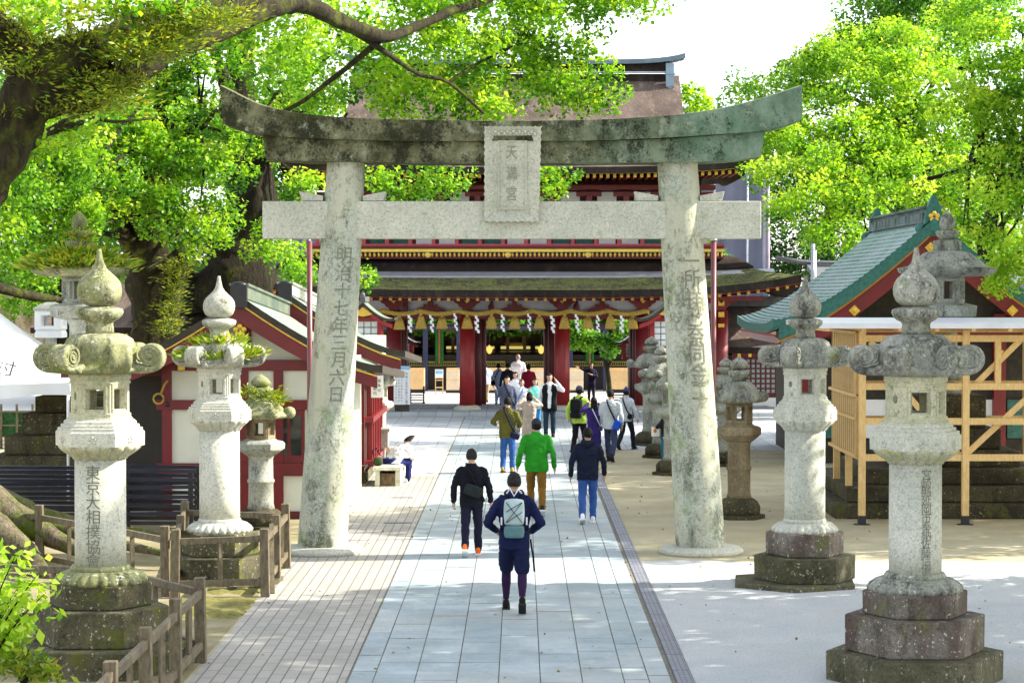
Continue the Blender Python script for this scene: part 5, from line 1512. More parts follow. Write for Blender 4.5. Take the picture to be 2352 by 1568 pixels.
# scaffold with grey sheeting
YS = 98; t = thing('scaffold', (xw(1700, YS), YS, 0), 'tall scaffold wrapped in blue grey sheeting right behind the shrine gate', 'scaffold')
x0, x1 = xw(1600, YS), xw(1758, YS)
b = MB(); b.grid(lambda u, v: Vector((x0 + (x1 - x0) * u, YS + .10 * mnoise.noise(Vector((u * 6, v * 3, 0))) + .05 * math.sin(u * 25), zw(372, YS) * v)), 30, 30, Vector((0, .02, 0))); b.box2(x1 - .02, x1, YS + .1, YS + 5, 0, zw(380, YS)); b.build('sheet', M['sheet'], t)
for px in (1640, 1715, 1762):
    b = MB(); X = xw(px, YS); b.tube([(X, YS - .18, 0), (X, YS - .18, zw(368 if px > 1750 else 372, YS))], .05 if px < 1750 else .09, 10); b.build('upright', plain('polepurple', (.30, .24, .32), .4) if px > 1750 else M['steel'], t)
t = thing('scaffold', (xw(700, 86), 86, 0), 'grey blue sheeted scaffold glimpsed through leaves left of the gate', 'scaffold')
b = MB(); b.grid(lambda u, v: Vector((xw(600, 86) + (xw(760, 86) - xw(600, 86)) * u, 86 + .08 * math.sin(u * 30), zw(545, 86) * v)), 20, 10, Vector((0, .02, 0))); b.build('sheet', M['sheet'], t)
for px in (628, 668, 712): b = MB(); X = xw(px, 86); b.tube([(X, 85.8, 0), (X, 85.8, zw(545, 86))], .05, 8); b.build('upright', M['steel'], t)
# ------------------------------------------------------------------ shrine office: two gabled bays in a row
AX = at(549, 700, 37.6).x; HWO = 2.48
def prof(d): return 2.70 + 1.27 * (1 - d / HWO) ** 1.38
def office(y0, y1, wy, label, dz=0, front=True, drop=.36):
    t = thing('shrine_office', (AX, y0, 0), label, 'office', 'gabled bays of the shrine office')
    b = MB()
    def sl(s): return lambda u, v: Vector((AX + s * HWO * v, y0 + (y1 - y0) * u, prof(HWO * v) + dz + .05 * v ** 6 - drop * u))
    b.grid(sl(1), 6, 14, .13, 0, True, 1, (1, 1)); b.grid(lambda u, v: sl(-1)(1 - u, v), 6, 14, .13, 0, True, 1, (1, 1)); b.build('roof', [M['copper_pale'], M['darkwood']], t)
    b = MB(); zz_ = prof(0) + dz; dd = Vector((0, y1 - y0 - .1, -drop)); b.extr([(AX - .13, y0, zz_ - .06), (AX + .13, y0, zz_ - .06), (AX + .13, y0, zz_ + .16), (AX - .13, y0, zz_ + .16)], dd); b.extr([(AX - .17, y0 - .02, zz_ + .161), (AX + .17, y0 - .02, zz_ + .161), (AX + .17, y0 - .02, zz_ + .20), (AX - .17, y0 - .02, zz_ + .20)], dd); rg = b.build('ridge', M['copper_pale'] if front else M['granite_pale'], t)
    b = MB(); b.box2(AX - .14, AX + .14, y0 - .08, y0 + .06, prof(0) + dz - .22, prof(0) + dz + .17); b.ell((AX, y0 - .01, prof(0) + dz + .17), (.14, .07, .06), 10, 6); b.build('ridge_end', M['black'], rg)
    for nm, o0, o1, yy, mt in (('gold_line', .135, .165, y0 + .02, M['gold']), ('bargeboard', .166, .48, y0 + .10, M['red'])):
        b = MB(); N = 12
        up = [(AX + HWO * .96 * (i / N * 2 - 1), prof(abs(HWO * .96 * (i / N * 2 - 1))) + dz) for i in range(N + 1)]
        pts = [(x, yy, z - o0) for x, z in up] + [(x, yy, z - o1 + (.12 * (abs(x - AX) / HWO) if nm == 'bargeboard' else 0)) for x, z in up[::-1]]
        b.extr(pts, (0, .06, 0)); b.build(nm, mt, t)
    b = MB()
    for k in range(5):
        a = k * 1.2566 + 1.57; b.ell((AX + .075 * math.cos(a), y0 + .08, prof(0) + dz - .62 + .075 * math.sin(a)), (.05, .03, .05), 8, 6)
    b.build('gold_plum_crest', M['gold'], t)
    return t
WY = 38.5
o1 = office(37.6, 44.8, WY, 'red and white shrine office bay with green copper gable roof behind the fern lantern')
wx0, wx1 = at(373, 900, WY).x, AX + 1.58
zb = lambda py: zw(py, WY)
b = MB(); b.box2(wx0, wx1, WY, 44.8, .0, zb(838)); b.extr([(wx0, WY + .02, zb(838)), (wx1, WY + .02, zb(838)), (AX + .9, WY + .02, prof(.9) - .2), (AX, WY + .02, prof(0) - .2), (AX - .9, WY + .02, prof(.9) - .2)], (0, .1, 0)); b.build('plaster_wall', M['plaster'], o1)
def pbeam(x0, x1, z0, z1, y=WY, d=.08, nm='beam', par=None, mt='red'):
    b = MB(); b.box2(x0, x1, y - d, y + .02, z0, z1); return b.build(nm, M[mt], par or o1)
for y0_, y1_ in ((826, 851), (918, 940), (1063, 1092)): pbeam(wx0 - .1, wx1 + .05, zb(y1_), zb(y0_))
pbeam(wx0 - .1, wx1 + .1, 0, .14, mt='basestone' if 0 else 'red_dark')
for px in (384, 560, 640): x = at(px, 900, WY).x; pbeam(x - .085, x + .085, 0.14, zb(826), d=.06, nm='post')
pbeam(wx1 - .12, wx1 + .04, .14, zb(826), d=.06, nm='post')
b = MB(); b.box2(AX - .10, AX + .10, WY - .06, WY + .01, zb(826), prof(0) - .3); b.build('post', M['red'], o1)
for px, py in ((384, 929), (384, 1078)):
    p = at(px, py, WY - .1); b = MB(); b.ell((p.x, WY - .085, p.z), (.045, .02, .045), 10, 6); b.build('nail_cover', M['black'], o1)
x0, x1 = at(628, 900, WY).x, at(700, 900, WY).x
wf = pbeam(x0, x1, zb(1062), zb(941), d=.05, nm='window_frame', mt='red')
b = MB()
for a, c in ((x0 + .06, (x0 + x1) / 2 - .03), ((x0 + x1) / 2 + .03, x1 - .06)): b.box2(a, c, WY - .056, WY - .0505, zb(1045), zb(952))
b.build('pane', plain('darkglass', (.02, .025, .025), .08, .2), wf)
p = at(417, 832, 38.3); b = MB(); b.box2(p.x - .06, p.x + .06, 38.26, 38.3, zb(849) , zb(829)); b.build('gold_fitting', M['gold'], o1)
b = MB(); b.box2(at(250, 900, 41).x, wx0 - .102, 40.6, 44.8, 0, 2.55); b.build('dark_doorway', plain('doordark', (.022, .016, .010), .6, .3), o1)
b = MB(); b.bar((wx0 - 2.0, 39.5, zb(868)), (wx0 - .1, 39.2, zb(862)), .07, .07); b.bar((wx0 - 2.0, 39.9, zb(850)), (wx0 - .1, 39.9, zb(853)), .10, .08); b.build('eave_rail', M['brownwood'] if 'brownwood' in M else M['red_dark'], o1)
b = MB(); p = at(364, 905, 38.2); cc = [(p.x + .09 * math.cos(a), 38.2, p.z - .08 + .09 * math.sin(a)) for a in [i * .52 for i in range(13)]]; b.tube(cc, .018, 8); b.tube([(p.x + .04, 38.2, p.z), (p.x + .10, 38.2, p.z + .16), (p.x + .16, 38.2, p.z + .24)], .02, 8)
b.build('rope_coil', M['goldrope'], label='coil of pale rope hanging at the dark left side of the shrine office', cat='rope')
o2 = office(45.0, 52.6, 45.7, 'second shrine office bay with green gable roof, right behind the left gateway leg', .06, False)
W2 = 45.9; zc = lambda py: zw(py, W2)
xr2 = xw(834, W2)
b = MB(); b.box2(AX - 1.5, xr2 - .02, W2, 54, .22, prof(1.6) - .05); b.build('plaster_wall', M['plaster'], o2)
b = MB(); b.box2(AX - 1.6, xr2 + .06, W2 - .12, 54.1, 0, .22); b.build('stone_sill', M['basestone'], o2)
for a, c in ((876, 893), (965, 981), (1060, 1098)): pbeam(AX - 1.5, xr2 + .02, zc(c), zc(a), W2, .07, 'beam', o2)
pbeam(xr2 - .16, xr2 + .03, .22, zc(850), W2, .10, 'corner_post', o2)
for py in (878, 974, 1090): b = MB(); p = at(820, py, W2 - .1); b.ell((xr2 - .06, W2 - .11, p.z), (.05, .025, .05), 10, 6); b.build('nail_cover', M['black'], o2)
# side with red window bars
for i in range(7):
    y = W2 + .6 + i * .55; b = MB(); b.box2(xr2 + .03, xr2 + .16, y - .05, y + .05, .3, zc(870)); b.build('window_bar', M['red_bright'], o2)
for z in (.32, zc(972), zc(872)): b = MB(); b.box2(xr2 + .005, xr2 + .20, W2 + .2, W2 + 5, z, z + .12); b.build('side_rail', M['red'], o2)
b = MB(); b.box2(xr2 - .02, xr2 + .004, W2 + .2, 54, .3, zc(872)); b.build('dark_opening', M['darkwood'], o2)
b = MB(); b.box2(xr2 - .5, xr2 + .10, W2 - .5, W2 - .05, zc(1066) - .02, zc(1066)); b.extr([(xr2 - .5, W2 - .45, zc(1066) - .02), (xr2 + .1, W2 - .45, zc(1066) - .02), (xr2 - .5, W2 - .45, .35)], (0, .05, 0)); b.build('shelf', M['darkwood'], o2)
# paper notices
def paper(name, px0, px1, py0, py1, Y, label, tilt=0, lines=2, vert=True, ink=True, cat='notice', stand=False, group=None):
    X0, X1 = xw(px0, Y), xw(px1, Y); z0, z1 = zw(py1, Y), zw(py0, Y)
    t = thing(name, ((X0 + X1) / 2, Y, 0 if stand else z0), label, cat, group)
    b = MB(); b.extr([(X0, Y, z0), (X1, Y, z0), (X1, Y + tilt, z1), (X0, Y + tilt, z1)], (0, .02, 0)); b.build('sheet', M['paper'], t)
    return t, X0, X1, z0, z1
def column(mb, s, x, ztop, size, pitch, Y): vtext(mb, s, size, pitch, lambda a, b_: Vector((x + a, Y, ztop + b_)))
t, X0, X1, z0, z1 = paper('paper_notice', 852, 880, 862, 913, 45.2, 'white paper notice hung on the red bars at the office corner')
b = MB(); column(b, '受付案内', X0 + .08, z1 - .02, .08, .10, 45.19); column(b, '御朱印', X0 + .17, z1 - .06, .07, .10, 45.19); b.build('writing', M['ink'], t)
t, X0, X1, z0, z1 = paper('standing_sign', 904, 942, 848, 929, 71.0, 'tall white signboard with vertical writing left of the gate columns', 0, stand=True, cat='signboard')
b = MB(); column(b, '天神さまのお話とご案内', X1 - .12, z1 - .10, .09, .10, 70.99)
for j, tx in enumerate(('学問の神様として広く', '親しまれる天満宮では', '皆様のご参拝をお待ち')): column(b, tx, X0 + .08 + .09 * j, z1 - .12, .062, .095, 70.99)
b.build('writing', M['ink'], t)
b = MB(); b.extr([(X0, 70.99, z1 - .01), (X1, 70.99, z1 - .01), (X1, 70.99, z1 + .10), (X0, 70.99, z1 + .13)], (0, .02, 0)); b.build('blue_header', plain('paleblue', (.30, .55, .75), .7), t)
b = MB(); b.box2(X0 + .03, X1 - .03, 71.02, 71.10, .14, z0); b.build('stand', M['darkwood'], t)
# sign on an easel before the hall
t, X0, X1, z0, z1 = paper('easel_sign', 999, 1018, 848, 868, 86.0, 'small white sign with blue band on a yellow wooden easel, left bay', .0, cat='sign', stand=True)
b = MB()
for x in (X0 + .02, X1 - .02): b.bar((x, 85.97, .0), (x, 86.05, z1), .035, .035)
b.box2(X0, X1, 85.95, 86.0, .25, .30); b.box2(X0, X1, 85.95, 86.0, z0 - .10, z0 - .06); b.build('easel', M['timber'], t)
b = MB(); b.box2(X0 + .03, X1 - .03, 85.985, 85.998, z1 - .18, z1 - .06); b.build('blue_band', plain('skyblue', (.25, .55, .85), .7), t)
# black slatted barriers inside the gate
for px, lb in ((958, 'black slatted barrier on the pale court in the left bay'), (1423, 'black slatted barrier on the pale court in the right bay')):
    Y = 79.0; X = xw(px, Y); t = thing('barrier', (X, Y, 0), lb, 'barrier', 'black barriers inside the gate')
    for s in (-1, 1): b = MB(); b.box2(X + s * .24 - .03, X + s * .24 + .03, Y - .03, Y + .03, 0, .62 if s > 0 else .52); b.box2(X + s * .24 - .04, X + s * .24 + .04, Y - .2, Y + .2, 0, .05); b.build('post', M['black'], t)
    for i in range(5): b = MB(); b.box2(X - .22, X + .22, Y - .015, Y + .015, .10 + .09 * i, .145 + .09 * i); b.build('slat', M['black'], t)
# stone bench with its seat block
Y = 45.0; t = thing('stone_bench', (xw(888, Y), Y, 0), 'low stone bench beside the office corner, on which a person in white sits', 'bench')
X0, X1 = xw(856, Y), xw(921, Y); b = MB(); b.box2(X0, X1, Y - .05, Y + 1.5, .33, .41); b.build('seat', M['granite_pale'], t, bev=.01)
for x in (X0 + .04, X1 - .12): b = MB(); b.box2(x, x + .10, Y, Y + 1.45, 0, .328); b.build('leg', M['granite_pale'], t)
b = MB(); b.box2(X0 + .145, X1 - .125, Y + .1, Y + 1.4, 0, .26); b.build('inner_block', M['brownstone'], t)
Y = 49.5; t = thing('stone_block', (xw(872, Y), Y, 0), 'grey stone box lantern head on a short post behind the bench', 'stone lantern')
X = xw(872, Y); b = MB(); b.box2(X - .12, X + .12, Y - .12, Y + .12, 0, .5); b.build('post', M['granite'], t)
b = MB(); b.box2(X - .2, X + .2, Y - .2, Y + .2, .5, .86); b.box2(X - .24, X + .24, Y - .24, Y + .24, .862, .93); b.build('box', M['granite'], t, bev=.01)
# ------------------------------------------------------------------ hall with green copper roof on the right
YB0, YB1 = 50.0, 58.2
RX = xw(2145, YB0); zrg = zw(500, YB0); EX = xw(1782, YB0); zev = zw(752, YB0) ; HWB = RX - EX
t = thing('copper_roof_hall', (RX, YB0, 0), 'red hall under a curved green copper gable roof behind the timber frame', 'hall')
def pb_(v): return zev + (zrg - zev) * (1 - v) ** 1.32
b = MB()
def slb(s): return lambda u, v: Vector((RX + s * HWB * v * (1 + .02 * v * abs(2 * u - 1)), YB0 + (YB1 - YB0) * u, pb_(v) + .16 * (v ** 5) * abs(2 * u - 1) ** 3 + .045 * ((v * 29.999) % 1)))
b.grid(slb(-1), 20, 120, .22, 0, False, 1, (1, 1)); b.grid(lambda u, v: slb(1)(1 - u, v), 20, 120, .22, 0, False, 1, (1, 1)); b.build('roof', [M['copper'], M['copper_edge']], t)
b = MB(); b.box2(RX - .22, RX + .22, YB0 + .3, YB1 - .3, zrg - .1, zrg + .12); b.box2(RX - .14, RX + .14, YB0 + .2, YB1 - .2, zrg + .121, zrg + .22); b.box2(RX - .24, RX + .24, YB0 + .1, YB1 - .1, zrg + .221, zrg + .27)
for i in range(16): b.box2(RX - .235, RX + .235, YB0 + .5 + i * .48, YB0 + .58 + i * .48, zrg - .05, zrg + .1195)
rg = b.build('ridge', M['copper'], t)
for y in (YB0, YB1 - .25):
    b = MB(); b.extr([(RX - .34, y, zrg - .42), (RX + .34, y, zrg - .42), (RX + .2, y, zrg - .05), (RX + .16, y, zrg + .22), (RX + .04, y, zrg + .52), (RX - .04, y, zrg + .52), (RX - .16, y, zrg + .22), (RX - .2, y, zrg - .05)], (0, .22, 0)); b.ell((RX - .28, y + .1, zrg - .25), (.14, .1, .14), 10, 8); b.ell((RX + .28, y + .1, zrg - .25), (.14, .1, .14), 10, 8); b.build('ridge_end', M['copper_edge'], rg)
    b = MB()
    for k in range(5): b.ell((RX + .08 * math.cos(k * 1.2566 + 1.57), y - .01, zrg + .02 + .08 * math.sin(k * 1.2566 + 1.57)), (.055, .02, .055), 8, 6)
    b.build('gold_plum_crest', M['gold'], rg)
for nm, o0, o1_, yy, mt in (('copper_verge', .0, .30, YB0 - .03, M['copper_edge']), ('gold_line', .301, .36, YB0 + .02, plain('orange_line', (.50, .22, .03), .6)), ('bargeboard', .361, .78, YB0 + .08, M['red'])):
    b = MB(); N = 20; up = []
    for i in range(N + 1):
        f = (i / N * 2 - 1) * .98; up.append((RX + HWB * f, pb_(abs(f))))
    b.extr([(x, yy, z - o0 - .005) for x, z in up] + [(x, yy, z - o1_) for x, z in up[::-1]], (0, .10, 0)); b.build(nm, mt, t)
for f in (-.50, .50, -.02):
    z = pb_(abs(f)) - .62; X = RX + HWB * f; b = MB(); b.extr([(X - .13, YB0 + .03, z), (X, YB0 + .03, z - .13), (X + .13, YB0 + .03, z), (X, YB0 + .03, z + .13)], (0, .05, 0)); b.ell((X, YB0 + .03, z), (.06, .03, .06), 8, 6); b.build('gold_fitting', M['gold'], t)
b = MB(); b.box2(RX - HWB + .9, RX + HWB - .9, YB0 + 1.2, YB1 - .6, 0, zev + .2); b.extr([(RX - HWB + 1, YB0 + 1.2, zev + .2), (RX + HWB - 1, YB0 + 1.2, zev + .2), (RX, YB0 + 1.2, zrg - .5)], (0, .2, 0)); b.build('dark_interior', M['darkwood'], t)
for i in range(6):
    X = RX - HWB + .75 + i * (2 * HWB - 1.5) / 5; b = MB(); b.box2(X - .14, X + .14, YB0 + .9, YB0 + 1.18, 0, zev + .3); p_ = b.build('post', M['red'], t)
    b = MB(); b.box2(X - .07, X + .07, YB0 + .87, YB0 + .898, zw(820, YB0), zw(806, YB0)); b.build('gold_fitting', M['gold'], p_)
for i in range(5):
    X = RX - HWB + .95 + i * (2 * HWB - 1.5) / 5; b = MB(); b.box2(X + .02, X + 1.0, YB0 + 1.1, YB0 + 1.19, .6, 1.5); b.build('wall_panel', M['white'] if i % 2 else M['copper_edge'], t)
b = MB(); b.box2(RX - HWB + .6, RX + HWB - .6, YB0 + .85, YB0 + 1.15, zev - .25, zev + .05); b.build('beam', M['red'], t)
b = MB(); b.grid(lambda u, v: Vector((RX - HWB * (1.0 - .10 * v), YB0 + .2 + (YB1 - YB0 - .4) * u, zev - .16 - .22 * v)), 4, 2, .05); b.build('eave_board', M['red_bright'], t)
b = MB(); X = xw(1867, 60); b.tube([(X, 60, 0), (X, 60, zw(560, 60))], .055, 10); b.tube([(X + .12, 60.4, 0), (X + .12, 60.4, zw(575, 60))], .035, 10); b.build('flagpole', M['steel'], origin=(X, 60, 0), label='slim silver flagpole rising in front of the dark trees right of the gate', cat='flagpole')
# iron hanging lantern under the left eave of the copper roof
p = at(1843, 812, 50.5); t = thing('hanging_lantern', p, 'small dark iron lantern hanging beside the grey roofed lantern', 'hanging lantern')
b = MB(); b.lathe([(.05, p.z - .2), (.10, p.z - .16), (.10, p.z + .06), (.17, p.z + .09), (.05, p.z + .17), (.02, p.z + .2)], 6, (p.x, p.y, 0)); b.build('body', plain('iron', (.03, .06, .07), .5), t)
b = MB(); b.tube([(p.x, p.y, p.z + .2), (p.x, p.y, zev)], .012, 6); b.build('chain', M['black'], t)
# ------------------------------------------------------------------ raw timber frame with boards and small roof
YF, YFB = 37.6, 40.7
FX = xw(1981, YF); zt = zw(756, YF); FX1 = FX + 6.2
tf = thing('timber_frame', (FX, YF, 0), 'raw yellow timber frame with wooden votive boards and a narrow roof', 'timber frame')
def tb(p0, p1, w=.10, h=.10, nm='beam', mt='timber', bev=0): b = MB(); b.bar(p0, p1, w, h); return b.build(nm, M[mt], tf)
def post(x, y, w=.115, top=zt):
    b = MB(); b.box2(x - w / 2, x + w / 2, y - w / 2, y + w / 2, .14, top); p_ = b.build('post', M['timber'], tf)
    b = MB(); b.box2(x - w * .56, x + w * .56, y - w * .56, y + w * .56, .012, .16); b.box2(x - .13, x + .13, y - .09, y + .09, 0.002, .012); b.build('post_shoe', M['black'], p_)
xs_f = [FX, xw(2219, YF), FX + 3.55, FX + 5.3]
for x in xs_f: post(x, YF)
for px, y in ((1938, 39.1), (1907, 40.6)): post(FX, y)
for x in (FX + 1.78, FX + 3.55): post(x, YFB)
for py in (777, 887, 967, 1050): tb((FX, YF - .002, zw(py, YF)), (FX1, YF - .002, zw(py, YF)), .07, .115)
tb((FX + 1.35, YF + .02, zw(777, YF)), (FX + 1.35, YF + .02, zw(887, YF)), .10, .10, 'stud')
x_ = xw(2293, YF); tb((x_, YF + .02, zw(777, YF)), (x_, YF + .02, zw(887, YF)), .10, .10, 'stud')
for (a, c) in (((2219, 1045), (2420, 860)), ((2245, 880), (2345, 782)), ((2000, 785), (2110, 890)), ((2080, 900), (2205, 1045))):
    P0, P1 = at(*a, YF), at(*c, YF); tb((P0.x, YF + .075, P0.z), (P1.x, YF + .075, P1.z), .055, .10, 'brace')
for z in (zt - .06, zw(887, YF), zw(1050, YF)): tb((FX - .002, YF, z), (FX - .002, YFB, z), .10, .10)
for z in (zt - .06, zw(880, YFB), zw(960, YFB)): tb((FX, YFB, z), (FX1, YFB, z), .10, .10)
# board wall facing the path
zb0, zb1 = zw(1046, YF), zw(764, YF)
for a, c, mt in ((zb0, zb0 + .62, 'board'), (zb0 + .66, zb0 + 1.02, 'board'), (zb0 + 1.06, zb0 + 1.52, 'board_text'), (zb0 + 1.56, zb1, 'board')):
    b = MB(); b.box2(FX - .09, FX - .05, YF + .12, YFB - .05, a, c); bd = b.build('board', M['board'], tf)
    if mt == 'board_text':
        for j in range(14):
            w2 = MB(); vtext(w2, '奉納献木天満宮', .085, .062, lambda x, y, j=j: Vector((FX - .094, YFB - .25 - j * .18 - x, c + y - .01)))
            w2.build('writing', M['ink_brown'], bd)
    else:
        b = MB(); y = YF + .3
        while y < YFB - .1: b.box2(FX - .096, FX - .0905, y, y + .012, a, c); y += .24
        b.build('board_joints', M['fencewood'], bd)
for z in (zb0, zb0 + .64, zb0 + 1.04, zb0 + 1.54, zb1): tb((FX - .115, YF + .1, z), (FX - .115, YFB, z), .06, .05, 'batten')
b = MB(); b.grid(lambda u, v: Vector((FX - .85 + (FX1 + .6 - FX + .25) * u, YF - .75 + 4.6 * v, zw(742, YF - .7) + .07 * (1 - abs(2 * v - 1)))), 6, 8, .09); b.build('roof', plain('roofsheet', (.62, .62, .68), .35, .08, 3, metal=.2), tf)
x = FX - .7
while x < FX1 + .5: tb((x, YF - .7, zw(745, YF) - .06), (x, YFB + .5, zw(745, YF) - .06), .07, .09, 'rafter'); x += .62
tb((FX - .8, YF - .62, zw(745, YF) - .0), (FX1 + .5, YF - .62, zw(745, YF) - .0), .05, .07)
# ------------------------------------------------------------------ white tent at the left edge
YTn = 43.0; zE = 2.32; zP = zw(700, YTn); cxT = xw(-25, YTn); hwT = 2.0
t = thing('tent', (cxT, YTn, 0), 'white canopy tent cut by the left edge, with dark characters on its slopes', 'tent')
b = MB()
C = [(cxT - hwT, YTn - hwT), (cxT + hwT, YTn - hwT), (cxT + hwT, YTn + hwT), (cxT - hwT, YTn + hwT)]
for i in range(4):
    A, B_ = C[i], C[(i + 1) % 4]
    def fn(u, v, A=A, B_=B_):
        x = A[0] + (B_[0] - A[0]) * u; y = A[1] + (B_[1] - A[1]) * u
        return Vector((x + (cxT - x) * v, y + (YTn - y) * v, zE + (zP - zE) * v - .16 * math.sin(3.14 * v) - .05 * math.sin(3.14 * u) * (1 - v)))
    b.grid(fn, 12, 8)
    def fv(u, v, A=A, B_=B_):
        x = A[0] + (B_[0] - A[0]) * u; y = A[1] + (B_[1] - A[1]) * u
        return Vector((x + .03 * math.sin(u * 20) * v, y + .03 * math.cos(u * 22) * v, zE - .05 * math.sin(3.14 * u) - .26 * v + .04 * math.sin(u * 9) * v))
    b.grid(fv, 24, 3)
b.build('canopy', plain('tentcloth', (.80, .81, .82), .8, .04, 3), t)
for x, y in C: b = MB(); b.tube([(x * .98 + cxT * .02, y * .98 + YTn * .02, 0), (x * .98 + cxT * .02, y * .98 + YTn * .02, zE)], .03, 8); b.build('leg', M['white'], t)
def slope(px, py):
    d = ray(px, py); n_ = Vector((0, -(zP - zE), hwT)).normalized(); P0 = Vector((cxT, YTn - hwT, zE)); o = Vector((0, 0, CAMZ))
    return o + d * ((P0 - o).dot(n_) / d.dot(n_)) 
b = MB(); p = slope(12, 838); ax = Vector((1, 0, -.25)).normalized(); up = Vector((0, hwT, zP - zE)).normalized()
vs, fs = glyph('村', .5); b.add([p + ax * v.x + up * v.y + Vector((0, -.14, -.03)) for v in vs], fs); 
vs, fs = glyph('天', .34); p = slope(108, 824); b.add([p + ax * v.x + up * v.y + Vector((0, -.12, .02)) for v in vs], fs); b.build('writing', M['ink'], t)
# ------------------------------------------------------------------ black rail racks before the office
for (xa, xb, Y, lb) in ((-9.6, -6.75, 35.6, 'black rack of stacked rails behind the near mossy lantern'), (-6.70, at(452, 1100, 35.8).x, 35.8, 'black rack of stacked rails between the two left lanterns')):
    t = thing('rail_rack', ((xa + xb) / 2, Y, 0), lb, 'rack', 'black rail racks before the office')
    for x in (xa + .1, xb - .1):
        for dy in (0, .7): b = MB(); b.box2(x - .04, x + .04, Y + dy - .03, Y + dy + .03, 0, 1.10); b.build('upright', M['black'], t)
    for i in range(7):
        for dy in (-.055, .755): b = MB(); b.bar((xa, Y + dy, .22 + .145 * i), (xb, Y + dy, .215 + .145 * i + .02 * math.sin(i * 2)), .05, .06); b.build('rail', M['rackrail'], t)
# ------------------------------------------------------------------ low wooden fences
def fence(pts, label, mids=1, group='low weathered wooden fences', H=.92):
    """pts: corner points (x,y); each leg gets posts, two rails and pickets"""
    t = thing('wooden_fence', (pts[0][0], pts[0][1], 0), label, 'fence', group)
    done = set()
    rr = random.Random(int(abs(pts[0][0] * 100)))
    for (A, B_) in zip(pts[:-1], pts[1:]):
        A3, B3 = Vector((*A, 0)), Vector((*B_, 0)); L = (B3 - A3).length; n = max(1, round(L / 1.75))
        for i in range(n + 1):
            p = A3.lerp(B3, i / n); k = (round(p.x, 2), round(p.y, 2))
            if k not in done:
                done.add(k); b = MB(); h = H + rr.uniform(-.03, .03); a = rr.uniform(-.02, .02)
                b.bar((p.x, p.y, 0), (p.x + a, p.y + a, h), .115, .115); b.build('post', M['fencewood'], t, bev=.008)
            if i < n:
                q = A3.lerp(B3, (i + 1) / n); d = (q - p).normalized() * .06
                for z, h in ((H - .16, .085), (.20, .085)):
                    b = MB(); b.bar(p + d + Vector((0, 0, z + rr.uniform(-.012, .012))), q - d + Vector((0, 0, z + rr.uniform(-.012, .012))), .055, h); b.build('rail', M['fencewood'], t, bev=.006)
                for j in range(mids):
                    m_ = p.lerp(q, (j + 1) / (mids + 1)); b = MB(); b.box(m_.x, m_.y, (H - .20 + .243) / 2, .05, .05, H - .20 - .243, rr.uniform(0, 1)); b.build('picket', M['fencewood'], t)
    return t
fence([(-3.46, 14.9), (-3.46, 23.5), (-4.75, 25.3), (-6.2, 25.6)], 'near low wooden fence running along the brick paving around the tallest left lantern')
fence([(-4.98, 32.2), (-4.52, 28.4), (-3.36, 28.6), (-3.40, 31.6), (-4.98, 32.2)], 'low wooden fence boxed around the fern topped lantern')
fence([(-4.66, 28.55), (-6.95, 31.4), (-9.6, 32.0)], 'low wooden fence in front of the mossy tree roots')
b = MB(); b.bar((-3.30, 28.9, 0), (-3.38, 29.5, .86), .06, .06); b.build('leaning_stake', M['fencewood'], origin=(-3.3, 28.9, 0), label='thin grey stake leaning on the fence around the fern topped lantern', cat='stake')
t = thing('brushwood_fence', (xw(40, 56), 56, 0), 'dark green hedge fence seen beneath the white tent', 'fence')
b = MB(); x0, x1 = xw(-60, 56), xw(130, 56)
b.box2(x0, x1, 56, 56.3, .3, zw(945, 56)); b.build('hedge_panel', plain('hedgegreen', (.02, .09, .02), .9, .5, 12, bump=.8, bscale=25), t)
for z in (.95, .6): b = MB(); b.tube([(x0, 55.9, z), (x1, 55.9, z)], .03, 6); b.build('rail', M['fencewood'], t)
for i in range(5): b = MB(); X = x0 + .3 + i * (x1 - x0 - .5) / 4; b.tube([(X, 55.9, 0), (X, 55.9, 1.15)], .035, 6); b.build('post', M['fencewood'], t)
# ------------------------------------------------------------------ trees
RNG = np.random.default_rng(11)
def tree(name, base, label, group=None): return thing(name, base, label, 'tree', group)
def fern_tufts(parent, spots, seed, mat, n=26, ll=.16, spread=.22, name='ferns', up=.9):
    """spots: list of points; tufts of narrow upright fronds"""
    rng = np.random.default_rng(seed); C = []; D = []
    for p in spots:
        k = rng.poisson(n) + 4
        o = rng.normal(size=(k, 3)) * np.array([spread, spread, spread * .3]) * .5
        C.append(np.array(p) + o); d = o / (spread + 1e-6) * 1.2; d[:, 2] = up; D.append(d)
    C = np.concatenate(C); D = np.concatenate(D)
    return leaf_obj(name, C, rng.uniform(.6, 1.3, len(C)) * ll, mat, parent, rng, droop=0, asp=.13, dirs=D)
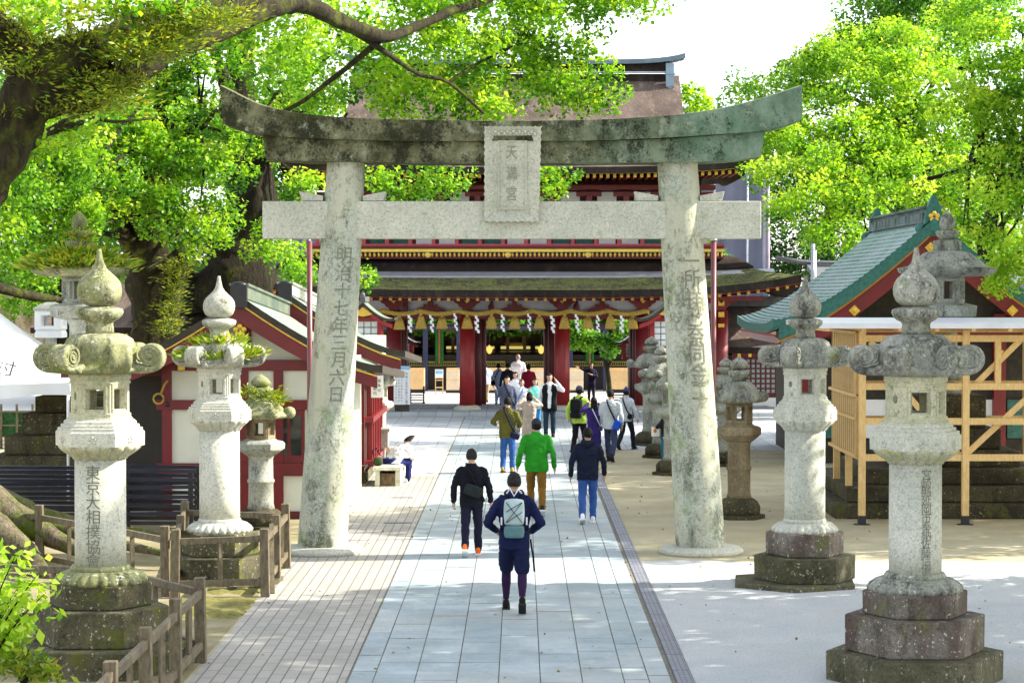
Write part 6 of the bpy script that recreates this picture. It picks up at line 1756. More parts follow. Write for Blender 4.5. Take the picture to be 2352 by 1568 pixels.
# --- T1: giant camphor whose trunk stands just outside the left edge
t1 = tree('camphor_tree', gr(-120, 1240), 'giant mossy camphor with heavy limbs arching over the top left, bright yellow green crown')
b = MB()
Yl = 33.0
_l = limb
def limb(mb, pts, *a): return _l(mb, [(p, q, y, r * .84) for p, q, y, r in pts], *a)
limb(b, [(-190, 1330, 31.5, 150), (-170, 1180, 31.6, 95), (-150, 900, 32, 82), (-110, 640, 32.3, 74), (-40, 430, 32.6, 66), (25, 290, 33, 70), (75, 205, 33, 76), (150, 140, 33, 66), (225, 108, 33.5, 50), (300, 72, 34, 42), (390, 36, 35, 40), (470, 6, 36, 36), (580, -60, 37, 30)], 20, .3)
limb(b, [(90, 215, 33, 62), (190, 205, 33.2, 52), (270, 180, 33.6, 44), (345, 135, 34.2, 40), (420, 98, 35, 37), (510, 62, 36, 33), (590, 30, 37, 30), (660, 8, 38, 28), (715, 14, 39, 25), (770, 45, 40, 22), (840, 72, 41, 20), (900, 82, 42, 15), (960, 60, 43, 12), (1030, 30, 44, 12), (1110, 2, 45, 12), (1200, -40, 46, 9)], 16, .3)
limb(b, [(285, 80, 34, 30), (330, 92, 34.2, 30), (385, 92, 34.6, 28), (440, 62, 35.2, 24), (520, 25, 36, 20), (600, -8, 37, 18)], 12, .3)
limb(b, [(75, 150, 33.2, 60), (20, 90, 33, 50), (-60, 30, 32.5, 44), (-150, -40, 32, 36)], 14, .3)
limb(b, [(-80, 560, 32.3, 40), (0, 420, 33.5, 16), (60, 340, 34.5, 15), (120, 300, 35.5, 13), (190, 280, 36, 7)], 10, .2)
limb(b, [(-60, 600, 32.3, 30), (20, 395, 34, 10), (80, 330, 35, 15), (170, 268, 36, 5), (260, 280, 37, 4.5), (360, 270, 38, 3.5)], 8, .2)
limb(b, [(-90, 640, 33, 24), (0, 660, 34, 15), (80, 680, 35, 13), (142, 688, 36, 7)], 8, .2)
limb(b, [(800, 60, 40.5, 15), (870, 110, 42, 8), (960, 170, 44, 6), (1030, 190, 45, 5), (1110, 260, 46, 4)], 8, .2)
limb(b, [(1030, 190, 45, 5), (1090, 150, 46, 4), (1180, 105, 47, 3)], 6, .2)
limb(b, [(880, 85, 42, 10), (790, 160, 42, 7), (700, 230, 43, 6), (640, 260, 43, 5)], 8, .2)
limb = _l
b.build('trunk', M['bark'], t1)
# roots
b = MB()
for pts in ([(-140, 1130, 31.8, 60), (-60, 1140, 31.7, 52), (20, 1180, 31.6, 40), (90, 1215, 31.5, 28), (180, 1262, 31.3, 15), (260, 1290, 31, 7)],
            [(-150, 1130, 31.6, 60), (-60, 1190, 31.2, 50), (20, 1240, 30.9, 38), (80, 1290, 30.6, 24), (120, 1330, 30.3, 10)],
            [(-120, 1100, 32.2, 50), (0, 1150, 32.4, 36), (110, 1190, 32.6, 24), (240, 1212, 32.8, 13), (380, 1230, 33, 8), (470, 1250, 33, 4)],
            [(60, 1195, 32, 20), (220, 1235, 31.8, 14), (330, 1260, 31.5, 10), (420, 1282, 31.2, 5)]):
    limb(b, pts, 12, .35)
b.build('roots', M['bark_root'], t1)
lob = [pxlobe(*q) for q in ((40, -10, 34, 130), (230, -20, 36, 90), (570, 55, 39, 85), (690, 70, 41, 70), (640, 120, 42, 60), (800, 20, 43, 100), (830, 130, 44, 80), (930, 60, 45, 110), (930, 190, 46, 80), (1050, 50, 46, 100), (1060, 160, 47, 100), (1180, 30, 47, 100), (1170, 150, 48, 100), (1150, 232, 47, 55), (1280, 60, 48, 90), (1290, 170, 48, 90), (1300, 240, 48, 50), (1390, 210, 48, 52), (1390, 10, 48, 70), (1460, -30, 48, 75), (1020, 235, 47, 50), (900, 250, 46, 45), (740, 200, 44, 60), (120, 15, 31.5, 50), (300, 5, 32.5, 46), (430, -5, 33, 46), (50, 330, 35, 60), (150, 300, 36, 55), (240, 225, 36.5, 45), (900, 225, 46, 48), (980, 205, 46, 50), (860, 190, 45, 46), (780, 225, 45, 42), (1100, 240, 47, 40), (700, -60, 41, 90), (1000, -60, 45, 120), (1250, -70, 47, 110))]
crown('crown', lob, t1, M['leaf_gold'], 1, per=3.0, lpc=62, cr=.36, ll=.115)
spots = []
rs = random.Random(4)
for a, c in (((60, 190), (150, 120)), ((150, 110), (300, 45)), ((300, 50), (420, 20)), ((180, 170), (330, 110)), ((330, 110), (470, 60)), ((330, 70), (420, 70)), ((200, 215), (330, 180)), ((100, 250), (260, 230)), ((-20, 300), (40, 220)), ((20, 60), (110, 110)), ((480, 50), (560, 25))):
    for i in range(13):
        u = rs.random(); spots.append(at(a[0] + (c[0] - a[0]) * u + rs.uniform(-8, 8), a[1] + (c[1] - a[1]) * u + rs.uniform(-12, 14), 32.6 + rs.uniform(0, 1.0)))
dk = []
for a, c, n_ in (((0, 10), (210, 90), 34), ((0, 110), (110, 180), 12), ((290, 80), (420, 125), 34), ((190, 190), (300, 250), 22), ((430, 60), (520, 40), 10)):
    for i in range(n_): dk.append(at(rs.uniform(a[0], c[0]), rs.uniform(a[1], c[1]), 32.3 + rs.uniform(0, .8)))
fern_tufts(t1, dk, 7, M['leaf_fern'], 34, .13, .50, 'hanging_ferns', .1)
fern_tufts(t1, spots, 3, M['leaf_yellow'], 62, .115, .42, 'ferns', .6)
# --- T2 / T3: two mossy trunks behind the office
t2 = tree('camphor_tree', (xw(350, 58), 58, 0), 'broad camphor with moss covered trunk, left of the shrine office roof')
b = MB()
limb(b, [(352, 1060, 58, 78), (350, 800, 58, 56), (352, 720, 58, 54), (345, 640, 58, 58), (335, 580, 58, 52), (345, 500, 58, 36), (362, 420, 58, 22), (368, 300, 58, 17), (372, 200, 58, 14), (378, 100, 58, 10), (390, 0, 58, 6)], 18, .3)
limb(b, [(368, 690, 57.6, 36), (388, 640, 57.3, 30), (405, 600, 57, 22), (420, 570, 57, 12)], 12, .3)
limb(b, [(320, 590, 58, 34), (270, 520, 57.5, 20), (215, 440, 57, 14), (150, 390, 56.5, 8)], 10, .25)
limb(b, [(365, 330, 58, 10), (300, 290, 58, 6), (230, 265, 57, 5), (160, 250, 57, 4)], 8, .2)
limb(b, [(368, 380, 58, 9), (440, 320, 58, 6), (500, 250, 58, 4)], 8, .2)
limb(b, [(350, 470, 58, 14), (280, 395, 57, 8), (250, 330, 57, 6)], 8, .2)
b.build('trunk', M['bark_moss'], t2)
lob = [pxlobe(*q) for q in ((60, 300, 50, 90), (160, 330, 52, 80), (120, 430, 52, 100), (20, 480, 50, 90), (230, 420, 54, 80), (300, 330, 56, 80), (250, 260, 55, 60), (390, 300, 57, 75), (420, 390, 56, 80), (330, 440, 55, 70), (480, 480, 55, 65), (230, 500, 54, 60), (450, 210, 58, 70), (360, 200, 58, 60), (110, 540, 52, 60), (30, 600, 51, 50), (440, 130, 58, 55), (510, 330, 57, 60), (470, 545, 54.5, 45), (40, 700, 52, 40), (70, 640, 52, 45), (170, 500, 52, 60), (380, 500, 54.5, 55))]
twl = MB(); twigs(twl, lob, [at(350, 470, 58), at(345, 560, 58), at(365, 330, 58), at(270, 520, 57.5)], np.random.default_rng(91), 26, .09); twl.build('twigs', M['bark_dark'], t2)
crown('crown', lob, t2, M['leaf_mid'], 2, per=2.9, lpc=62, cr=.40, ll=.13)
spots = []
for i in range(46):
    u = rs.random(); spots.append(at(412 - 26 * u + rs.uniform(-14, 10), 590 + 190 * u, 56.8 - .4 * rs.random()))
fern_tufts(t2, spots, 5, M['leaf_yellow'], 40, .13, .34, 'ferns', .3)
t3 = tree('camphor_tree', (xw(520, 62), 62, 0), 'dark forked camphor trunk rising directly behind the office roof and left gateway leg')
b = MB()
limb(b, [(505, 1000, 62, 120), (505, 780, 62, 92), (520, 680, 62, 88), (545, 600, 62, 78), (562, 520, 62, 64), (575, 440, 62, 56), (560, 340, 62, 50), (545, 250, 62, 42), (555, 150, 62, 34), (560, 60, 62, 26), (570, -40, 62, 18)], 20, .3)
limb(b, [(440, 720, 61.5, 34), (432, 650, 61.5, 22), (420, 590, 61, 14)], 10, .25)
limb(b, [(575, 430, 62, 36), (620, 340, 62, 26), (665, 250, 62, 18), (700, 180, 62, 12), (760, 120, 61, 7)], 12, .3)
limb(b, [(548, 270, 62, 26), (515, 190, 61, 16), (490, 120, 61, 10), (455, 90, 60, 6)], 10, .25)
limb(b, [(620, 340, 62, 14), (700, 380, 58, 8), (800, 372, 55, 6), (900, 378, 53, 6), (990, 390, 52, 6), (1050, 400, 51, 4)], 8, .2)
limb(b, [(960, 385, 52.3, 5), (1010, 420, 52, 3.5), (1050, 445, 52, 2)], 6, .2)
b.build('trunk', M['bark_dark'], t3)
lob = [pxlobe(*q) for q in ((650, 190, 58, 80), (720, 130, 57, 60), (620, 330, 56, 50), (540, 400, 54, 40), (560, 320, 55, 45), (760, 240, 56, 40), (690, 400, 53, 40), (700, 470, 53, 32), (640, 560, 60, 60), (680, 600, 58, 50), (860, 420, 51, 42), (950, 430, 51, 50), (1030, 420, 51, 45), (910, 455, 51, 35), (1270, 400, 52, 34), (1255, 440, 52, 28), (1000, 395, 51, 40), (530, 110, 58, 45), (480, 60, 58, 50), (830, 640, 55, 12), (700, 640, 60, 40))]
twl = MB(); twigs(twl, lob[:9], [at(620, 340, 62), at(548, 270, 62), at(665, 250, 62)], np.random.default_rng(92), 14, .08); twl.build('twigs', M['bark_dark'], t3)
crown('crown', lob, t3, M['leaf_gold'], 6, per=2.9, lpc=60, cr=.38, ll=.12, tb=-.08)
# back filling trees behind, left
t = tree('evergreen_tree', (xw(150, 72), 72, 0), 'dark green trees growing behind the thatched corridor at the far left', 'background trees')
b = MB(); limb(b, [(150, 950, 72, 30), (150, 600, 72, 24), (160, 300, 72, 12), (160, 0, 72, 5)], 10, .2); b.build('trunk', M['bark_dark'], t)
lob = [pxlobe(*q) for q in ((0, 380, 70, 150), (180, 380, 71, 130), (330, 280, 72, 140), (480, 340, 72, 110), (120, 200, 72, 130), (640, 430, 72, 80), (300, 480, 71, 90), (30, 600, 70, 60), (620, 270, 73, 90), (760, 330, 74, 70), (40, 520, 71, 110), (200, 590, 73, 90), (420, 560, 73, 90), (100, 660, 74, 60))]
crown('crown', lob, t, M['leaf_green'], 8, per=2.0, lpc=46, cr=.6, ll=.20)
# --- right side
t5 = tree('camphor_tree', (xw(2080, 74), 74, 0), 'large bright yellow green camphor filling the right side above the copper roof')
b = MB()
limb(b, [(2085, 1000, 74, 40), (2085, 700, 74, 32), (2090, 560, 74, 26), (2095, 470, 74, 22), (2060, 400, 73, 14), (2020, 330, 72, 10), (1990, 250, 72, 6)], 12, .25)
limb(b, [(2090, 540, 74, 22), (2040, 480, 73, 11), (1990, 440, 72, 7), (1940, 420, 71, 5)], 8, .2)
limb(b, [(2095, 480, 74, 18), (2120, 400, 73, 12), (2110, 330, 73, 9), (2120, 250, 73, 6), (2150, 180, 73, 5)], 10, .2)
limb(b, [(2100, 500, 74, 16), (2180, 440, 72, 12), (2190, 410, 71, 9), (2195, 350, 71, 6)], 8, .2)
limb(b, [(1990, 440, 72, 6), (1960, 360, 71, 5), (1965, 290, 71, 4)], 7, .2)
b.build('trunk', M['bark_dark'], t5)
lob = [pxlobe(*q) for q in ((1745, 300, 72, 65), (1790, 240, 72, 70), (1850, 190, 73, 75), (1930, 130, 73, 75), (2000, 190, 71, 90), (1880, 280, 70, 90), (1800, 350, 69, 75), (1960, 330, 69, 90), (1860, 410, 67, 80), (1950, 470, 67, 75), (2060, 300, 70, 90), (2100, 200, 71, 100), (2040, 420, 68, 80), (1810, 470, 66, 42), (1900, 525, 66, 50), (1975, 560, 67, 40), (2130, 390, 69, 75), (2200, 300, 70, 80), (2050, 90, 73, 60), (2160, 110, 73, 90), (2140, 480, 70, 50), (1760, 400, 67, 40), (2250, 450, 70, 70), (2200, 540, 70, 50), (2310, 530, 70, 55))]
twl = MB(); twigs(twl, lob, [at(2060, 400, 73), at(2095, 470, 74), at(2120, 400, 73), at(2020, 330, 72), at(1990, 440, 72), at(2180, 440, 72)], np.random.default_rng(93), 34, .11); twl.build('twigs', M['bark_dark'], t5)
crown('crown', lob, t5, M['leaf_gold'], 21, per=2.3, lpc=72, cr=.50, ll=.135, shell=.85)
t6 = tree('camphor_tree', (xw(2330, 62), 62, 0), 'spreading bright green tree with long dark limbs at the right edge')
b = MB()
limb(b, [(2290, 1000, 62, 26), (2270, 640, 62, 20), (2262, 540, 62, 17), (2296, 450, 62, 12), (2340, 385, 62, 10), (2420, 330, 62, 8)], 12, .25)
limb(b, [(2380, 360, 61, 10), (2320, 330, 60, 9), (2260, 370, 60, 8), (2190, 395, 60, 6), (2130, 410, 60, 4)], 8, .2)
limb(b, [(2420, 195, 60, 9), (2352, 205, 60, 8), (2290, 215, 60, 7), (2230, 205, 60, 5), (2170, 205, 60, 3)], 8, .2)
limb(b, [(2420, 120, 60, 10), (2340, 150, 60, 9), (2270, 155, 60, 7), (2200, 158, 60, 4)], 8, .2)
limb(b, [(2266, 580, 62, 12), (2305, 510, 61, 7), (2352, 450, 60, 5)], 8, .2)
b.build('trunk', M['bark_dark'], t6)
lob = [pxlobe(*q) for q in ((2330, 90, 58, 110), (2250, 180, 58, 70), (2340, 250, 58, 80), (2280, 320, 58, 60), (2200, 250, 59, 60), (2352, 390, 58, 70), (2400, 180, 58, 100), (2250, 30, 60, 90), (2340, 470, 58, 50), (2220, 400, 59, 45), (2420, 500, 58, 80), (2270, 450, 57, 42), (2230, 520, 58, 36), (2310, 560, 58, 42))]
twl = MB(); twigs(twl, lob, [at(2290, 440, 62), at(2340, 380, 62), at(2260, 370, 60), at(2290, 215, 60)], np.random.default_rng(94), 24, .09); twl.build('twigs', M['bark_dark'], t6)
crown('crown', lob, t6, M['leaf_gold'], 22, per=2.7, lpc=60, cr=.40, ll=.125, tb=-.02, shell=.85)
t4 = tree('evergreen_tree', (xw(2050, 96), 96, 0), 'tall deeper green tree rising behind the bright camphor at the upper right', 'background trees')
b = MB(); limb(b, [(2070, 900, 96, 30), (2070, 400, 96, 24), (2075, 100, 96, 14), (2080, -60, 96, 6)], 10, .2); b.build('trunk', M['bark_dark'], t4)
lob = [pxlobe(*q) for q in ((1990, 60, 94, 70), (2060, 20, 94, 80), (2150, 0, 94, 90), (1960, 120, 94, 60), (2050, 110, 94, 80), (1900, 130, 94, 40), (1730, 185, 94, 30), (1690, 225, 95, 28), (1860, 175, 94, 40), (2250, 10, 95, 90), (1800, 170, 94, 30), (2050, -80, 96, 90))]
crown('crown', lob, t4, M['leaf_green'], 23, per=1.9, lpc=60, cr=.6, ll=.19)
t = tree('evergreen_tree', (xw(1900, 104), 104, 0), 'dark shaded evergreen below the bright camphor, behind the flagpole', 'background trees')
b = MB(); limb(b, [(1900, 900, 104, 24), (1900, 600, 104, 18), (1910, 400, 104, 8)], 10, .2); b.build('trunk', M['bark_dark'], t)
lob = [pxlobe(*q) for q in ((1830, 560, 102, 70), (1930, 560, 102, 70), (1800, 620, 102, 45), (2050, 560, 103, 80), (2150, 560, 103, 80), (2300, 600, 104, 90), (1900, 460, 104, 80), (2050, 400, 105, 120), (2250, 400, 105, 120), (1880, 640, 102, 45), (1785, 510, 102, 50), (1778, 430, 102, 42), (1790, 360, 103, 45), (1835, 420, 103, 60))]
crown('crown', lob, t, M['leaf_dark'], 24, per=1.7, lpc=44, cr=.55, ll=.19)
t = tree('camphor_tree', (xw(1600, 105), 105, 0), 'small golden green treetop peeking out right of the upper gate ridge')
b = MB(); limb(b, [(1585, 900, 105, 16), (1585, 400, 105, 12), (1590, 230, 105, 5)], 8, .2); b.build('trunk', M['bark_dark'], t)
crown('crown', [pxlobe(*q) for q in ((1590, 235, 104, 34), (1575, 215, 104, 22), (1600, 260, 104, 34))], t, M['leaf_gold'], 25, per=1.6, lpc=40, cr=.5, ll=.24)
# young tree on the bank between gate and scaffold
t = tree('evergreen_tree', (xw(1655, 84), 84, 0), 'green leafy bush slope squeezed between gate roof and scaffold sheeting')
b = MB(); limb(b, [(1650, 900, 84, 10), (1650, 700, 84, 8), (1650, 600, 84, 4)], 8, .2); b.build('trunk', M['bark_dark'], t)
crown('crown', [pxlobe(*q) for q in ((1640, 585, 83, 28), (1660, 605, 83, 26), (1630, 560, 83, 22))], t, M['leaf_green'], 26, per=3, lpc=40, cr=.3, ll=.13)
# maple bough at the right edge
t = tree('maple_tree', (xw(2440, 47), 47, 0), 'bright maple bough hanging in from the right edge above the timber frame')
b = MB(); limb(b, [(2440, 1070, 47, 12), (2440, 700, 47, 10), (2400, 600, 47, 6), (2340, 580, 47, 4), (2290, 600, 47, 2)], 8, .2); b.build('trunk', M['bark_dark'], t)
crown('crown', [pxlobe(*q) for q in ((2330, 590, 46, 45), (2300, 640, 46, 34), (2352, 640, 46, 40), (2290, 600, 46, 30), (2380, 560, 46, 60), (2285, 665, 46, 18))], t, M['leaf_maple'], 27, per=6, lpc=40, cr=.22, ll=.095)
# plum tree in the inner court
t = tree('plum_tree', (xw(1385, 85), 85, 0), 'small leafy green plum tree seen through the right bay of the gate')
b = MB(); limb(b, [(1400, 925, 85, 6), (1395, 850, 85, 5), (1375, 790, 85, 4), (1340, 760, 85, 3)], 8, .2); limb(b, [(1395, 850, 85, 4), (1420, 790, 85, 3), (1440, 770, 85, 2)], 8, .2); b.build('trunk', M['bark_dark'], t)
crown('crown', [pxlobe(*q) for q in ((1325, 765, 84, 24), (1355, 780, 84, 26), (1330, 790, 84, 22), (1385, 785, 84, 22), (1420, 780, 84, 26), (1440, 765, 84, 18), (1322, 740, 84, 18), (1400, 805, 84, 16), (1432, 735, 84, 14))], t, M['leaf_green'], 28, per=9, lpc=34, cr=.2, ll=.14, tb=.05)
# planting on the flat hall roof
rg = np.random.default_rng(30)
rf = tree('roof_planting', (GX, 91, zw(743, 90)), 'fresh green bushes planted on top of the low dark hall roof', None); rf['category'] = 'bushes'; rf['kind'] = 'stuff'
crown('foliage', [((xw(px, 91), 91, zw(743, 90) + .25), (1.2, 1.2, .55)) for px in range(840, 1560, 38)], rf, M['leaf_green'], 31, per=3, lpc=30, cr=.4, ll=.2, tb=.1)
# trees to the right of the frame: they throw the dappled shade on the path
for i, (x, y, lobes, lb) in enumerate(SHADE):
    t = tree('shade_tree', (x, y, 0), lb, 'shade trees right of the path')
    b = MB(); zc_ = sum(q[0][2] for q in lobes) / len(lobes)
    wlimb(b, [(x, y, 0), (x + .2, y, zc_ * .4), (x, y + .1, zc_ * .9)], [.45, .36, .2], 12, .2)
    twigs(b, lobes, [(x + .1, y, zc_ * .5), (x, y, zc_ * .75)], RNG, 9, .12); b.build('trunk', M['bark_dark'], t)
    crown('crown', lobes, t, M['leaf_mid'], 40 + i, per=SH_PER, lpc=26, cr=.55, ll=.25, shell=.7)
# --- low plants in front, left
def twig_plant(name, base, tips, label, mat, seed, ll, cnt, asp, cat='shrub', spread=.2, droop=.5, stems=True):
    t = thing(name, base, label, cat); rng = np.random.default_rng(seed)
    b = MB(); C = []
    for tp in tips:
        tp = Vector(tp); md = Vector(base).lerp(tp, .55) + Vector((0, 0, .12)); wlimb(b, [base, md, tp], [.016, .010, .003], 6, .1)
        for i in range(cnt):
            u = rng.uniform(.45, 1.05); p = Vector(base).lerp(md, min(1, u / .55)) if u < .55 else md.lerp(tp, (u - .55) / .45)
            C.append(np.array(p) + rng.normal(size=3) * np.array([spread, spread, spread * .55]))
    b.build('twigs', M['bark_dark'], t)
    C = np.array(C); leaf_obj('leaves', C, rng.uniform(.6, 1.3, len(C)) * ll, mat, t, rng, droop=droop, asp=asp)
    return t
Ym = 19.6
twig_plant('maple_shrub', gr(-90, 1640), [at(a, c, Ym + .1 * i) for i, (a, c) in enumerate(((5, 1240), (35, 1275), (85, 1320), (105, 1360), (40, 1350), (0, 1310), (70, 1410), (15, 1400), (0, 1450), (80, 1380), (-10, 1260), (60, 1330), (-20, 1330), (30, 1440)))],
    'bright lime green maple twigs reaching in at the lower left edge', M['leaf_maple'], 51, .125, 60, .28, 'shrub', .11, .55)
twig_plant('leafy_plant', gr(62, 1600), [at(a, c, 20.0 + .06 * i) for i, (a, c) in enumerate(((65, 1490), (30, 1510), (95, 1520), (50, 1535), (120, 1540), (10, 1530), (85, 1545), (140, 1560)))],
    'small upright leafy plant sprouting at the bottom left corner', M['leaf_fern'], 52, .12, 48, .17, 'plant', .07, -.15)
fr = thing('fern', (LN3[1][0], 30.0, LN3[2](3.2)), 'bright green fern clump growing on the roof of the pale left lantern', 'fern')
cx_, cy_ = LN3[1][0], LN3[1][1]; zz = LN3[2]
sp = []
for i in range(26):
    a = rs.uniform(0, 6.28); r = rs.uniform(.2, .3); sp.append((cx_ + r * math.cos(a), cy_ + r * math.sin(a), zz(3.50)))
for i in range(34):
    a = rs.uniform(0, 6.28); r = rs.uniform(.34, .47); sp.append((cx_ + r * math.cos(a), cy_ + r * math.sin(a), zz(3.30)))
for (a, r) in ((R(-20), .5), (R(0), .5), (R(-40), .48), (R(-150), .46)):
    for i in range(4): sp.append((cx_ + r * math.cos(a) + rs.uniform(-.06, .06), cy_ + r * math.sin(a), zz(3.34)))
fern_tufts(fr, sp, 60, M['leaf_fern'], 16, .14, .13, 'fronds', .8)
cx_, cy_ = TL2[1][0], TL2[1][1]; k = 44 / FPX
fr = thing('fern', (cx_, cy_, zw(605, 44)), 'dense fern and moss clump covering the roof of the great left lantern', 'fern')
sp = []
for i in range(150):
    a = rs.uniform(0, 6.28); r = rs.uniform(20, 108) * k; sp.append((cx_ + r * math.cos(a), cy_ + r * math.sin(a), zw(575 + 38 * (r / k / 108), 44)))
fern_tufts(fr, sp, 61, M['leaf_fern'], 24, .24, .30, 'fronds', .55)
fr = thing('fern', (cx_, cy_, zw(540, 44)), 'small fern tuft around the finial of the great left lantern', 'fern')
fern_tufts(fr, [(cx_ + rs.uniform(-.16, .16), cy_ - .1 + rs.uniform(-.1, .1), zw(545 + rs.uniform(-14, 12), 44)) for i in range(16)], 62, M['leaf_fern'], 12, .16, .16, 'fronds', .6)
cx_ = xw(598, 37); fr = thing('fern', (cx_, 37, 2.1), 'moss and yellow ferns on the cap of the small lantern by the office wall', 'fern')
fern_tufts(fr, [(cx_ + rs.uniform(-.35, .35), 37 + rs.uniform(-.35, .2), 2.12 + rs.uniform(-.05, .28)) for i in range(40)], 63, M['leaf_fern'], 14, .10, .15, 'fronds', .5)
# leaf litter on the paving
rng_ = np.random.default_rng(70); n = 420
C = np.stack([rng_.uniform(-3.4, 7, n), rng_.uniform(21, 60, n), np.full(n, .022)], 1)
D = rng_.normal(size=(n, 3)); D[:, 2] = .0
li = leaf_obj('leaf_litter', C, rng_.uniform(.03, .06, n), M['litter'], None, rng_, droop=0, asp=.4, dirs=D); li['kind'] = 'stuff'; tag(li, 'scattered small fallen leaves on the paving and gravel', 'fallen leaves')
# ------------------------------------------------------------------ people
PI = math.pi
def pp(px, Y): return at(px, 1000, Y).x
NAVY = (.012, .016, .045); BLK = (.008, .008, .011); JEAN = (.03, .07, .20); WHT = (.72, .72, .74)
def band(M4, U, sx, back=True, lo=.90, w=.028, col=BLK, name='shoulder_bag', label='', bag=None, bagcol=BLK, bagsz=(.16, .06, .12), dep=0):
    """crossbody bag: strap round the torso and a pouch; sx is the shoulder side"""
    t = thing(name, M4 @ U((0, -.15, lo)), label, 'bag')
    pts = []
    for i in range(25):
        a = 2 * PI * i / 24
        k = (1 + math.cos(a)) / 2             # 1 at the shoulder, 0 at the hip
        z = lo + (1.50 - lo) * k
        x = sx * (.085 * k - .205 * (1 - k)) if True else 0
        y = math.sin(a) * .160
        if k > .93: y *= .8
        pts.append(M4 @ U((x, y - .004, z)))
    b = MB(); b.tube(pts, w * .6, 6, sq=(1, 1)); b.build('strap', cloth(col, .6), t)
    if bag:
        bx, by, bz = bag; b = MB()
        def bf(d): return 1 / max(abs(d.x), abs(d.y), abs(d.z)) ** .72
        b.ell((bx, by, bz), tuple(q * .62 for q in bagsz), 20, 14, 0, bf)
        b.v = [M4 @ U(Matrix.Translation((bx, by, bz)) @ Matrix.Rotation(-sx * .35, 4, 'Y') @ Matrix.Translation((-bx, -by, -bz)) @ p) for p in b.v]
        b.build('pouch', cloth(bagcol, .6), t)
    return t
def backpack(M4, U, label, c1, c2, sz=(.15, .10, .23), z=1.22, detail=False):
    t = thing('backpack', M4 @ U((0, -.22, z - sz[2])), label, 'backpack')
    def bf(d): return 1 / max(abs(d.x), abs(d.y), abs(d.z)) ** .7
    b = MB(); b.ell((0, -.235, z + .07), (sz[0] * .86, sz[1] * .72, sz[2] * .70), 26, 18, 0, bf); b.v = [M4 @ U(p) for p in b.v]; b.build('main_compartment', cloth(c1, .55), t)
    b = MB(); b.ell((0, -.25, z - .165), (sz[0] * .84, sz[1] * .78, sz[2] * .34), 26, 14, 0, bf); b.v = [M4 @ U(p) for p in b.v]; b.build('lower_pocket', cloth(c2, .55), t)
    for s in (-1, 1):
        b = MB(); b.tube([(s * .08, -.17, z + .24), (s * .095, -.09, z + .285), (s * .10, .0, z + .275), (s * .12, .13, z + .16), (s * .15, .12, z - .05), (s * .15, -.10, z - .16)], .022, 8); b.v = [M4 @ U(p) for p in b.v]; b.build('strap', cloth(BLK, .6), t)
    if detail:
        b = MB(); 
        for a, c in (((-.10, z + .20), (.10, z - .05)), ((.10, z + .20), (-.10, z - .05)), ((-.10, z + .08), (.10, z + .20)), ((-.10, z - .05), (.10, z + .08))): b.tube([(a[0], -.318, a[1]), ((a[0] + c[0]) / 2, -.335, (a[1] + c[1]) / 2), (c[0], -.318, c[1])], .004, 5)
        b.v = [M4 @ U(p) for p in b.v]; b.build('cord', cloth(BLK, .6), t)
        for s in (-1, 1):
            b = MB(); b.box(s * .155, -.22, z - .04, .02, .05, .09); b.v = [M4 @ U(p) for p in b.v]; b.build('buckle', cloth(WHT, .6), t)
        b = MB(); b.tube([(-.09, -.20, z + .30), (-.05, -.25, z + .36), (0, -.26, z + .27), (.05, -.25, z + .35), (.09, -.2, z + .30)], .012, 6); b.v = [M4 @ U(p) for p in b.v]; b.build('lace', cloth(WHT, .7), t)
        b = MB(); b.tube([(.20, -.05, z - .28), (.235, -.07, z - .5), (.25, -.07, z - .68)], .012, 6); b.v = [M4 @ U(p) for p in b.v]; b.build('hanging_strap', cloth(BLK, .6), t)
    return t
# 1 walker with the teal backpack
x = pp(1181, 27.2); t, m4, u = person(x, 27.2, 1.77, 0, 'person in navy jacket, shorts and dark leggings walking away with a pale teal backpack', (.010, .014, .055), (.010, .013, .045), (.012, .012, .012),
    arms={'L': ((-.335, -.06, 1.12), (-.22, .17, 1.0)), 'R': ((.335, -.06, 1.12), (.22, .17, 1.0))}, stride=.26, lead=-1, shorts=True, hood=True, hairmat=HAIRG, slim=1.06)
backpack(m4, u, 'pale teal roll top backpack with black cords worn by the nearest walker', (.40, .50, .50), (.10, .19, .20), (.15, .115, .24), 1.20, True)
x = pp(1083, 33.0); t, m4, u = person(x, 33.0, 1.65, 0, 'person in black sweater and dark trousers walking away in orange and black trainers', (.008, .008, .014), (.012, .012, .028), (.85, .16, .03), arms={'L': ((-.285, -.03, 1.12), (-.29, .03, .88)), 'R': ((.285, -.05, 1.12), (.31, .03, .88))}, stride=.24, lead=1, hairmat=HAIRG, sole=(.75, .75, .75), slim=1.08)
band(m4, u, -1, label='black sling pouch on the back of the person in the black sweater', bag=(.03, -.185, 1.08), bagsz=(.24, .09, .15), bagcol=(.015, .02, .022))
x = pp(1232, 38.9); t, m4, u = person(x, 38.9, 1.77, 0, 'person in bright green jacket and brown trousers walking away along the path', (.025, .26, .02), (.20, .10, .018), (.02, .02, .02), arms={'L': ((-.29, -.08, 1.13), (-.33, .05, .90)), 'R': ((.29, -.05, 1.12), (.32, .06, .87))}, stride=.24, lead=-1, hair='cap', capcol=(.03, .03, .05), slim=1.16, sole=(.7, .7, .7))
x = pp(1350, 37.7); t, m4, u = person(x, 37.7, 1.68, 0, 'person in dark navy hooded jacket and blue jeans with white shoes, walking away', (.010, .014, .032), (.035, .09, .30), (.75, .75, .78), arms={'L': ((-.29, -.05, 1.12), (-.31, .02, .87)), 'R': ((.29, -.03, 1.12), (.30, .06, .88))}, stride=.18, lead=1, hood=True, slim=1.10, head_turn=-.3, sole=(.7, .7, .7))
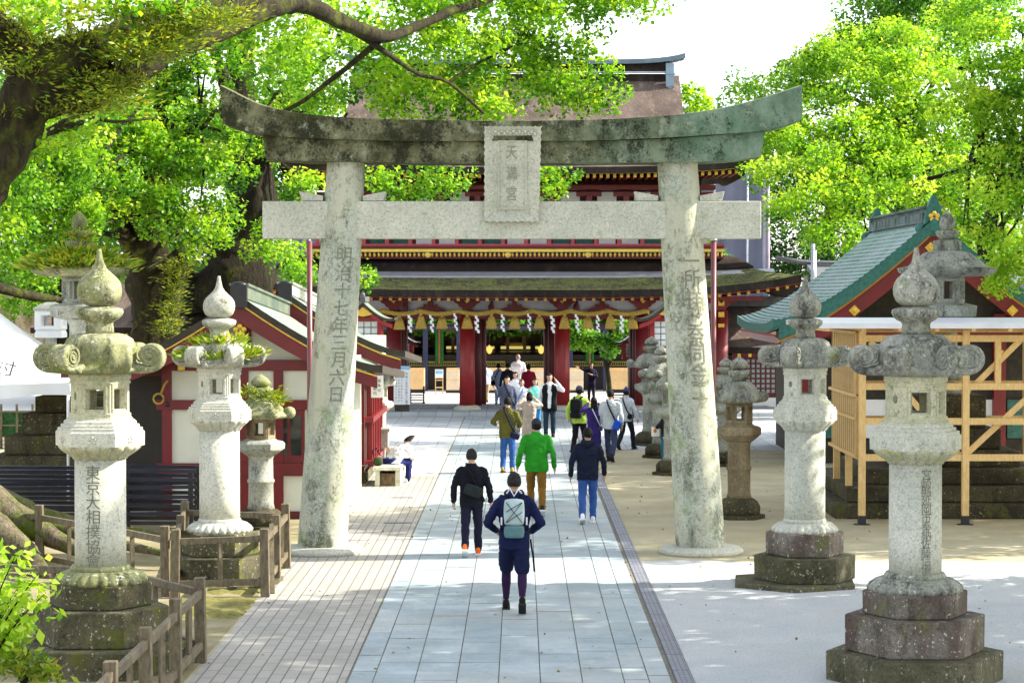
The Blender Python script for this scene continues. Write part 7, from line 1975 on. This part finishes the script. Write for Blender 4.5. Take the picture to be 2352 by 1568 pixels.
x = pp(1166, 48.4); t, m4, u = person(x, 48.4, 1.70, -.15, 'person in olive jacket and blue jeans standing with bent arms, seen from behind', (.10, .095, .022), (.03, .10, .32), (.40, .28, .06), arms={'L': ((-.34, -.03, 1.16), (-.30, .20, 1.10)), 'R': ((.30, .0, 1.14), (.22, .22, 1.05))}, stride=.05, lead=1, slim=1.08, head_turn=-.3)
band(m4, u, -1, label='navy crossbody bag worn over the olive jacket', col=(.012, .014, .03), bag=(.19, -.14, .86), bagsz=(.18, .07, .12), bagcol=(.015, .02, .05), w=.04)
UP = {'L': ((-.33, .10, 1.36), (-.13, .30, 1.55)), 'R': ((.33, .10, 1.36), (.13, .30, 1.55))}
x = pp(1216, 54.0); t, m4, u = person(x, 54.0, 1.56, 0, 'person in long beige coat with raised elbows photographing the group', (.42, .34, .29), (.30, .25, .22), (.10, .07, .05), arms=UP, stride=.03, coat=True, hair='bob', slim=1.04)
x = pp(1262, 60.4); t, m4, u = person(x, 60.4, 1.78, PI, 'person in black waistcoat over white shirt raising one hand beside the face', WHT, (.015, .03, .05), (.02, .02, .02), arms={'L': ((-.36, .08, 1.28), (-.19, .16, 1.53)), 'R': ((.265, -.02, 1.12), (.26, .06, .90))}, stride=.03, vest=(.008, .009, .013), slim=1.04)
x = pp(1229, 61.5); t, m4, u = person(x, 61.5, 1.60, PI, 'person in bright turquoise sweater and blue trousers facing the camera in the group', (.22, .66, .58), (.03, .22, .55), (.3, .3, .3), arms={'R': ((.30, .10, 1.24), (.18, .24, 1.40)), 'L': ((-.265, -.02, 1.12), (-.27, .06, .88))}, hair='bob', hairmat=HAIRG)
x = pp(1198, 61.3); t, m4, u = person(x, 61.3, 1.58, PI, 'person in white blouse with a blue diagonal strap facing the camera in the group', WHT, (.25, .22, .2), (.1, .1, .1), hair='short', hairmat=plain('hair_brown', (.06, .035, .025), .5))
band(m4, u, -1, label='blue crossbody strap and pouch over the white blouse', col=(.04, .18, .50), bag=(.2, .12, .92), bagsz=(.12, .06, .12), bagcol=(.04, .15, .4))
x = pp(1165, 61.0); t, m4, u = person(x, 61.0, 1.68, PI, 'person in grey blue jacket making a hand sign at left of the group', (.07, .08, .13), (.10, .11, .16), (.02, .02, .02), arms={'R': ((.30, .10, 1.14), (.34, .20, 1.36)), 'L': ((-.265, -.02, 1.12), (-.27, .05, .88))})
band(m4, u, 1, label='dark crossbody strap over the grey blue jacket', col=BLK, bag=(-.05, .17, 1.08), bagsz=(.12, .06, .1))
x = pp(1116, 79.5); t, m4, u = person(x, 79.5, 1.46, .4, 'person in loose pale blue shirt and beige trousers beside the left gate column', (.55, .62, .80), (.42, .34, .20), (.03, .03, .03), stride=.12, slim=1.15)
x = pp(1145, 77.0); t, m4, u = person(x, 77.0, 1.52, -.5, 'person in light blue shirt and pale trousers at the rear of the group', (.36, .52, .78), (.35, .50, .75), (.02, .02, .02))
band(m4, u, 1, label='black shoulder bag of the person in light blue', col=BLK, bag=(-.18, -.12, .95), bagsz=(.16, .08, .16))
x = pp(1166, 72.5); t, m4, u = person(x, 72.5, 1.54, .3, 'person in black top half hidden behind the hand signing person', (.012, .012, .016), (.05, .08, .2), (.02, .02, .02), z0=.14)
x = pp(1190, 82.0); t, m4, u = person(x, 82.0, 1.70, 0, 'person in white blouse standing tallest at the back of the group', (.74, .70, .76), (.45, .42, .45), (.3, .3, .3), slim=1.1, hairmat=plain('hair_fade', (.22, .16, .16), .5))
x = pp(1184, 66.0); t, m4, u = person(x, 66.0, 1.62, PI - .3, 'person in white top and bright blue trousers squeezed in the middle of the group', WHT, (.03, .20, .60), (.1, .1, .1))
x = pp(1214, 73.0); t, m4, u = person(x, 73.0, 1.48, 0, 'person in dark red jacket with a hair bun walking into the gate', (.26, .012, .03), (.03, .03, .05), (.02, .02, .02), hair='bun', z0=.14, slim=1.1)
x = pp(1358, 79.5); t, m4, u = person(x, 79.5, 1.46, PI, 'person in dark clothes pointing an arm outwards in the right bay of the gate', (.022, .018, .045), (.02, .018, .035), (.02, .02, .02), arms={'R': ((.36, .10, 1.46), (.60, .16, 1.56)), 'L': ((-.24, .08, 1.14), (.06, .20, 1.26))}, sleeve=.75)
x = pp(1330, 53.8); t, m4, u = person(x, 53.8, 1.72, -.35, 'person in lime green shirt and black trousers with black backpack walking away', (.45, .66, .10), (.014, .012, .018), (.02, .02, .02), arms={'L': ((-.28, -.06, 1.13), (-.29, .02, .89)), 'R': ((.27, .05, 1.13), (.24, .2, 1.02))}, stride=.18, lead=1, hair='cap', capcol=(.06, .05, .10))
backpack(m4, u, 'black backpack worn by the person in lime green', (.012, .012, .014), (.010, .010, .012), (.17, .13, .25), 1.18)
x = pp(1364, 51.6); t, m4, u = person(x, 51.6, 1.55, 0, 'person in long dark purple coat with both hands raised to take a picture', (.035, .02, .13), (.03, .02, .08), (.02, .02, .02), arms=UP, coat=True, hair='long')
band(m4, u, -1, label='thin pale strap across the dark purple coat', col=(.6, .6, .62), w=.02, bag=(.18, -.1, .9), bagsz=(.1, .05, .1), bagcol=(.05, .04, .12))
x = pp(1402, 51.5); t, m4, u = person(x, 51.5, 1.73, -.25, 'person in pale grey sweatshirt and slate trousers striding with a blue hip bag', (.46, .50, .54), (.045, .055, .12), (.02, .02, .03), arms={'L': ((-.28, .0, 1.12), (-.27, .1, .87)), 'R': ((.28, -.08, 1.12), (.28, -.02, .88))}, stride=.26, lead=-1, slim=1.14, head_turn=.5)
band(m4, u, -1, label='black strap with a bright blue pouch at the hip of the grey sweatshirt', col=BLK, bag=(.19, -.14, .90), bagsz=(.15, .08, .20), bagcol=(.02, .09, .55), w=.035)
x = pp(1438, 55.5); t, m4, u = person(x, 55.5, 1.60, -.5, 'person in light grey shirt and violet cap walking in front of the stone lanterns', (.52, .56, .62), (.015, .018, .028), (.02, .02, .02), arms={'L': ((-.26, -.02, 1.12), (-.24, .1, .88)), 'R': ((.29, -.02, 1.12), (.32, .05, .87))}, stride=.28, lead=1, hair='cap', capcol=(.05, .05, .17), head_turn=-.5)
band(m4, u, -1, label='black strap of the small bag on the light grey shirt', col=BLK, bag=(.17, -.12, .95), bagsz=(.1, .06, .12))
x = pp(896, 45.7); t, m4, u = person(x, 45.75, 1.80, -.75, 'person in white shirt and navy trousers sitting hunched on the low stone bench', WHT, (.015, .02, .10), (.6, .6, .6), seat=True, lean=.85, arms={'L': ((-.24, .22, 1.15), (-.16, .42, 1.02)), 'R': ((.24, .22, 1.15), (.16, .42, 1.02))}, slim=1.22, z0=-.04)
x = pp(868, 45.2); b = MB(); b.ell((x, 45.25, .50), (.10, .13, .09), 14, 10, 0, lambda d: 1 / max(abs(d.x), abs(d.y), abs(d.z)) ** .5)
t = thing('shoulder_bag', (x, 45.25, .41), 'black and green bag lying on the stone bench behind the sitting person', 'bag'); b.build('pouch', cloth((.03, .05, .02)), t)
b = MB(); b.tube([(x - .08, 45.2, .6), (x - .12, 45.2, .72), (x - .04, 45.22, .78), (x + .05, 45.25, .62)], .012, 6); b.build('strap', cloth(BLK), t)
x = pp(1529, 50.5); t, m4, u = person(x, 50.5, 1.34, .9, 'child in dark top and teal trousers half hidden behind the right gateway leg', (.02, .02, .025), (.02, .16, .26), (.2, .2, .2), arms={'L': ((-.24, .14, 1.16), (-.10, .28, 1.16)), 'R': ((.24, .14, 1.16), (.08, .28, 1.16))}, hair='bob')
p = m4 @ Vector((-.07, .33, 1.02)); t = thing('votive_card', p, 'white card with an orange flower mark held by the child', 'card')
b = MB(); b.box(p.x, p.y, p.z, .19, .015, .22, -.2); b.build('card', M['paper'], t)
b = MB(); b.ell((p.x - .01, p.y - .012, p.z + .02), (.04, .008, .05), 10, 8); b.build('flower_mark', plain('orange_mark', (.75, .22, .03), .6), t)
# ------------------------------------------------------------------ light, sky
w = bpy.data.worlds.new('World'); S.world = w; w.use_nodes = True
nt = w.node_tree; bg = nt.nodes['Background']
sky = nt.nodes.new('ShaderNodeTexSky'); sky.sky_type = 'NISHITA'; sky.sun_disc = False
EL, RO = R(SUN_EL), R(SUN_RO)
sky.sun_elevation = EL; sky.sun_rotation = RO; sky.dust_density = 1.5; sky.air_density = 1.0; sky.ozone_density = 1.0
hs = nt.nodes.new('ShaderNodeHueSaturation'); hs.inputs['Saturation'].default_value = .38; hs.inputs['Value'].default_value = 1.0
nt.links.new(sky.outputs[0], hs.inputs['Color']); nt.links.new(hs.outputs[0], bg.inputs['Color'])
bg.inputs['Strength'].default_value = SKY
sd = bpy.data.lights.new('sun', 'SUN'); sd.energy = SUN; sd.angle = R(.5); sd.color = (1, .93, .80)
so = bpy.data.objects.new('sun', sd); COL.objects.link(so)
d = Vector((math.sin(RO) * math.cos(EL), math.cos(RO) * math.cos(EL), math.sin(EL)))
so.rotation_euler = d.to_track_quat('Z', 'Y').to_euler(); so.location = d * 60
S.view_settings.view_transform = 'Standard'; S.view_settings.look = 'None'; S.view_settings.exposure = EXPO; S.view_settings.gamma = 1
S.render.engine = 'CYCLES'
S.cycles.max_bounces = 8; S.cycles.diffuse_bounces = 4; S.cycles.transmission_bounces = 4; S.cycles.transparent_max_bounces = 4
S.cycles.sample_clamp_indirect = 6
for o in bpy.data.objects:
    if '_o' in o: del o['_o']
